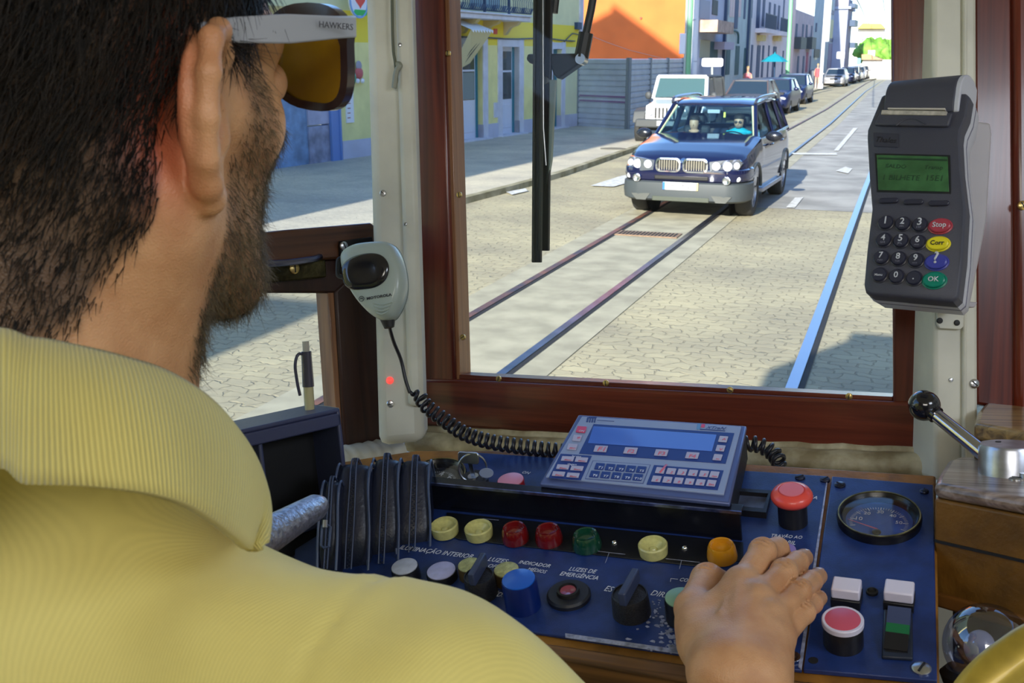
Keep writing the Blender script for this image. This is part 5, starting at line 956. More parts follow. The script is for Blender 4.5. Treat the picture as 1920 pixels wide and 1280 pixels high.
def mini_person(lab, x, y, skin, shirt, hair, cap=False, glasses=False, straps=False):
    """seated occupant: one continuous torso-neck-head-arm surface"""
    p = thing('person', (0, 0, 0), lab, 'person'); b = B()
    prof = [((x, y, .62), .17, .12), ((x, y, .85), .165, .11), ((x, y - .02, 1.09), .185, .10), ((x, y - .02, 1.165), .150, .085), ((x, y - .02, 1.19), .06, .06), ((x, y - .03, 1.205), .052, .055), ((x, y - .045, 1.22), .062, .075), ((x, y - .05, 1.28), .076, .092), ((x, y - .045, 1.345), .075, .092), ((x, y - .035, 1.39), .055, .07), ((x, y - .03, 1.41), .015, .02)]
    rs = [[(c[0] + rx * math.cos(a), c[1] + ry * math.sin(a), c[2]) for a in [2 * math.pi * i / 20 for i in range(20)]] for c, rx, ry in prof]; b.rings(rs)
    for s in (-1, 1): b.tube(spline([(x + s * .15, y - .02, 1.12), (x + s * .21, y - .12, .99), (x + s * .20, y - .26, .95), (x + s * .10, y - .42, 1.00)], 5), [.055] * 5 + [.045] * 5 + [.036] * 6, 10)
    b.ball((x, y - .148, 1.275), .014, 8, 6, (1, 1, 1.6))
    o = b.build('body', skin, p, smooth=60)
    rs = [[(c[0] + (rx + .012) * math.cos(a), c[1] + (ry + .012) * math.sin(a), c[2]) for a in [2 * math.pi * i / 20 for i in range(20)]] for c, rx, ry in prof[:4]]
    if not straps:
        rs.append([(x + .075 * math.cos(a), y - .02 + .07 * math.sin(a), 1.205) for a in [2 * math.pi * i / 20 for i in range(20)]]); bb = B().rings(rs)
        for s in (-1, 1): bb.tube([(x + s * .15, y - .02, 1.12), (x + s * .21, y - .12, .99)], .066, 10)
        bb.build('shirt', shirt, p, smooth=60)
    else:
        bb = B().rings([[(q[0], q[1], min(q[2], 1.06)) for q in r] for r in rs[:3]]); bb.build('top', shirt, p, smooth=60)
        for s in (-1, 1): B().tube(spline([(x + s * .10, y - .128, 1.04), (x + s * .10, y - .118, 1.12), (x + s * .095, y - .06, 1.185)], 5), .014, 6).build('shoulder_strap', shirt, p)
    B().ball((x, y - .035, 1.365), .088, 20, 12, (1.0, 1.15, .70)).build('hair' if not cap else 'cap', hair, p)
    if glasses:
        for s in (-1, 1): B().ball((x + s * .032, y - .142, 1.30), .026, 12, 8, (1, .35, .8)).build('sunglass_lens', RUB, p)
    return p
CARYAW = -math.radians(2.1)
Mcar = Matrix.Translation(Vector((-3.10, 15.45, 0.0))) @ Matrix.Rotation(CARYAW, 4, 'Z')
SK2 = mat('skin_lit_copy', (.50, .29, .19), .55)  # lit copy of the skin colour; one walker gets the shaded copy
pa = mini_person('bare-shouldered passenger in a dark strappy top, left seat of the dark blue suv', -.36, 2.32, SK2, mat('dark_strap_cloth', (.03, .03, .05), .7), mat('dark_hair', (.02, .014, .012), .7), straps=True)
pb = mini_person('bearded driver in a teal polo shirt and dark glasses behind the suv wheel', .36, 2.32, SK2, mat('teal_shirt', (.0, .36, .48), .7), mat('dark_hair', (.02, .014, .012), .7), glasses=True)
B().ball((.36, 2.32 - .10, 1.225), .052, 14, 8, (1, .6, .55)).build('beard', mat('grey_beard', (.12, .10, .09), .8), pb)
for o, dz in ((t, 0), (pa, -.03), (pb, 0)): o.matrix_basis = Mcar @ Matrix.Translation(Vector((0, -.05 if dz else 0, dz))); WM[o.name] = o.matrix_basis.copy()
# ---- white off-roader ----
JW = mat('white_car_paint', (.86, .87, .90), .2, coat=.6); JB = mat('black_fender_plastic', (.05, .055, .06), .6)
t = thing('off_road_car', (0, 0, 0), 'boxy white off-road car with slotted grille parked half on the sidewalk', 'car')
b = B()
def trap(y0, y1, x0, x1, z0, z1, top0, top1, name, m, bev=.04, par=None): return B().add([(-x0, y0, z0), (x0, y0, z0), (x1, y1, z0), (-x1, y1, z0), (-x0 * .97, y0, top0), (x0 * .97, y0, top0), (x1 * .97, y1, top1), (-x1 * .97, y1, top1)], [(0, 1, 2, 3), (4, 7, 6, 5), (0, 4, 5, 1), (1, 5, 6, 2), (2, 6, 7, 3), (3, 7, 4, 0)]).build(name, m, par or t, smooth=40, bevel=bev, seg=3)
trap(.12, 1.45, .58, .70, .62, 1.12, 1.10, 1.20, 'hood', JW, .06); trap(1.4, 3.9, .76, .76, .55, 1.2, 1.22, 1.22, 'car_body', JW, .05)
gr_ = trap(.06, .16, .60, .60, .62, 1.10, 1.08, 1.08, 'grille_panel', JW, .04)
for i in range(7): B().prism(rrect(-.30 + i * .10 - .022, -.30 + i * .10 + .022, .74, 1.02, .02), 0, .03).build('grille_slot', RUB, gr_, Fr((0, .045, 0), (1, 0, 0), (0, -1, 0)))
for s in (-1, 1):
    B().lathe([(.10, 0), (.105, .03), (.09, .04), (.001, .05)], (0, 0, 0), 24).build('headlight', LENS, t, Fr((s * .47, .05, .90), (1, 0, 0), (0, -1, 0)))
    B().rings([[(s * x, y, z) for x, z in ((.60, z_), (.92, z_ - .02), (.92, z_ - .10), (.60, z_ - .08))] for y, z_ in ((.02, .70), (.12, .92), (.35, 1.0), (.8, 1.0), (1.1, .92), (1.3, .62))]).build('fender', JB if s < 0 else JW, t, smooth=40, bevel=.02)
    for y in (.62, 3.15): wheel(s * .80, y, .41, .26, t, JB if 0 else RIM, 5)
    B().tube([(s * .74, 1.42, 1.2), (s * .68, 1.72, 1.78)], .05, 8).build('windshield_post', JW, t)
    b = B(); quadpane(b, [(s * .77, 1.75, 1.24), (s * .77, 2.5, 1.24), (s * .70, 2.5, 1.74), (s * .70, 1.9, 1.74)], .01 * s); b.build('side_window', CGL, t, smooth=0); b = B(); quadpane(b, [(s * .77, 2.6, 1.24), (s * .77, 3.75, 1.24), (s * .70, 3.7, 1.74), (s * .70, 2.6, 1.74)], .01 * s); b.build('side_window', mat('brown_reflecting_glass', (.12, .09, .06), .1, coat=1), t, smooth=0)
    B().ball((s * .92, 1.6, 1.28), .11, 12, 8, (.9, .5, 1)).build('wing_mirror', JB, t); b = B()
    for y in (2.55, 3.85): b.tube([(s * .77, y, 1.2), (s * .70, y, 1.76)], .05, 6)
    b.build('window_pillars', JB, t)
B().tube([(-.68, 1.72, 1.79), (.68, 1.72, 1.79)], .05, 8).build('windshield_header', JW, t); trap(1.72, 3.9, .70, .68, 1.74, 1.8, 1.83, 1.82, 'soft_top', mat('black_hardtop', (.05, .05, .055), .6), .03)
b = B(); quadpane(b, [(-.70, 1.44, 1.24), (.70, 1.44, 1.24), (.64, 1.73, 1.76), (-.64, 1.73, 1.76)]); b.build('windshield', mat('green_dark_car_glass', (.05, .10, .10), .05, coat=1), t, smooth=0)
trap(-.16, .08, .82, .80, .50, .72, .72, .72, 'bumper', JB, .04); B().box(-.2, .32, -.19, -.16, .56, .68).build('license_plate', WHITEP, t); b = B()
for x in (-.35, -.05, .25): b.tube([(x, 1.42, 1.235), (x + .25, 1.38, 1.24)], .01, 5)
b.build('wiper', RUB, t); B().box(-.6, .6, .3, 3.8, .4, .7).build('chassis', DIN, t)
t.matrix_basis = Matrix.Translation(Vector((-6.20, 28.5, .0))) @ Matrix.Rotation(-math.radians(1.5), 4, 'Z')
# ---- parked and distant cars ----
def put(px, py, name, lab, paint, cat='car', yaw=-.03, **k):
    f = G(px, py); return car(name, lab, cat, (f.x, f.y, f.z), yaw, paint=paint, **k)
DBL = mat('dark_blue_car_paint', (.006, .012, .06), .3, coat=.25); SIL = mat('silver_car_paint', (.36, .36, .38), .35, .4, coat=.3); GRC = mat('grey_car_paint', (.09, .09, .10), .35, .2, coat=.2); WHC = mat('white_car_paint', (.8, .8, .8), .2)
put(1388, 228, 'parked_car', 'dark grey estate car parked directly behind the white off-roader', GRC, L_=4.2, H_=1.5, rw=(3.3, 3.9))
put(1437, 214, 'parked_car', 'dark blue car with bluish windshield parked second behind the white off-roader', DBL, L_=4.4, H_=1.45)
put(1474, 196, 'parked_car', 'dark blue car furthest back of the near parked group beside the bollards', DBL, L_=4.2, H_=1.48)
f = car('parked_car', 'silver hatchback parked beside the far white pole', 'car', G(1562, 163), -.02, paint=SIL, L_=4.2, H_=1.45, plate=True)
for i, (x, D_, pm, lb_) in enumerate(((1583, 97, DBL, 'dark car parked right behind the silver hatchback'), (1595, 103, GRC, 'grey car, second behind the silver hatchback'), (1604, 109, SIL, 'pale grey car, third behind the silver hatchback'), (1611, 115, GRC, 'farthest dark car of the row near the white end wall'))):
    q = C(x, 150, D_); car('parked_car', lb_, 'car', (q.x, q.y, gz(q.y)), .0, paint=pm, L_=4.2, H_=1.45)
# pedestrians
def walker(px, py, hpx, lab, shirt, skin=SK2):
    f = G(px, py, .1); k = 1.0; p = thing('person', f, lab, 'person'); b = B(); x, y, z = f
    prof = [(0, .0, .13, .09), (.0, .8, .16, .11), (0, 1.0, .15, .10), (0, 1.25, .18, .11), (0, 1.42, .17, .10), (0, 1.48, .06, .06), (0, 1.53, .055, .06), (0, 1.60, .075, .09), (0, 1.70, .075, .09), (0, 1.76, .02, .03)]
    b.rings([[(x + rx * math.cos(a), y + ry * math.sin(a), z + h) for a in [2 * math.pi * i / 14 for i in range(14)]] for _, h, rx, ry in prof[1:]])
    for s in (-1, 1): b.tube([(x + s * .09, y, z + .85), (x + s * .10, y - .03, z + .45), (x + s * .10, y, z + .02)], [.09, .065, .05], 10); b.tube([(x + s * .17, y, z + 1.38), (x + s * .23, y, z + 1.1), (x + s * .20, y - .12, z + .88)], [.05, .042, .035], 8)
    b.build('body', skin, p, smooth=60)
    B().rings([[(x + (rx + .015) * math.cos(a), y + (ry + .015) * math.sin(a), z + h) for a in [2 * math.pi * i / 14 for i in range(14)]] for _, h, rx, ry in prof[1:5]]).build('shirt', shirt, p, smooth=60); B().ball((x, y + .015, z + 1.70), .095, 14, 8).build('hair', mat('blond_hair', (.35, .25, .12), .7), p)
walker(1399, 190, 40, 'pedestrian in a pink-red top standing beyond the parked cars near the parasol', mat('pink_top', (.8, .2, .22), .7)); walker(1531, 165, 45, 'pedestrian in a dull red top on the sidewalk left of the far white pole', mat('dull_red_top', (.45, .08, .1), .7), mat('skin_shade_copy', (.4, .26, .2), .6))  # second walker's skin is a darker copy with shade put into the colour
f = G(1523, 164, .1); o = B().lathe([(.3, 0), (.34, 1.1), (.3, 1.25), (.1, 1.35)], f, 14).build('litter_bin', mat('dark_bin', (.03, .04, .07), .5)); tag(o, 'dark litter bin by the wall of the brown-pink house', 'bin')
# =============== WIPER OUTSIDE ===============
wp = thing('windshield_wiper', WF.P(1008, 490, -.05), 'long black parallel-arm wiper hanging down outside the windshield', 'wiper', frame=WF)
WB = mat('wiper_black', (.012, .012, .014), .4)
def wpx(pts, h): return [WF.L(x, y, h) for x, y in pts]
def wrod(a, b_, wd, h, m, name, par=wp):
    q = px2(WF, [(a[0] - wd / 2, a[1]), (a[0] + wd / 2, a[1]), (b_[0] + wd / 2, b_[1]), (b_[0] - wd / 2, b_[1])], h); return B().prism(q, h - .004, h + .002).build(name, m, par, WF, bevel=.001)
bl = wrod((1010, -160), (1006, 492), 17, -.030, WB, 'wiper_blade'); wrod((1019, -160), (1012, 470), 6, -.028, mat('rubber_edge', (.03, .035, .03), .5), 'rubber_strip', bl); wrod((1003, -160), (1000, 490), 4, -.026, mat('rubber_edge', (.03, .035, .03), .5), 'rubber_strip', bl)
wrod((1030, -160), (1022, 470), 14, -.040, WB, 'wiper_arm'); B().tube(wpx([(1018, 0), (1019, 240), (1024, 310)], -.022), .0008, 6).build('tension_wire', STEEL, wp, WF)
B().prism(px2(WF, [(1030, 150), (1024, 360), (1034, 300), (1042, 150)], -.04), -.044, -.038).build('blade_bow', mat('pale_green_steel', (.30, .36, .33), .4, .6), wp, WF)
hb_ = B().prism(px2(WF, [(992, 102), (1084, 101), (1092, 106), (1094, 116), (1088, 121), (1048, 149), (1040, 140), (1034, 122), (996, 120), (989, 112)], -.045), -.055, -.040).build('bracket', WB, wp, WF, bevel=.002)
B().cyl(WF.L(1026, 96, -.045), .0045, -.006, .006, 12).build('bolt', STEEL, hb_, WF); B().cyl(WF.L(1027, 153, -.045), .0045, 0, .010, 12).build('bolt', STEEL, hb_, WF); B().cyl(WF.L(1092, 112, -.045), .006, -.004, .008, 16).build('pivot', STEEL, hb_, WF)
B().tube(wpx([(1090, 108), (1099, 62)], -.045), .0085, 10).build('drive_arm', WB, wp, WF); B().tube(wpx([(1098, 66), (1108, 20), (1122, -60)], -.045), .0045, 10).build('drive_arm', WB, wp, WF); B().tube(wpx([(1040, 25), (1044, -10), (1050, -80)], -.05), .004, 8).build('drive_arm', WB, wp, WF)
# =============== CARD TERMINAL ON THE RIGHT POST ===============
th = math.radians(36)
tu = RT * math.cos(th) + DN * 0.055 - FW * math.sin(th); tn0 = (-FW * math.cos(th) - RT * math.sin(th)) + DN * -0.28
TF_ = Fr(C(1712, 330, 0.86), tu, tn0.normalized())
# align the v axis with the photographed lean of the key columns
ctm = thing('card_terminal', TF_.P(1700, 560), 'dark grey handheld card payment terminal with white side shell on the right post', 'payment terminal', frame=TF_)
TD = mat('dark_grey_terminal', (.055, .058, .085), .5, bump=.15, bscale=1200); TWH = mat('light_grey_shell', (.55, .57, .66), .4)
def Zt(pts): return [(1580 + x / 2.3706, 80 + y / 2.3706) for x, y in pts]
out = Zt([(170, 236), (180, 228), (492, 232), (520, 222), (548, 222), (562, 236), (548, 320), (522, 380), (517, 420), (524, 560), (545, 740), (533, 960), (512, 1130), (490, 1150), (120, 1118), (98, 1105), (92, 1080), (105, 930), (128, 740), (116, 600), (106, 420), (108, 385)])
loc = [TF_.L(x, y, 0) for x, y in out]; o2 = [(p.x, p.y) for p in loc]; cx = sum(p[0] for p in o2) / len(o2); cy = sum(p[1] for p in o2) / len(o2)
b = B(); b.rings([[(cx + (x - cx) * k, cy + (y - cy) * k2, z) for x, y in o2] for z, k, k2 in ((-.016, 1.0, 1.0), (-.004, 1.0, 1.0), (-.001, .985, .99), (0.0, .96, .975))]); sh = b.build('front_shell', TD, ctm, TF_, smooth=40)
b = B(); b.rings([[(cx + (x - cx) * k + dx, cy + (y - cy) * k2, z) for x, y in o2] for z, k, k2, dx in ((-.046, .90, .95, 0), (-.040, .97, .99, 0), (-.024, 1.01, 1.0, 0), (-.0155, 1.01, 1.0, 0))]); b.build('back_shell', TWH, ctm, TF_, smooth=40)
b = B(); b.rings([[(cx + (x - cx) * 1.016, cy + (y - cy) * 1.001, z) for x, y in o2] for z in (-.0245, -.0225)]); b.build('shell_seam', mat('seam_grey', (.16, .16, .24), .5), ctm, TF_)
# printer drum
A = TF_.L(*Zt([(176, 208)])[0], .0); Bq = TF_.L(*Zt([(500, 215)])[0], .0); r = .036
dxl = TF_.L(*Zt([(185, 300)])[0], 0).x; dxr = TF_.L(*Zt([(498, 300)])[0], 0).x; ytop = TF_.L(*Zt([(350, 112)])[0], 0).y; ybot = TF_.L(*Zt([(350, 300)])[0], 0).y
prof = []
for k in range(15):
    a = math.radians(-20 + 130 * k / 14); prof.append((ybot + (ytop - ybot) * math.sin(max(a, 0)) if a > 0 else ybot, 0))
rr = (ytop - ybot); prof = [(ybot - .004, .0015), (ybot + .004, .0035)] + [(ytop - rr * .62 + rr * .62 * math.sin(a), -.030 + .034 * math.cos(a)) for a in np.linspace(0.05, math.pi * .62, 14)] + [(ytop - rr * .25, -.045), (ybot, -.045)]
b = B(); b.v = [(x, y, z) for x in (dxl, dxr) for y, z in prof]; n = len(prof); b.f = [(i, (i + 1) % n, n + (i + 1) % n, n + i) for i in range(n)] + [tuple(range(n)), tuple(range(n, 2 * n))]; dr = b.build('printer_cover', TD, ctm, TF_, smooth=30, bevel=.0015)
b = B(); b.v = [(x, y, z - .0005) for x in (dxr - .001, dxr + .0035) for y, z in prof]; b.f = [(i, (i + 1) % n, n + (i + 1) % n, n + i) for i in range(n)] + [tuple(range(n)), tuple(range(n, 2 * n))]; b.build('cover_side', TWH, dr, TF_, smooth=30, bevel=.001)
def TP(pts, h0, h1, m, name, par, bev=.0005, z=True): return B().prism(px2(TF_, Zt(pts) if z else pts, 0), h0, h1).build(name, m, par, TF_, bevel=bev)
TP([(170, 312), (492, 318), (474, 378), (142, 372)], 0, .003, TD, 'tear_bar_base', sh, .0015); TP([(180, 308), (470, 314), (466, 332), (176, 328)], .001, .0042, mat('paper_roll_edge', (.50, .47, .42), .6, var=.3, scale=200), 'tear_bar', sh); TP([(206, 298), (462, 300), (462, 308), (206, 306)], .001, .0045, mat('receipt_paper', (.55, .52, .48), .6), 'receipt_paper', sh)
p_ = [TF_.L(*q, .003) for q in Zt([(238, 368), (270, 345), (305, 337), (340, 345), (368, 362)])]; B().tube(spline(p_, 5), .0009, 6).build('thumb_arc', TD, sh, TF_)
TP([(136, 400), (248, 404), (248, 466), (140, 462)], 0, .0006, mat('badge_shade', (.035, .038, .06), .5), 'maker_badge', sh, .0003); a = Zt([(145, 440), (236, 446)]); text(TF_, 'Thales', a[0], a[1], .0007, mat('badge_ink', (.015, .015, .02), .4), sh, 'badge_lettering', shear=.2)
TP([(142, 492), (478, 500), (484, 672), (152, 664)], 0, .0005, mat('lcd_surround', (.012, .016, .02), .3), 'display_surround', sh); lcd = TP([(152, 500), (468, 508), (474, 664), (160, 656)], .0005, .0009, mat('green_lcd', (.035, .12, .045), .25, var=.35, scale=60, coat=.4, emit=.08), 'display', sh)
LCI = mat('lcd_ink', (.012, .05, .02), .5); 
for s, q0, q1 in (('SALDO', (190, 555), (280, 559)), ('Transp', (362, 560), (444, 563)), ('1 BILHETE', (180, 608), (340, 612)), ('15E1', (372, 612), (440, 614))):
    a = Zt([q0, q1]); text(TF_, s, a[0], a[1], .001, LCI, lcd, 'lcd_lettering', asp=.9)
TP([(160, 512), (466, 520), (467, 528), (160, 520)], .0009, .0011, LCI, 'lcd_line', lcd, 0)
KD = mat('key_dark', (.028, .03, .055), .35); KRIM = mat('key_rim', (.13, .135, .18), .35)
for x, y in ((206, 704), (317, 710), (430, 716)):
    p = TF_.L(*Zt([(x, y)])[0], 0); B().prism(rrect(p.x - .0078, p.x + .0078, p.y - .0022, p.y + .0022, .002), 0, .0025).build('function_key', KD, sh, TF_, bevel=.0008)
def tkey(x, y, s, m, rx=.0056, ry=.0056, mt=None, tw=None, sub=None):
    p = TF_.L(*Zt([(x, y)])[0], .001); p.z = 0
    o = B().lathe([(1.16, 0), (1.16, .0008), (1.02, .0012), (1.0, .0006), (1.0, .0028), (.88, .0036), (.001, .0034)], p, 28, sx=rx, sy=ry).build('key', m, sh, TF_, smooth=40)
    if s:
        tw = tw or .0034; dr_ = Vector((math.cos(0), 0, 0)); c = p + Vector((0, -.0015 + (.0007 if sub else 0), .0037)); text_l(TF_, s, c - Vector((tw / 2, 0, 0)), c + Vector((tw / 2, 0, 0)), mt or mat('key_legend', (.6, .62, .7), .5), o, 'key_lettering', bold=.02)
    if sub: c = p + Vector((0, -.0034, .0037)); text_l(TF_, sub, c - Vector((.0019, 0, 0)), c + Vector((.0019, 0, 0)), mat('key_legend_dim', (.25, .26, .34), .5), o, 'key_lettering')
rows = [((193, 800), (268, 805), (344, 810)), ((183, 877), (259, 881), (335, 887)), ((173, 955), (249, 960), (326, 967)), ((164, 1032), (240, 1039), (318, 1047))]; nm = [('1', '2', '3'), ('4', '5', '6'), ('7', '8', '9'), ('Menu', '0', '.')]
subs = [('', 'ABC', 'DEF'), ('GHI', 'JKL', 'MNO'), ('PQRS', 'TUV', 'WXYZ'), ('', '', '')]
for i in range(4):
    for j in range(3):
        s = nm[i][j]; tkey(rows[i][j][0], rows[i][j][1], s, KD, tw=.0062 if s == 'Menu' else (.0012 if s in '1.' else .0034), sub=subs[i][j] or None)
WT = mat('key_legend', (.6, .62, .7), .5)
tkey(433, 815, 'Stop', mat('stop_key_red', (.42, .05, .08), .35), .0082, .0058, None, .0105); tkey(424, 894, 'Corr', mat('yellow_key', (.80, .70, .02), .4), .0082, .0056, mat('badge_ink', (.015, .015, .02), .4), .0105)
tkey(417, 975, '?', mat('blue_key', (.05, .06, .38), .35), .0082, .0060, None, .0036); tkey(407, 1056, 'OK', mat('green_key', (.0, .22, .15), .35), .0084, .0062, None, .0084)
# mounting bracket
mb = thing('mounting_bracket', P2.P(1790, 600, .02), 'painted sheet metal bracket holding the card terminal to the right post', 'bracket', frame=P2)
MBM = mat('lilac_grey_paint', (.42, .40, .44), .5, var=.08, scale=20)
pr(P2, [(1775, 238), (1826, 245), (1829, 262), (1820, 420), (1790, 572), (1760, 572), (1772, 420)], .002, .035, MBM, 'side_plate', mb, .002, None)
pr(P2, [(1680, 562), (1790, 570), (1784, 580), (1758, 578), (1704, 572)], .004, .05, MBM, 'bottom_lip', mb, .001, None)
tb = pr(P2, [(1753, 572), (1804, 572), (1803, 612), (1797, 618), (1758, 616), (1753, 608)], .002, .005, CREAM, 'screw_tab', mb, .001, None); screw(P2, 1762, 601, .0028, .0052, RUB, tb, slot=False); screw(P2, 1794, 605, .0028, .0052, RUB, tb, slot=False)
# =============== MICROPHONE ===============
MF = Fr(C(700, 530, 1.03), RT * math.cos(.25) + FW * -math.sin(.25) + DN * -.06, -FW * math.cos(.25) - RT * math.sin(.25) * .8 + DN * -.1)
mc = thing('hand_microphone', MF.P(705, 600, -.01), 'grey-green hand microphone with black oval talk button hanging on the left post', 'microphone', frame=MF)
MIC = mat('grey_green_plastic', (.40, .47, .44), .35, coat=.2)
op = [(700, 453), (722, 453), (738, 460), (750, 478), (758, 505), (761, 535), (757, 562), (747, 585), (736, 598), (716, 600), (697, 590), (678, 572), (662, 550), (650, 525), (642, 498), (641, 478), (650, 466), (670, 457)]
op = [tuple(MF.L(x, y)[:2]) for x, y in op]; osm = [tuple(p[:2]) for p in spline([Vector((x, y, 0)) for x, y in op + [op[0]]], 4)][:-1]
mbod = B().pillow(osm, [(-.022, .80), (-.018, .93), (-.008, 1.0), (.000, 1.0), (.006, .965), (.010, .88), (.0118, .75), (.0125, .45), (.0127, .1)]).build('microphone_body', MIC, mc, MF, smooth=60)
B().pillow(osm, [(-.0085, 1.004), (-.0085, 1.010), (-.0075, 1.010), (-.0075, 1.004)]).build('seam', mat('seam_green_grey', (.18, .22, .2), .5), mc, MF)
bt = [tuple(MF.L(x, y)[:2]) for x, y in ((651, 520), (652, 503), (664, 490), (685, 482), (708, 480), (724, 485), (734, 498), (735, 514), (728, 530), (712, 541), (690, 545), (668, 545), (656, 536))]; bsm = [tuple(p[:2]) for p in spline([Vector((x, y, 0)) for x, y in bt + [bt[0]]], 4)][:-1]
B().pillow(bsm, [(.008, 1.03), (.0130, 1.03), (.0138, .99), (.0150, .9), (.0158, .7), (.0150, .45), (.0146, .1)]).build('talk_button', mat('black_gloss_button', (.012, .012, .016), .15, coat=.5), mc, MF, smooth=60)
INK = mat('dark_ink', (.03, .03, .04), .5); text(MF, 'MOTOROLA', (688, 562), (735, 554), .0128, INK, mc, 'brand_lettering', bold=.03, asp=.8)
p = MF.L(678, 560, .0127); B().lathe([(.0027, 0), (.0027, .0006), (.0022, .0006), (.0022, 0), (.0027, 0)], p, 24, cap=False).build('round_logo', INK, mc, MF); B().add([(p.x - .0017, p.y - .001, .0131), (p.x - .0008, p.y + .0014, .0131), (p.x, p.y - .0004, .0131), (p.x + .0008, p.y + .0014, .0131), (p.x + .0017, p.y - .001, .0131), (p.x, p.y + .0002, .0131)], [(0, 1, 5), (1, 2, 5), (2, 3, 5), (3, 4, 5)]).build('logo_m', INK, mc, MF, smooth=0)
for i in range(4): B().tube(spline([MF.L(x, y, .0122) for x, y in ((700 - i * -2, 568 + i * 6), (716, 571 + i * 6), (736 - i * 3, 566 + i * 6))], 5), .0007, 6).build('grip_ridge', MIC, mc, MF)
B().tube(spline([MF.L(646, 484, -.008), MF.L(635, 486, -.008), MF.L(633, 500, -.008), MF.L(634, 516, -.008), MF.L(643, 520, -.008)], 5), .0022, 8).build('hanging_clip', RUB, mc, MF)
B().rod(MF.L(727, 598, -.006), MF.L(730, 614, -.006), .0075, .0050).build('strain_relief', RUB, mc, MF)
# coiled cord
path = [C(730, 612, 1.035), C(738, 640, 1.05), C(752, 675, 1.06), C(760, 710, 1.06), C(768, 735, 1.06)]
cl = [C(768, 735, 1.06), C(785, 742, 1.06), C(800, 762, 1.055), C(830, 785, 1.05), C(870, 812, 1.04), C(920, 828, 1.03), C(985, 838, 1.02), C(1060, 846, 1.01), C(1200, 852, 1.0), C(1340, 842, .99), C(1400, 832, .98), C(1428, 836, .975), C(1450, 850, .97), C(1462, 868, .96), C(1470, 884, .955)]
pts = spline(path, 6)[:-1]; base = spline(cl, 24); seglen = [0]
for i in range(1, len(base)): seglen.append(seglen[-1] + (base[i] - base[i - 1]).length)
tot = seglen[-1]; pitch = .0068; turns = int(tot / pitch); N = turns * 14
for i in range(N + 1):
    s = tot * i / N; j = min(max(int(np.searchsorted(seglen, s)) - 1, 0), len(base) - 2); tt = (s - seglen[j]) / max(seglen[j + 1] - seglen[j], 1e-9); c = base[j].lerp(base[j + 1], min(tt, 1)); d = (base[j + 1] - base[j]).normalized(); n1 = d.cross(FW).normalized(); n2 = d.cross(n1)
    a = 2 * math.pi * i / 14; e = min(1, s / .012, max((tot - s) / .01, 0)); pts.append(c + (n1 * math.cos(a) + n2 * math.sin(a)) * .0062 * e)
B().tube(pts, .0019, 6).build('coiled_cord', mat('black_cord', (.012, .012, .02), .35), mc, smooth=80)
# =============== DOCUMENT BOX, PEN ===============
DB = Fr(C(600, 800, .98), LFD, TUP)
dbx = thing('document_box', C(560, 940, .95), 'black open-fronted document box standing at the left under the side window', 'box')
BX = Fr(C(606, 770, .97), LFD, -(LF.n) if LF.n.dot(FW) > 0 else LF.n)
DBM = mat('dark_blue_black_plastic', (.05, .06, .14), .4, bump=.1, bscale=300); DBI = mat('box_black', (.006, .006, .009), .6)
tl = BX.L(150, 850, 0); tr_ = BX.L(606, 760, 0); yb_ = BX.L(606, 960, 0).y; wdt = .045
x0, x1 = tl.x, tr_.x; yt = tr_.y
def bxp(a0, a1, b0, b1, c0, c1, m, n, bev=.0015): return B().box(a0, a1, b0, b1, c0, c1).build(n, m, dbx, BX, bevel=bev)
bxp(x0, x1, yt - .004, yt, -.02, .028, DBM, 'top_panel'); bxp(x1 - .004, x1, yb_, yt, -.02, .028, DBM, 'side_panel'); bxp(x0, x1, yb_ - .06, yt, -.02, -.017, DBI, 'back_panel'); bxp(x0, x1, yb_ - .004, yb_, -.02, .03, DBM, 'shelf'); bxp(x0, x1, yt - .016, yt - .004, .025, .028, DBM, 'front_lip')
xm = BX.L(487, 850, .02).x; bxp(xm - .002, xm + .002, yb_, yt - .004, -.02, .024, DBM, 'divider'); bxp(x0, x1 + .006, yb_ - .10, yb_ - .004, -.02, .028, DBI, 'lower_tray'); bxp(x1, x1 + .008, yb_, yt - .002, -.02, .015, mat('clear_smoky_plastic', (.30, .28, .22), .3), 'end_panel')
pf = thing('ballpoint_pen', BX.P(581, 765, .006), 'clear and dark ballpoint pen standing upright in the black document box', 'pen', frame=BX)
pb0 = BX.P(581, 772, .004); pdir = (BX.P(573, 640, .004) - pb0); PL = pdir.length; pdn = pdir.normalized()
def pp(t_): return pb0 + pdn * PL * t_
CLR = mat('clear_amber_plastic', (.55, .50, .28), .15, coat=.8); PDK = mat('smoky_purple_plastic', (.05, .045, .08), .2, coat=.6)
B().rod(pp(-.15), pp(.36), .0045).build('pen_barrel', CLR, pf); B().rod(pp(.36), pp(.86), .0052, .0045).build('pen_grip', PDK, pf); B().rod(pp(.86), pp(1.0), .0030).build('click_button', mat('pale_click', (.45, .43, .38), .3), pf); B().rod(pp(-.1), pp(.3), .0016).build('ink_refill', mat('refill', (.6, .58, .4), .4), pf)
sd = -LFD; B().tube(spline([pp(.80) , pp(.84) + sd * .008, pp(.70) + sd * .012, pp(.45) + sd * .011, pp(.26) + sd * .009], 5), .0014, 8).build('pen_clip', PDK, pf)
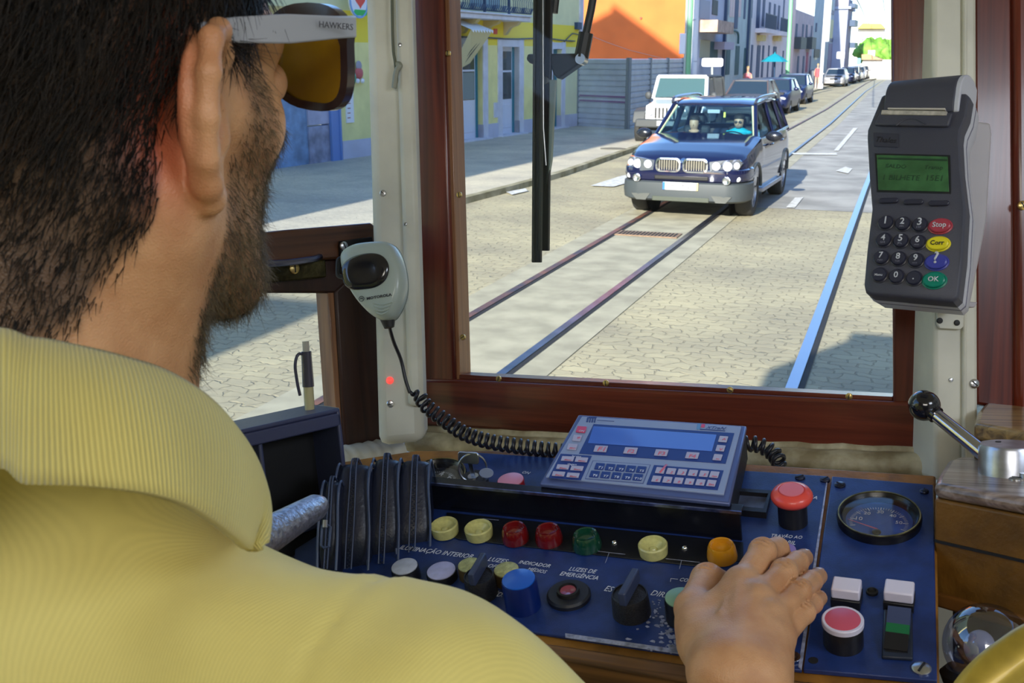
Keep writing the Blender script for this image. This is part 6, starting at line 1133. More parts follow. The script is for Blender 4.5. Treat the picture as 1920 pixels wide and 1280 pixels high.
# =============== BLACK ZIPPED POUCH ===============
pz = thing('zipped_pouch', CON.P(690, 1060, 0), 'black leather zipped pouch with three bulging compartments standing on the console', 'bag')
BAGM = mat('black_leather', (.014, .019, .045), .38, bump=.18, bscale=320); PIP = mat('blue_grey_piping', (.06, .085, .17), .4); ZIP = mat('zip_teeth', (.035, .045, .08), .4, .5)
BGF = Fr(C(690, 1060, .86), RT * .98 - FW * .1, -FW * .55 - DN * .83); UPB = (-DN * .93 + FW * .37).normalized(); BR = (RT - UPB * RT.dot(UPB)).normalized(); BD = UPB.cross(BR) * -1
if BD.dot(FW) < 0: BD = -BD
def lobe(pxl, pxr, pytop, pybot, d, depth, bulge=.3, pull=False, zl=None):
    a = C(pxl, pybot, d); b_ = C(pxr, pybot, d); wid = (b_ - a).dot(BR); c = (a + b_) / 2; hgt = (C((pxl + pxr) / 2, pytop, d) - c).dot(UPB)
    # side profile (depth, height) rounded; cross width bulges
    prof = [(0, 0), (0, .35), (0, .7), (.0, .88), (.06, .985), (.22, 1.0), (.6, .98), (.85, .9), (.97, .72), (1, .4), (1, 0)]
    rs = []
    for q in np.linspace(-1, 1, 13):
        sc = math.sqrt(max(0, 1 - abs(q) ** 4 * .2)); x = q * wid / 2; rs.append([c + BR * (x * (1 + .12 * math.sin(v * 5 + q))) + BD * (depth * (u_ * sc + (1 - sc) * .5 + .02 * math.sin(7 * v + 2 * q))) + UPB * (hgt * v * (sc * .5 + .5)) for u_, v in prof])
    o = B().rings(rs).build('compartment', BAGM, pz, smooth=60, sub=1)
    for q in (-.92, .92, ):
        pts = [c + BR * (q * wid / 2 * (1 + .12 * math.sin(v * 5 + q))) + BD * (depth * u_ * .97 - .0015) + UPB * (hgt * v * .965 + .001) for u_, v in prof[:8]]; B().tube(spline(pts, 6), .0011, 6).build('piping', PIP, o)
    for q in (-.16, .16): pts = [c + BR * (q * wid / 2 * (1 + .12 * math.sin(v * 5 + q))) + BD * (depth * u_ - .003) + UPB * (hgt * v + .002) for u_, v in prof[:8]]; B().tube(spline(pts, 6), .0007, 5).build('zip_tape_edge', PIP, o)
    zp = spline([c + BD * (depth * u_ - .0028) + UPB * (hgt * v + .0022) for u_, v in prof[:8]], 18); b = B()
    for i, p in enumerate(zp): s_ = .0012 if i % 2 else -.0012; b.ball(p + BR * s_ * .6, .0007, 6, 4)
    z = b.build('zipper', ZIP, o); z['kind'] = 'stuff'
    return c, wid, hgt, o
lobe(616, 690, 836, 1072, .88, .10); lobe(684, 746, 826, 1062, .895, .10); lobe(738, 806, 832, 1048, .905, .09); c, wd_, hg, o = lobe(592, 630, 876, 1072, .86, .08)
p = C(610, 975, .85); B().tube([p, p + UPB * -.006], .002, 8).build('zip_slider', STEEL, o); B().tube([C(604, 985, .852), C(602, 1022, .847), C(607, 1027, .847), C(617, 1024, .847), C(620, 988, .852), C(612, 982, .852), C(604, 985, .852)], .0011, 6).build('zip_pull', PIP, o)
# =============== LEFT SIDE CONTROLLER PLATE, LEVER ===============
lp = thing('side_plate', CON.P(540, 1060, .004), 'blue-grey screwed metal plate left of the black zipped pouch', 'metal plate', frame=CON)
BGP = mat('blue_grey_plate', (.10, .15, .36), .4, .4, var=.2, scale=60)
pr(CON, [(560, 985), (592, 965), (600, 1010), (604, 1110), (552, 1110), (556, 1040), (528, 1030), (530, 1000)], 0.0, .006, BGP, 'plate', lp, .001, None); screw(CON, 556, 1015, .0062, .0062, STEEL, lp)
sg_ = thing('speaker_grille', CON.P(480, 1060, -.002), 'dark perforated grille in the console below the metal lever', 'grille', frame=CON)
gm = mat('perforated_metal', (.05, .055, .085), .45, .5)
nt = gm.node_tree; vo = nt.nodes.new('ShaderNodeTexVoronoi'); vo.inputs['Scale'].default_value = 420; vo.inputs['Randomness'].default_value = 0; tc = nt.nodes.new('ShaderNodeTexCoord'); nt.links.new(tc.outputs['Object'], vo.inputs['Vector']); cr = nt.nodes.new('ShaderNodeValToRGB'); cr.color_ramp.elements[0].position = .25; cr.color_ramp.elements[1].position = .45; cr.color_ramp.elements[0].color = (.006, .006, .01, 1); cr.color_ramp.elements[1].color = (.10, .11, .17, 1); nt.links.new(vo.outputs['Distance'], cr.inputs[0]); nt.links.new(cr.outputs[0], nt.nodes['Principled BSDF'].inputs['Base Color'])
pr(CON, [(380, 1010), (560, 985), (560, 1130), (380, 1120)], -.001, .002, gm, 'perforated_plate', sg_, .001, None)
lv = thing('controller_lever', C(470, 1030, .62), 'brushed metal lever with rounded end beside the yellow collar', 'lever')
LVM = mat('brushed_metal_lever', (.42, .43, .50), .35, .85, var=.35, scale=260, bump=.4, bscale=400)
A = C(380, 1075, .60); E_ = C(606, 942, .70); d = (E_ - A).normalized(); B().tube([A, A + (E_ - A) * .5, E_ - d * .008, E_ - d * .002, E_], [.013, .0115, .0085, .006, .001], 20).build('lever_bar', LVM, lv, smooth=60)
# =============== RIGHT CABINETS, HAND LEVER ===============
ST1 = wood('worn_grey_wood', (.10, .055, .03), (.42, .33, .30), 0, scale=10, rough=.35, coat=.3, dist=6); OB2 = mat('orange_brown_cabinet', (.17, .075, .008), .5, var=.3, scale=40, bump=.3, bscale=200)
cb = thing('side_cabinet', HZ.P(1840, 1100, 0), 'orange-brown painted cabinet with worn varnished wood top at the right edge', 'cabinet', frame=HZ)
h1_ = .035
def hz(pts, h): return [tuple(HZ.L(x, y, h)[:2]) for x, y in pts]
top = hz([(1752, 905), (1756, 893), (1776, 862), (1800, 854), (2060, 870), (2060, 960)], h1_)
B().prism(top, h1_ - .012, h1_).build('cabinet_top', ST1, cb, HZ, bevel=.005, seg=3); 
tb_ = hz([(1752, 905), (2060, 960), (2060, 880), (1790, 865)], h1_); B().prism(tb_, h1_ - .085, h1_ - .012).build('cabinet_body', OB2, cb, HZ, bevel=.002)
B().prism([(x, y - .002) for x, y in tb_], h1_ - .045, h1_ - .043).build('panel_seam', RUB, cb, HZ); B().prism([(x - .001, y - .0035) for x, y in tb_], h1_ - .094, h1_ - .083).build('lower_moulding', mat('dark_orange_brown', (.20, .08, .015), .45), cb, HZ, bevel=.002)
screw(HZ, 1905, 898, .005, h1_ + .0002, STEEL, cb)
B().prism([(x + .012, y + .02) for x, y in tb_], h1_ - .30, h1_ - .085).build('recess_shade_block', mat('painted_recess_shade', (.02, .010, .006), .7), cb, HZ)  # solid near-black block stands in for the shaded cavity
cs = thing('lever_stand', HZ.P(1860, 850, .03), 'worn orange-brown wooden block behind the round lever hub', 'block', frame=HZ)
h2_ = .062; tp2 = hz([(1826, 792), (1832, 770), (1846, 753), (2060, 775), (2060, 835)], h2_); B().prism(tp2, h2_ - .016, h2_).build('block_top', wood('worn_varnished_wood', (.09, .045, .02), (.45, .28, .10), 0, scale=10, rough=.35, coat=.4, dist=6), cs, HZ, bevel=.005, seg=3); tb2 = hz([(1826, 800), (2060, 845), (2060, 790), (1835, 775)], h2_); B().prism(tb2, -.02, h2_ - .016).build('block_body', wood('brown_block', (.05, .02, .008), (.20, .10, .04), 0), cs, HZ, bevel=.002)
hl_ = thing('hand_lever', HZ.P(1890, 870, .03), 'polished steel hand lever with black ball knob on a round hub at the right', 'lever', frame=HZ)
hc = HZ.L(1893, 832, .058); HBM = mat('worn_aluminium', (.50, .53, .62), .3, .9, var=.2, scale=90)
B().lathe([(.0225, .0), (.0225, .0555), (.0212, .058), (.001, .058)], (hc.x, hc.y, 0), 48).build('hub', HBM, hl_, HZ, smooth=40); B().cyl((hc.x - .008, hc.y + .008, .0581), .0022, 0, .0003, 16).build('hub_hole', RUB, hl_, HZ); B().cyl((hc.x + .012, hc.y - .021, .036), .006, -.001, .004, 16).build('side_bolt', STEEL, hl_, HZ)
bc = C(1733, 760, .88); he_ = HZ.W(hc.x - .014, hc.y, .046); B().rod(he_, bc, .0062, .0055, 20).build('lever_rod', mat('polished_rod', (.6, .62, .72), .15, 1.0), hl_); B().ball(bc, .0128, 32, 20).build('ball_knob', mat('black_ball', (.008, .008, .012), .15, coat=.6), hl_); dd = (he_ - bc).normalized(); B().rod(bc + dd * .0095, bc + dd * .0135, .0072).build('ball_collar', mat('black_ball', (.008, .008, .012), .15, coat=.6), hl_)
# glass dome and yellow rim, lower right
gd = thing('glass_dome', C(1850, 1215, .70), 'clear glass dome lamp glinting in the dark recess at lower right', 'dome lamp')
dc = C(1852, 1212, .70); B().ball(dc, .028, 40, 24).build('dome', glassmat('dome_glass', (.75, .78, .9), .22), gd); B().ball(dc + FW * .012 + DN * .004, .010, 20, 14, (1, 1, 1.2)).build('bulb', mat('milky_bulb', (.45, .48, .62), .3), gd); B().lathe([(.024, 0), (.026, .006), (.022, .01)], (0, 0, 0), 32).build('dome_base', RUB, gd, Fr(dc + DN * .028 + FW * .01, RT, -DN))
yr = []; pl_ = [(1775, 1330, .52), (1800, 1283, .52), (1838, 1240, .52), (1880, 1207, .52), (1925, 1178, .52), (1990, 1150, .52)]
yc = thing('wheel_guard', C(1900, 1240, .52), 'curved yellow painted metal rim cutting across the lower right corner', 'guard')
cP = C(1995, 1420, .52); pts = []
for a in np.linspace(math.radians(100), math.radians(215), 30): pts.append(cP + RT * math.cos(a) * .062 - DN * math.sin(a) * .062)
ysp = spline([C(*q) for q in pl_], 8); b = B(); inner = [p + RT * .03 + DN * .036 + FW * .006 for p in ysp]; n = len(ysp)
rs = [[ysp[i] + (inner[i] - ysp[i]) * k + (-FW) * (.010 * math.sin(math.pi * min(k * 1.6, 1))) + (FW * .004 if s2 else Vector()) for k in np.linspace(0, 1, 8) for s2 in (0,)] + [ysp[i] + (inner[i] - ysp[i]) * k + FW * .006 for k in np.linspace(1, 0, 8)] for i in range(n)]
b.rings(rs).build('rim_plate', mat('mustard_metal', (.46, .33, .045), .38, .3, var=.2, scale=60, coat=.3), yc, smooth=60)
# =============== THE TRAM DRIVER ===============
def smin(a, b, k):
    h = np.clip(.5 + .5 * (b - a) / k, 0, 1); return b + (a - b) * h - k * h * (1 - h)
def smax(a, b, k): return -smin(-a, -b, k)
def sd_cone(P, a, b, r1, r2):
    a = np.asarray(a, np.float32); b = np.asarray(b, np.float32); ba = b - a; L2 = float(ba @ ba)
    t = np.clip(((P - a) @ ba) / L2, 0, 1); d = P - a - t[..., None] * ba; return np.sqrt((d * d).sum(-1)) - (r1 + (r2 - r1) * t)
def sd_ell(P, c, r):
    q = (P - np.asarray(c, np.float32)); r = np.asarray(r, np.float32); k0 = np.sqrt(((q / r) ** 2).sum(-1)) + 1e-6; k1 = np.sqrt(((q / (r * r)) ** 2).sum(-1)) + 1e-6; return k0 * (k0 - 1) / k1
def surfnet(f, lo, hi, h):
    lo = np.array(lo, np.float32); n = np.ceil((np.array(hi) - lo) / h).astype(int) + 1
    ax = [lo[i] + h * np.arange(n[i], dtype=np.float32) for i in range(3)]
    V = np.empty(n, np.float32)
    YZ = np.stack(np.meshgrid(ax[1], ax[2], indexing='ij'), -1)
    for i0 in range(0, n[0], 16):
        xs = ax[0][i0:i0 + 16]; P = np.empty((len(xs),) + YZ.shape[:2] + (3,), np.float32); P[..., 0] = xs[:, None, None]; P[..., 1:] = YZ; V[i0:i0 + 16] = f(P)
    ins = V < 0; c = [(i, j, k) for i in (0, 1) for j in (0, 1) for k in (0, 1)]
    def sl(i, j, k): return (slice(i, n[0] - 1 + i), slice(j, n[1] - 1 + j), slice(k, n[2] - 1 + k))
    S = sum(ins[sl(*q)].astype(np.int8) for q in c); act = (S > 0) & (S < 8); idx = -np.ones(act.shape, np.int64); A = np.argwhere(act); idx[act] = np.arange(len(A))
    pos = np.zeros((len(A), 3)); cnt = np.zeros(len(A))
    for a_ in c:
        for d in range(3):
            if a_[d]: continue
            b_ = list(a_); b_[d] = 1; va = V[tuple((A + a_).T)]; vb = V[tuple((A + b_).T)]; m = (va < 0) != (vb < 0); t = np.zeros(len(A)); t[m] = va[m] / (va[m] - vb[m])
            p = A + np.array(a_, float); p[:, d] += t; pos[m] += p[m]; cnt[m] += 1
    pos = pos / cnt[:, None] * h + lo; F_ = []
    for d in range(3):
        e1, e2 = [q for q in range(3) if q != d]; a0 = [slice(1, None)] * 3; s0 = [slice(1, -1)] * 3; s0[d] = slice(0, -1); s1 = list(s0); s1[d] = slice(1, None)
        v0 = ins[tuple(s0)]; v1 = ins[tuple(s1)]; E_ = np.argwhere(v0 != v1); 
        if not len(E_): continue
        base = E_.copy(); base[:, e1] += 1; base[:, e2] += 1; flip = v0[tuple(E_.T)]
        def g(o1, o2): q = base.copy(); q[:, e1] -= o1; q[:, e2] -= o2; return idx[tuple(q.T)]
        Q = np.stack([g(1, 1), g(0, 1), g(0, 0), g(1, 0)], 1); fl = flip if d != 1 else ~flip; Q[~fl] = Q[~fl][:, ::-1]; F_.append(Q)
    return pos, np.concatenate(F_)
def axmat(F_, R_, U_): return np.array([[R_.x, F_.x, U_.x], [R_.y, F_.y, U_.y], [R_.z, F_.z, U_.z]])
def az(deg): a = math.radians(deg); return Vector((math.sin(a), math.cos(a), 0))
# head frame : x right, y forward, z up ; origin between the ears
EAR = C(392, 212, .452); hF = az(10.4); hR = az(100.4); hU = Vector((0, 0, 1))
hU = (hU + hR * .03).normalized(); hR = (hR - hU * hR.dot(hU)).normalized(); hF = hU.cross(hR)
HC = EAR - hR * .079; HM3 = axmat(hF, hR, hU)
def toW(P, M3, o): return P @ M3.T + np.array(o)
def f_ear(P, s):
    P = P / np.float32(1.10); x = (P[..., 0] * s - .0665); y = P[..., 1] + .002; z = P[..., 2] + .002
    # ear plane leans out toward the back
    ca, sa = math.cos(math.radians(27)), math.sin(math.radians(27)); e = y * ca - x * sa; o = x * ca + y * sa      # e: front, o: outward
    Q = np.stack([e, z, o], -1)
    hp = [(.012, -.002, .002), (.015, .010, .004), (.011, .024, .008), (.000, .033, .011), (-.012, .030, .012), (-.0195, .018, .013), (-.021, .002, .012), (-.018, -.014, .010), (-.011, -.024, .007), (-.003, -.031, .005), (.004, -.031, .003), (.007, -.023, .001)]
    d = None
    for i in range(len(hp) - 1):
        r = .0042 if i < 8 else .0056; q = sd_cone(Q, hp[i], hp[i + 1], r, r if i < 7 else .0058); d = q if d is None else smin(d, q, .003)
    plate = sd_ell(Q, (-.003, .002, .004), (.020, .030, .0065)); d = smin(d, plate, .004)
    anti = sd_cone(Q, (-.010, .016, .010), (-.012, -.010, .010), .0035, .0035); d = smin(d, anti, .004)
    bowl = sd_ell(Q, (-.001, -.003, .0125), (.0095, .0125, .010)); d = smax(d, -bowl, .004); scaph = sd_cone(Q, (-.002, .023, .0145), (-.0155, .012, .0165), .0035, .003); d = smax(d, -scaph, .002)
    trag = sd_ell(Q, (.0095, -.008, .005), (.005, .007, .005)); d = smin(d, trag, .003)
    return d * 1.10
def f_head(P, ears=True):
    x = np.abs(P[..., 0]); Pm = np.stack([x, P[..., 1], P[..., 2]], -1)
    d = sd_ell(Pm, (0, -.012, .048), (.0775, .098, .088))
    d = smin(d, sd_ell(Pm, (0, .042, -.016), (.055, .050, .084)), .03)
    d = smin(d, sd_cone(Pm, (.052, .000, -.045), (.018, .064, -.092), .018, .017), .03)
    d = smin(d, sd_cone(Pm, (.046, .055, -.010), (.060, .025, .000), .017, .012), .02)
    d = smin(d, sd_cone(Pm, (0, .090, .034), (.040, .074, .030), .012, .010), .015)
    d = smax(d, -sd_ell(Pm, (.032, .100, .010), (.018, .014, .011)), .008)
    d = smin(d, sd_ell(Pm, (.032, .083, .009), (.012, .012, .012)), .002)
    d = smin(d, sd_cone(Pm, (0, .094, .018), (0, .116, -.020), .006, .011), .010)
    d = smin(d, sd_cone(Pm, (.010, .100, -.024), (.012, .098, -.024), .007, .006), .005)
    d = smin(d, sd_cone(Pm, (0, .096, -.050), (.020, .088, -.050), .006, .004), .006); d = smin(d, sd_cone(Pm, (0, .094, -.060), (.018, .086, -.058), .006, .004), .005)
    d = smin(d, sd_cone(Pm, (0, .072, -.092), (.012, .066, -.092), .016, .013), .02)
    d = smin(d, sd_cone(P, (0, -.030, -.030), (0, -.045, -.20), .056, .062), .035)
    d = smin(d, sd_cone(Pm, (.055, -.018, -.035), (.020, .020, -.16), .014, .012), .03)
    if ears:
        d = smin(d, f_ear(P, 1), .005); d = smin(d, f_ear(P, -1), .005)
    return d
hV, hQ = surfnet(f_head, (-.10, -.125, -.20), (.112, .14, .145), .0017)
# body frame from the neck base
bF = az(6.9); bR = az(96.9); bU = Vector((0, 0, 1)); N0 = HC - hF * .042 - hU * .185; BM3 = axmat(bF, bR, bU)
def toB(v): d = Vector(v) - N0; return (d.dot(bR), d.dot(bF), d.dot(bU))
SHO = (.197, .012, -.078); ELB = toB(CC(.135, .300, .560)); WRI = toB(CC((1368 - 960) / FPX * .765, (1330 - 640) / FPX * .765, .765))
SHL = (-.178, -.004, -.084); ELL = (-.24, .03, -.33); WRL = (-.20, .25, -.40)
def f_torso(P, g=0.0, sleeve=False):
    d = sd_ell(P, (0, -.005, -.30), (.185, .115, .25))
    d = smin(d, sd_cone(P, (0, -.005, .03), (0, -.01, -.10), .060, .075), .05)
    for s, S in ((1, SHO), (-1, SHL)):
        d = smin(d, sd_cone(P, (s * .030, -.012, -.055), S, .053, .056), .04)
        E_ = ELB if s > 0 else ELL; d = smin(d, sd_cone(P, S, E_, .060, .043), .03)
        if not sleeve: d = smin(d, sd_cone(P, E_, WRI if s > 0 else WRL, .043, .031), .02)
    return d - g
bV, bQ = surfnet(lambda P: f_torso(P, -.007), (-.32, -.16, -.60), (.36, .42, .02), .005)
# ---- right hand, in the console frame ----
def cj(px, py, h): return np.array(CON.L(px, py, h), np.float32)
WR = np.array(CON.I @ (Vector(N0) + bR * WRI[0] + bF * WRI[1] + bU * WRI[2]), np.float32)
J = dict(cmc=cj(1318, 1205, .042), tmcp=cj(1298, 1140, .040), tip=cj(1326, 1086, .034), tend=cj(1366, 1100, .022),
         im=cj(1390, 1098, .052), ip=cj(1430, 1034, .052), idp=cj(1458, 1028, .036), ie=cj(1468, 1043, .020),
         mm=cj(1419, 1126, .054), mp=cj(1470, 1072, .049), md=cj(1496, 1053, .034), me=cj(1508, 1045, .020),
         rm=cj(1442, 1162, .049), rp=cj(1498, 1108, .044), rd=cj(1522, 1089, .030), re=cj(1535, 1080, .017),
         pm=cj(1460, 1200, .040), pp=cj(1506, 1148, .036), pd=cj(1524, 1131, .026), pe=cj(1536, 1121, .017),
         w1=cj(1350, 1262, .050), w2=cj(1425, 1278, .044))
def ax_(n, rs, k=.004, prev=None):
    return n, rs
def f_hand(P):
    d = sd_cone(P, WR, (J['w1'] + J['w2']) / 2 * .5 + (J['im'] + J['pm']) * .25 * 0 + (J['w1'] + J['w2']) / 2 * .5, .029, .024)
    d = smin(d, sd_cone(P, J['w1'], J['im'], .0155, .0095), .014); d = smin(d, sd_cone(P, (J['w1'] + J['w2']) / 2, J['mm'], .0175, .0100), .014)
    d = smin(d, sd_cone(P, J['w2'], J['rm'], .0155, .0092), .014); d = smin(d, sd_cone(P, J['w2'], J['pm'], .0150, .0088), .014); d = smin(d, sd_cone(P, J['w1'], J['cmc'], .0165, .014), .014)
    d = smin(d, sd_cone(P, J['cmc'], J['tmcp'], .0145, .0115), .012); d = smin(d, sd_cone(P, (J['cmc'] + J['tmcp']) / 2, J['im'], .010, .009), .014)
    d = smin(d, sd_cone(P, (J['w1'] + J['w2']) / 2 - np.array([0, 0, .008], np.float32), (J['mm'] + J['rm']) / 2 - np.array([0, 0, .010], np.float32), .020, .014), .012)
    fing = []
    for a, b, c, e, r in (('im', 'ip', 'idp', 'ie', .0094), ('mm', 'mp', 'md', 'me', .0088), ('rm', 'rp', 'rd', 're', .0084), ('pm', 'pp', 'pd', 'pe', .0076)):
        q = sd_cone(P, J[a], J[b], r * 1.02, r * .95); q = smin(q, sd_ell(P, J[b] + np.array([0, 0, .0012], np.float32), (r * .97, r * .97, r * .95)), .003); q = smin(q, sd_cone(P, J[b], J[c], r * .90, r * .85), .0035); q = smin(q, sd_cone(P, J[c], J[e], r * .84, r * .74), .003); fing.append(q)
    q = sd_cone(P, J['tmcp'], J['tip'], .0112, .0112); q = smin(q, sd_cone(P, J['tip'], J['tend'], .0112, .0095), .004); fing.append(q)
    palm = d; d = palm
    for i, q in enumerate(fing): d = np.minimum(d, smin(palm, q, .0055))
    # gaps between neighbouring fingers beyond the webs stay open
    for a in ('im', 'mm', 'rm', 'pm'): d = smin(d, sd_ell(P, J[a] + np.array([0, 0, .004], np.float32), (.0082, .0082, .0078)), .006)
    for a, b, r in (('im', 'ip', .0094), ('mm', 'mp', .0088), ('rm', 'rp', .0084), ('pm', 'pp', .0076), ('tmcp', 'tip', .0112)):
        u = J[b] - J[a]; u = u / np.linalg.norm(u); up_ = np.array([0, 0, 1.], np.float32); up_ = up_ - u * u[2] * .5; up_ /= np.linalg.norm(up_); sd = np.cross(u, up_)
        for off in (-.0034, 0, .0034): c = J[b] + u * off + up_ * (r * 1.02 + .0006); d = smax(d, -sd_cone(P, c - sd * .0055 - up_ * .0012, c + sd * .0055 - up_ * .0012, .0008, .0008), .0012)
    # extensor tendons and veins
    wc = (J['w1'] + J['w2']) / 2 + np.array([0, 0, .017], np.float32)
    for a in ('im', 'mm', 'rm'): d = smin(d, sd_cone(P, wc, J[a] + np.array([0, 0, .0098], np.float32), .0032, .0022), .006)
    v = [cj(1395, 1235, .0665), cj(1370, 1190, .0655), cj(1352, 1150, .0615), cj(1368, 1120, .0590)]
    for i in range(3): d = smin(d, sd_cone(P, v[i], v[i + 1], .0014, .0014), .003)
    return d
allp = np.stack(list(J.values()) + [WR]); lo = allp.min(0) - .03; hi = allp.max(0) + .03
gV, gQ = surfnet(f_hand, lo, hi, .00105)
CM3 = np.array([[CON.u.x, CON.v.x, CON.n.x], [CON.u.y, CON.v.y, CON.n.y], [CON.u.z, CON.v.z, CON.n.z]])
gW = toW(gV, CM3, CON.o); hW = toW(hV, HM3, HC); bW = toW(bV, BM3, N0)
dr_ = thing('person', N0 - Vector((0, 0, .5)), 'tram driver in yellow polo shirt seen from behind, right hand on the console', 'person')
def skinmat():
    m = bpy.data.materials.new('tanned_skin'); m.use_nodes = True; nt = m.node_tree; b = nt.nodes['Principled BSDF']; L = nt.links.new
    at = nt.nodes.new('ShaderNodeAttribute'); at.attribute_name = 'pigment'; tc = nt.nodes.new('ShaderNodeTexCoord')
    nz = nt.nodes.new('ShaderNodeTexNoise'); nz.inputs['Scale'].default_value = 45; nz.inputs['Detail'].default_value = 4; L(tc.outputs['Object'], nz.inputs['Vector'])
    cr = nt.nodes.new('ShaderNodeValToRGB'); cr.color_ramp.elements[0].position = .3; cr.color_ramp.elements[1].position = .7; cr.color_ramp.elements[0].color = (.52, .255, .12, 1); cr.color_ramp.elements[1].color = (.68, .38, .20, 1); L(nz.outputs[0], cr.inputs[0])
    mx = nt.nodes.new('ShaderNodeMix'); mx.data_type = 'RGBA'; L(cr.outputs[0], mx.inputs[6]); mx.inputs[7].default_value = (.05, .035, .025, 1); sp = nt.nodes.new('ShaderNodeSeparateColor'); L(at.outputs['Color'], sp.inputs[0]); L(sp.outputs[0], mx.inputs[0])
    m2 = nt.nodes.new('ShaderNodeMix'); m2.data_type = 'RGBA'; L(mx.outputs[2], m2.inputs[6]); m2.inputs[7].default_value = (.62, .12, .06, 1); L(sp.outputs[1], m2.inputs[0]); L(m2.outputs[2], b.inputs['Base Color'])
    b.inputs['Roughness'].default_value = .48; b.inputs['Subsurface Weight'].default_value = .12; b.inputs['Subsurface Radius'].default_value = (.012, .004, .002); b.inputs['Subsurface Scale'].default_value = .5
    vo = nt.nodes.new('ShaderNodeTexVoronoi'); vo.inputs['Scale'].default_value = 900; L(tc.outputs['Object'], vo.inputs['Vector']); n2 = nt.nodes.new('ShaderNodeTexNoise'); n2.inputs['Scale'].default_value = 260; n2.inputs['Detail'].default_value = 4; L(tc.outputs['Object'], n2.inputs['Vector'])
    ad = nt.nodes.new('ShaderNodeMath'); L(vo.outputs[0], ad.inputs[0]); L(n2.outputs[0], ad.inputs[1]); bp = nt.nodes.new('ShaderNodeBump'); bp.inputs['Strength'].default_value = .35; bp.inputs['Distance'].default_value = .0006; L(ad.outputs[0], bp.inputs['Height']); L(bp.outputs[0], b.inputs['Normal']); return m
SKIN = skinmat()
Vall = np.concatenate([hW, bW, gW]); Qall = np.concatenate([hQ, bQ + len(hW), gQ + len(hW) + len(bW)])
body = npmesh('body', Vall, Qall, SKIN, dr_)
# hair pigment under the strands and the redder ear skin
def sst(a, b, x): t = np.clip((x - a) / (b - a), 0, 1); return t * t * (3 - 2 * t)
def hair_mask(p):
    x, y, z = np.abs(p[:, 0]), p[:, 1], p[:, 2]
    hl = np.interp(y, [-.12, -.09, -.055, -.030, -.018, -.006, .004, .012, .040, .060, .075], [-.125, -.105, -.085, -.048, -.005, .030, .040, .024, .028, .058, .085])
    return sst(-.008, .010, z - hl) * (1 - .0 * x)
def beard_mask(p):
    x, y, z = np.abs(p[:, 0]), p[:, 1], p[:, 2]
    b0 = np.interp(z, [-.12, -.07, -.03, .03], [.000, .008, .024, .024]); side = sst(0, .012, y - b0) * (1 - sst(.040, .052, y + z * .22 - .008)) * (1 - sst(.030, .042, z)) * sst(-.135, -.105, z - .25 * (y - .02))
    jaw = sst(0, .012, y - b0) * (1 - sst(-.035, -.018, z + (y - .05) * -.25)) * sst(-.128, -.110, z); m = np.maximum(side, jaw); earz = (x > .070) & (y < .022) & (np.abs(z) < .045); m[earz] = 0; return m
hm = hair_mask(hV); bm_ = beard_mask(hV); isear = (np.abs(hV[:, 0]) > .078) & (hV[:, 1] < .02) & (np.abs(hV[:, 2]) < .05); hm[isear] = 0
pig = np.zeros((len(Vall), 4), np.float32); pig[:, 3] = 1; pig[:len(hV), 0] = np.maximum(hm * .85, bm_ * .42)
go = len(hV) + len(bV)
for k_, rr_, am in (('im', .008, .20), ('mm', .008, .22), ('rm', .008, .20), ('pm', .007, .18), ('ip', .007, .16), ('mp', .006, .18), ('rp', .006, .18), ('pp', .006, .16), ('tip', .008, .14)):
    pig[go:, 0] = np.maximum(pig[go:, 0], am * np.exp(-((gV[:, :2] - J[k_][:2]) ** 2).sum(1) / rr_ ** 2))
re = np.exp(-(((np.abs(hV[:, 0]) - .074) / .016) ** 2 + ((hV[:, 1] + .020) / .016) ** 2 + ((hV[:, 2] - .004) / .036) ** 2)); pig[:len(hV), 1] = np.clip(re * .95, 0, .85)
at = body.data.color_attributes.new('pigment', 'FLOAT_COLOR', 'POINT'); at.data.foreach_set('color', pig.ravel())
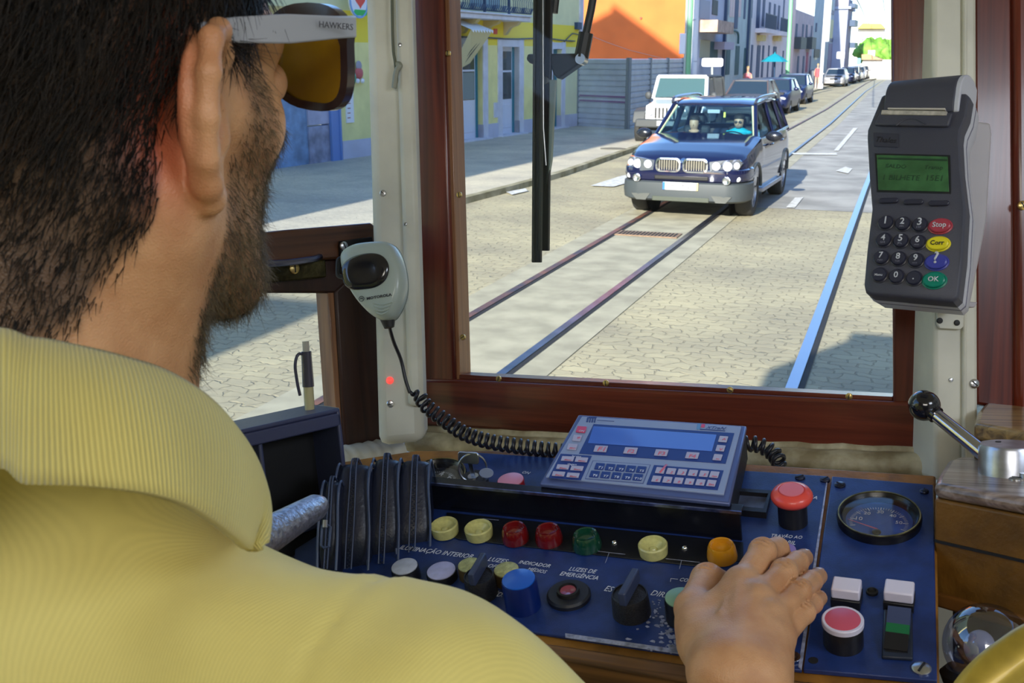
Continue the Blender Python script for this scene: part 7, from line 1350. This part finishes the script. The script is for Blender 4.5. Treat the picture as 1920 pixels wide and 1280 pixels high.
# ---- hair strands ----
def vnormals(V, Q):
    n = np.zeros_like(V); fn = np.cross(V[Q[:, 2]] - V[Q[:, 0]], V[Q[:, 3]] - V[Q[:, 1]]); 
    for k in range(4): np.add.at(n, Q[:, k], fn)
    return n / (np.linalg.norm(n, axis=1, keepdims=True) + 1e-12)
hN = vnormals(hV, hQ)
if ((hN * (hV - np.array([0, 0, .0]))).sum(1)).mean() < 0: hN = -hN
rng = np.random.RandomState(5)
def strands(name, m, mask, count, length, dirf, rad, lift, seg=5, curl=.0, clump=None):
    pr_ = mask.copy(); pr_ /= pr_.sum(); ids = rng.choice(len(hV), count, p=pr_); p = hV[ids] + rng.randn(count, 3) * .0008; n = hN[ids]
    d = dirf(p, n); d = d - n * (d * n).sum(1, keepdims=True); d /= np.linalg.norm(d, axis=1, keepdims=True) + 1e-9; d += rng.randn(count, 3) * .22
    L_ = length(p) * (.6 + .6 * rng.rand(count)); t = np.linspace(0, 1, seg); pts = p[:, None] - n[:, None] * .001 + (d[:, None] * t[None, :, None] + n[:, None] * (lift * (t - .35 * t * t))[None, :, None]) * L_[:, None, None]
    pts += (rng.randn(count, 1, 3) * curl) * (t ** 2)[None, :, None] * L_[:, None, None]
    pts -= n[:, None] * (t ** 2)[None, :, None] * (L_[:, None, None] ** 2) * 5.0
    a = np.cross(d, n); a /= np.linalg.norm(a, axis=1, keepdims=True) + 1e-9; b_ = np.cross(a, d); b_ /= np.linalg.norm(b_, axis=1, keepdims=True) + 1e-9; r = rad * (1 - .8 * t); V = []
    ring = np.stack([pts + (a * math.cos(q) + b_ * math.sin(q))[:, None] * r[None, :, None] for q in (0, 2.094, 4.189)], 2)   # count, seg, 3, 3
    V = ring.reshape(-1, 3); base = (np.arange(count) * seg * 3)[:, None]; F_ = []
    for s in range(seg - 1):
        for k in range(3): F_.append(base + np.array([[s * 3 + k, s * 3 + (k + 1) % 3, (s + 1) * 3 + (k + 1) % 3, (s + 1) * 3 + k]]))
    return npmesh(name, toW(V, HM3, HC), np.concatenate(F_), m, dr_)
HAIRM = mat('dark_brown_hair', (.020, .013, .008), .5, var=.8, scale=70, col2=(.005, .004, .0035), spec=.35); BRDM = mat('greying_beard_hair', (.19, .14, .075), .5, var=.8, scale=160, col2=(.04, .028, .016))
def hdir(p, n): d = np.stack([p[:, 0] * -.1, -.55 - 0 * p[:, 0], -.9 + 0 * p[:, 0]], 1); fr = p[:, 1] > .02; d[fr] = np.stack([p[fr, 0] * 0, -.6 + 0 * p[fr, 0], -.6 + 0 * p[fr, 0]], 1); return d
def hlen(p): return np.interp(p[:, 2], [-.12, -.06, -.01, .04, .1], [.006, .009, .014, .022, .028])
hmk = hm.copy(); hmk[(hV[:, 0] < -.03)] *= .35; hmk[hV[:, 2] < -.03] *= .7
strands('hair', HAIRM, hmk, 32000, hlen, hdir, .00030, .35, curl=.12)
def bdir(p, n): return np.stack([0 * p[:, 0], .35 + 0 * p[:, 0], -.9 + 0 * p[:, 0]], 1)
def blen(p): return np.interp(p[:, 2], [-.12, -.05, .0, .04], [.010, .008, .005, .004])
bmk = bm_.copy(); bmk[hV[:, 0] < -.02] *= .3
strands('beard', BRDM, bmk, 13000, blen, bdir, .00017, .55, seg=4, curl=.3)
# fingernails
for a, b_, r in (('md', 'me', .0056), ('rd', 're', .0052), ('pd', 'pe', .0045)):
    A = Vector(J[a]); E_ = Vector(J[b_]); d = (E_ - A).normalized(); up_ = Vector((-.1, .35, 1)); up_ = (up_ - d * up_.dot(d)).normalized(); sd_ = d.cross(up_); c = E_ + up_ * (.0046 if r > .005 else .0040) - d * .0005
    Rm = Matrix((sd_, d, up_)).transposed(); B().ball(c, r, 16, 10, (.85, 1.15, .36), Rm).build('fingernail', mat('fingernail', (.58, .36, .30), .25, coat=.3), dr_, CON)
# ---- polo shirt ----
def sleeve_cut(P):
    S = np.array(SHO); E_ = np.array(ELB); d = (E_ - S) / np.linalg.norm(E_ - S); q = (P - (S + (E_ - S) * .80)) @ d.astype(np.float32); r = np.linalg.norm(P - (S + E_) / 2, axis=-1); return np.where(r < .24, q, -1.)
def f_shirt(P):
    d = f_torso(P, .006, True)
    fold = .0030 * np.sin(P[..., 0] * 46 + P[..., 2] * 30 + 2.5 * np.sin(P[..., 2] * 17 + P[..., 1] * 9)) * np.exp(-((P[..., 0] - .13) / .12) ** 2) + .0018 * np.sin(P[..., 0] * 75 - P[..., 1] * 40 + P[..., 2] * 12)
    d = d + fold; d = smax(d, sleeve_cut(P).astype(np.float32), .004)
    seam = np.abs((P[..., 0] - .172) + P[..., 1] * .10 + P[..., 2] * .05) ; d = d + .0014 * np.exp(-(seam / .0022) ** 2) - .0010 * np.exp(-((seam - .007) / .003) ** 2)
    return d
sV, sQ = surfnet(f_shirt, (-.33, -.17, -.60), (.36, .40, .05), .0042)
def clothmat(name, rib=False):
    m = bpy.data.materials.new(name); m.use_nodes = True; nt = m.node_tree; b = nt.nodes['Principled BSDF']; L = nt.links.new; tc = nt.nodes.new('ShaderNodeTexCoord'); mp = nt.nodes.new('ShaderNodeMapping'); L(tc.outputs['UV' if rib else 'Object'], mp.inputs[0])
    b.inputs['Roughness'].default_value = .85; b.inputs['Sheen Weight'].default_value = .25
    wv = nt.nodes.new('ShaderNodeTexWave'); wv.bands_direction = 'X'; wv.inputs['Scale'].default_value = 12 if rib else 230; wv.inputs['Distortion'].default_value = .4 if rib else 1.0; wv.inputs['Detail'].default_value = 1; mp.inputs['Rotation'].default_value = (0, 0, 0) if rib else (.3, .2, .6); L(mp.outputs[0], wv.inputs['Vector'])
    nz = nt.nodes.new('ShaderNodeTexNoise'); nz.inputs['Scale'].default_value = 9; nz.inputs['Detail'].default_value = 5; L(tc.outputs['Object'], nz.inputs['Vector'])
    cr = nt.nodes.new('ShaderNodeValToRGB'); cr.color_ramp.elements[0].position = .3; cr.color_ramp.elements[1].position = .7; cr.color_ramp.elements[0].color = (.73, .62, .18, 1); cr.color_ramp.elements[1].color = (.85, .75, .26, 1); L(nz.outputs[0], cr.inputs[0])
    mx = nt.nodes.new('ShaderNodeMix'); mx.data_type = 'RGBA'; mx.blend_type = 'MULTIPLY'; mx.inputs[0].default_value = .30 if rib else .05; L(cr.outputs[0], mx.inputs[6]); L(wv.outputs['Color'], mx.inputs[7]); L(mx.outputs[2], b.inputs['Base Color'])
    bp = nt.nodes.new('ShaderNodeBump'); bp.inputs['Strength'].default_value = .5 if rib else .12; bp.inputs['Distance'].default_value = .0012 if rib else .0005; L(wv.outputs['Fac'], bp.inputs['Height']); L(bp.outputs[0], b.inputs['Normal']); return m
SHIRTM = clothmat('yellow_pique_shirt'); RIBM = clothmat('yellow_ribbed_collar', True)
npmesh('polo_shirt', toW(sV, BM3, N0), sQ, SHIRTM, dr_)
# ---- collar : lofted folded band around the neck, (px, py, depth) where seen, closed round the far side in body coordinates ----
def bw(x, y, z): return N0 + bR * x + bF * y + bU * z
topc = [bw(-.05, -.075, .055), bw(-.02, -.085, .052)] + [C(*q) for q in ((-60, 640, .395), (60, 641, .378), (140, 655, .372), (230, 676, .378), (310, 702, .392), (385, 748, .412), (438, 805, .435), (474, 862, .455))]
midc = [bw(-.07, -.10, .03), bw(-.02, -.108, .03)] + [C(*q) for q in ((-60, 700, .362), (60, 705, .345), (150, 720, .340), (250, 750, .345), (340, 790, .362), (412, 822, .392), (464, 868, .425), (492, 915, .448))]
lowc = [bw(-.08, -.115, -.02), bw(-.02, -.125, -.02)] + [C(*q) for q in ((-60, 905, .355), (60, 908, .335), (170, 912, .328), (270, 924, .335), (345, 945, .350), (400, 978, .372), (440, 1010, .402), (466, 1030, .428))]
frt = [[C(490, 915, .474), C(503, 960, .464), C(494, 1010, .440)], [bw(.045, .080, .012), bw(.050, .088, -.005), bw(.040, .082, -.030)], [bw(.008, .088, -.01), bw(.012, .096, -.03), bw(.012, .092, -.055)]]
for a, b_, c in frt: topc.append(a); midc.append(b_); lowc.append(c)
nseg = 8; T_, M_, L2_ = [spline(q, nseg) for q in (topc, midc, lowc)]
rowsn = 14; V = []; UV = []
for i in range(len(T_)):
    for k in range(rowsn + 1):
        t = k / rowsn
        # inner stand then fold over and down
        p = T_[i] * (1 - t) ** 2 + (M_[i] * 2 - (T_[i] + L2_[i]) * .5) * 2 * t * (1 - t) * .5 + M_[i] * 2 * t * (1 - t) * .5 + L2_[i] * t ** 2
        V.append(np.array(p)); UV.append((i / len(T_) * 3.2, t))
nI = len(T_); Q = [(i * (rowsn + 1) + k, i * (rowsn + 1) + k + 1, (i + 1) * (rowsn + 1) + k + 1, (i + 1) * (rowsn + 1) + k) for i in range(nI - 1) for k in range(rowsn)]
co = npmesh('collar', np.array(V), np.array(Q), RIBM, dr_); uvl = co.data.uv_layers.new(name='UVMap'); vi = np.zeros(len(co.data.loops), np.int32); co.data.loops.foreach_get('vertex_index', vi); uvl.data.foreach_set('uv', np.array(UV, np.float32)[vi].ravel())
so_ = co.modifiers.new('thick', 'SOLIDIFY'); so_.thickness = .004; so_.offset = 0
# ---- sunglasses ----
gl_ = thing('sunglasses', HC + hF * .09 + hU * .01, 'sunglasses with grey temples and dark framed amber lenses worn by the tram driver', 'sunglasses')
HF_ = Fr(HC, hR, hU)   # x right, y forward, z up
TMP = mat('grey_temple', (.36, .38, .43), .35); FRM = mat('dark_purple_frame', (.02, .012, .02), .25, coat=.5); AML = mat('amber_brown_lens', (.42, .26, .008), .08, coat=.8, var=.2, scale=25)
for s in (-1, 1):
    y0, y1 = -.004, .104
    rs = []
    for t in np.linspace(0, 1, 16):
        y = y0 + (y1 - y0) * t; x = s * (.0790 + .0035 * math.sin(t * 3.1) - .006 * t ** 4 + (.001 if t > .2 else 0)); z = .0335 + .004 * t; h = float(np.interp(t, [0, .15, .45, .8, 1], [.0030, .0052, .0064, .0052, .0052])); w2 = .0016
        rs.append([(x + w2, y, z + h), (x + w2, y, z - h), (x - w2, y, z - h), (x - w2, y, z + h)])
    tm = B().rings(rs).build('temple', TMP, gl_, HF_, bevel=.0008, smooth=40)
    out = []; 
    for q in [2 * math.pi * i / 36 for i in range(36)]:
        cx, cz, rx, rz = .040, .020, .032, .0225; e = 2.8; c_, s_ = math.cos(q), math.sin(q); x = cx + rx * math.copysign(abs(c_) ** (2 / e), c_); z = cz + rz * math.copysign(abs(s_) ** (2 / e), s_) + (.002 if s_ > 0 else -.002 * c_)
        out.append((x, z))
    yy = lambda x: .1165 - 5.0 * x * x * .62
    b = B(); rs = []
    for k in range(len(out)):
        x, z = out[k]; dx, dz = x - .040, z - .020; n_ = math.hypot(dx, dz); ux, uz = dx / n_, dz / n_; w2 = .0028 if uz < .3 else .0045; c = Vector((s * x, yy(x), z)); U_ = Vector((s * ux, 0, uz)); rs.append([c + U_ * w2 + Vector((0, .003, 0)), c + U_ * w2 - Vector((0, .003, 0)), c - U_ * w2 * .6 - Vector((0, .003, 0)), c - U_ * w2 * .6 + Vector((0, .003, 0))])
    rs.append(rs[0]); fr_ = b.rings(rs, False).build('lens_frame', FRM, gl_, HF_, smooth=50)
    b = B(); n = len(out); V = [(s * (.04 + (x - .04) * k), yy(.04 + (x - .04) * k) + dy, .020 + (z - .020) * k) for dy in (-.0009, .0009) for k in (1.0, .66, .33) for x, z in out]; b.v = V; b.f = []
    for l_ in (0, 3 * n):
        for r_ in (0, n):
            for i in range(n): b.f.append((l_ + r_ + i, l_ + r_ + (i + 1) % n, l_ + r_ + n + (i + 1) % n, l_ + r_ + n + i))
        b.f.append(tuple(l_ + 2 * n + i for i in range(n)))
    for i in range(n): b.f.append((i, (i + 1) % n, 3 * n + (i + 1) % n, 3 * n + i))
    b.build('lens', AML, fr_, HF_, smooth=60)
B().tube(spline([(-.009, .117, .020), (0, .121, .023), (.009, .117, .020)], 5), .0032, 8).build('bridge', FRM, gl_, HF_)
tf2 = Fr(HC + hR * .0845 + hF * .066 + hU * .0335, hF, hR)
_a = Vector((-.0005, 0, .0013)); text_l(tf2, 'HAWKERS', Vector((-.002, .0030, .0012)), Vector((.0225, .0022, .0012)), INK, gl_, 'temple_lettering', asp=.75)
# =============== GROUPS OF REPEATS ===============
GR = {'parked_car': 'cars parked along the left side of the street', 'tram_rail': 'rails set into the street', 'road_marking': 'white markings on the road', 'street_pole': 'poles along the left sidewalk', 'street_sign': 'signs on the left sidewalk', 'overhead_wire': 'wires above the street', 'bollard': 'bollards along the sidewalk', 'fill_light_housing': 'added fill light housings on the cab ceiling'}
for o in COL.objects:
    k_ = o.name.split('.')[0]
    if o.parent is None and k_ in GR and 'label' in o: o['group'] = GR[k_]
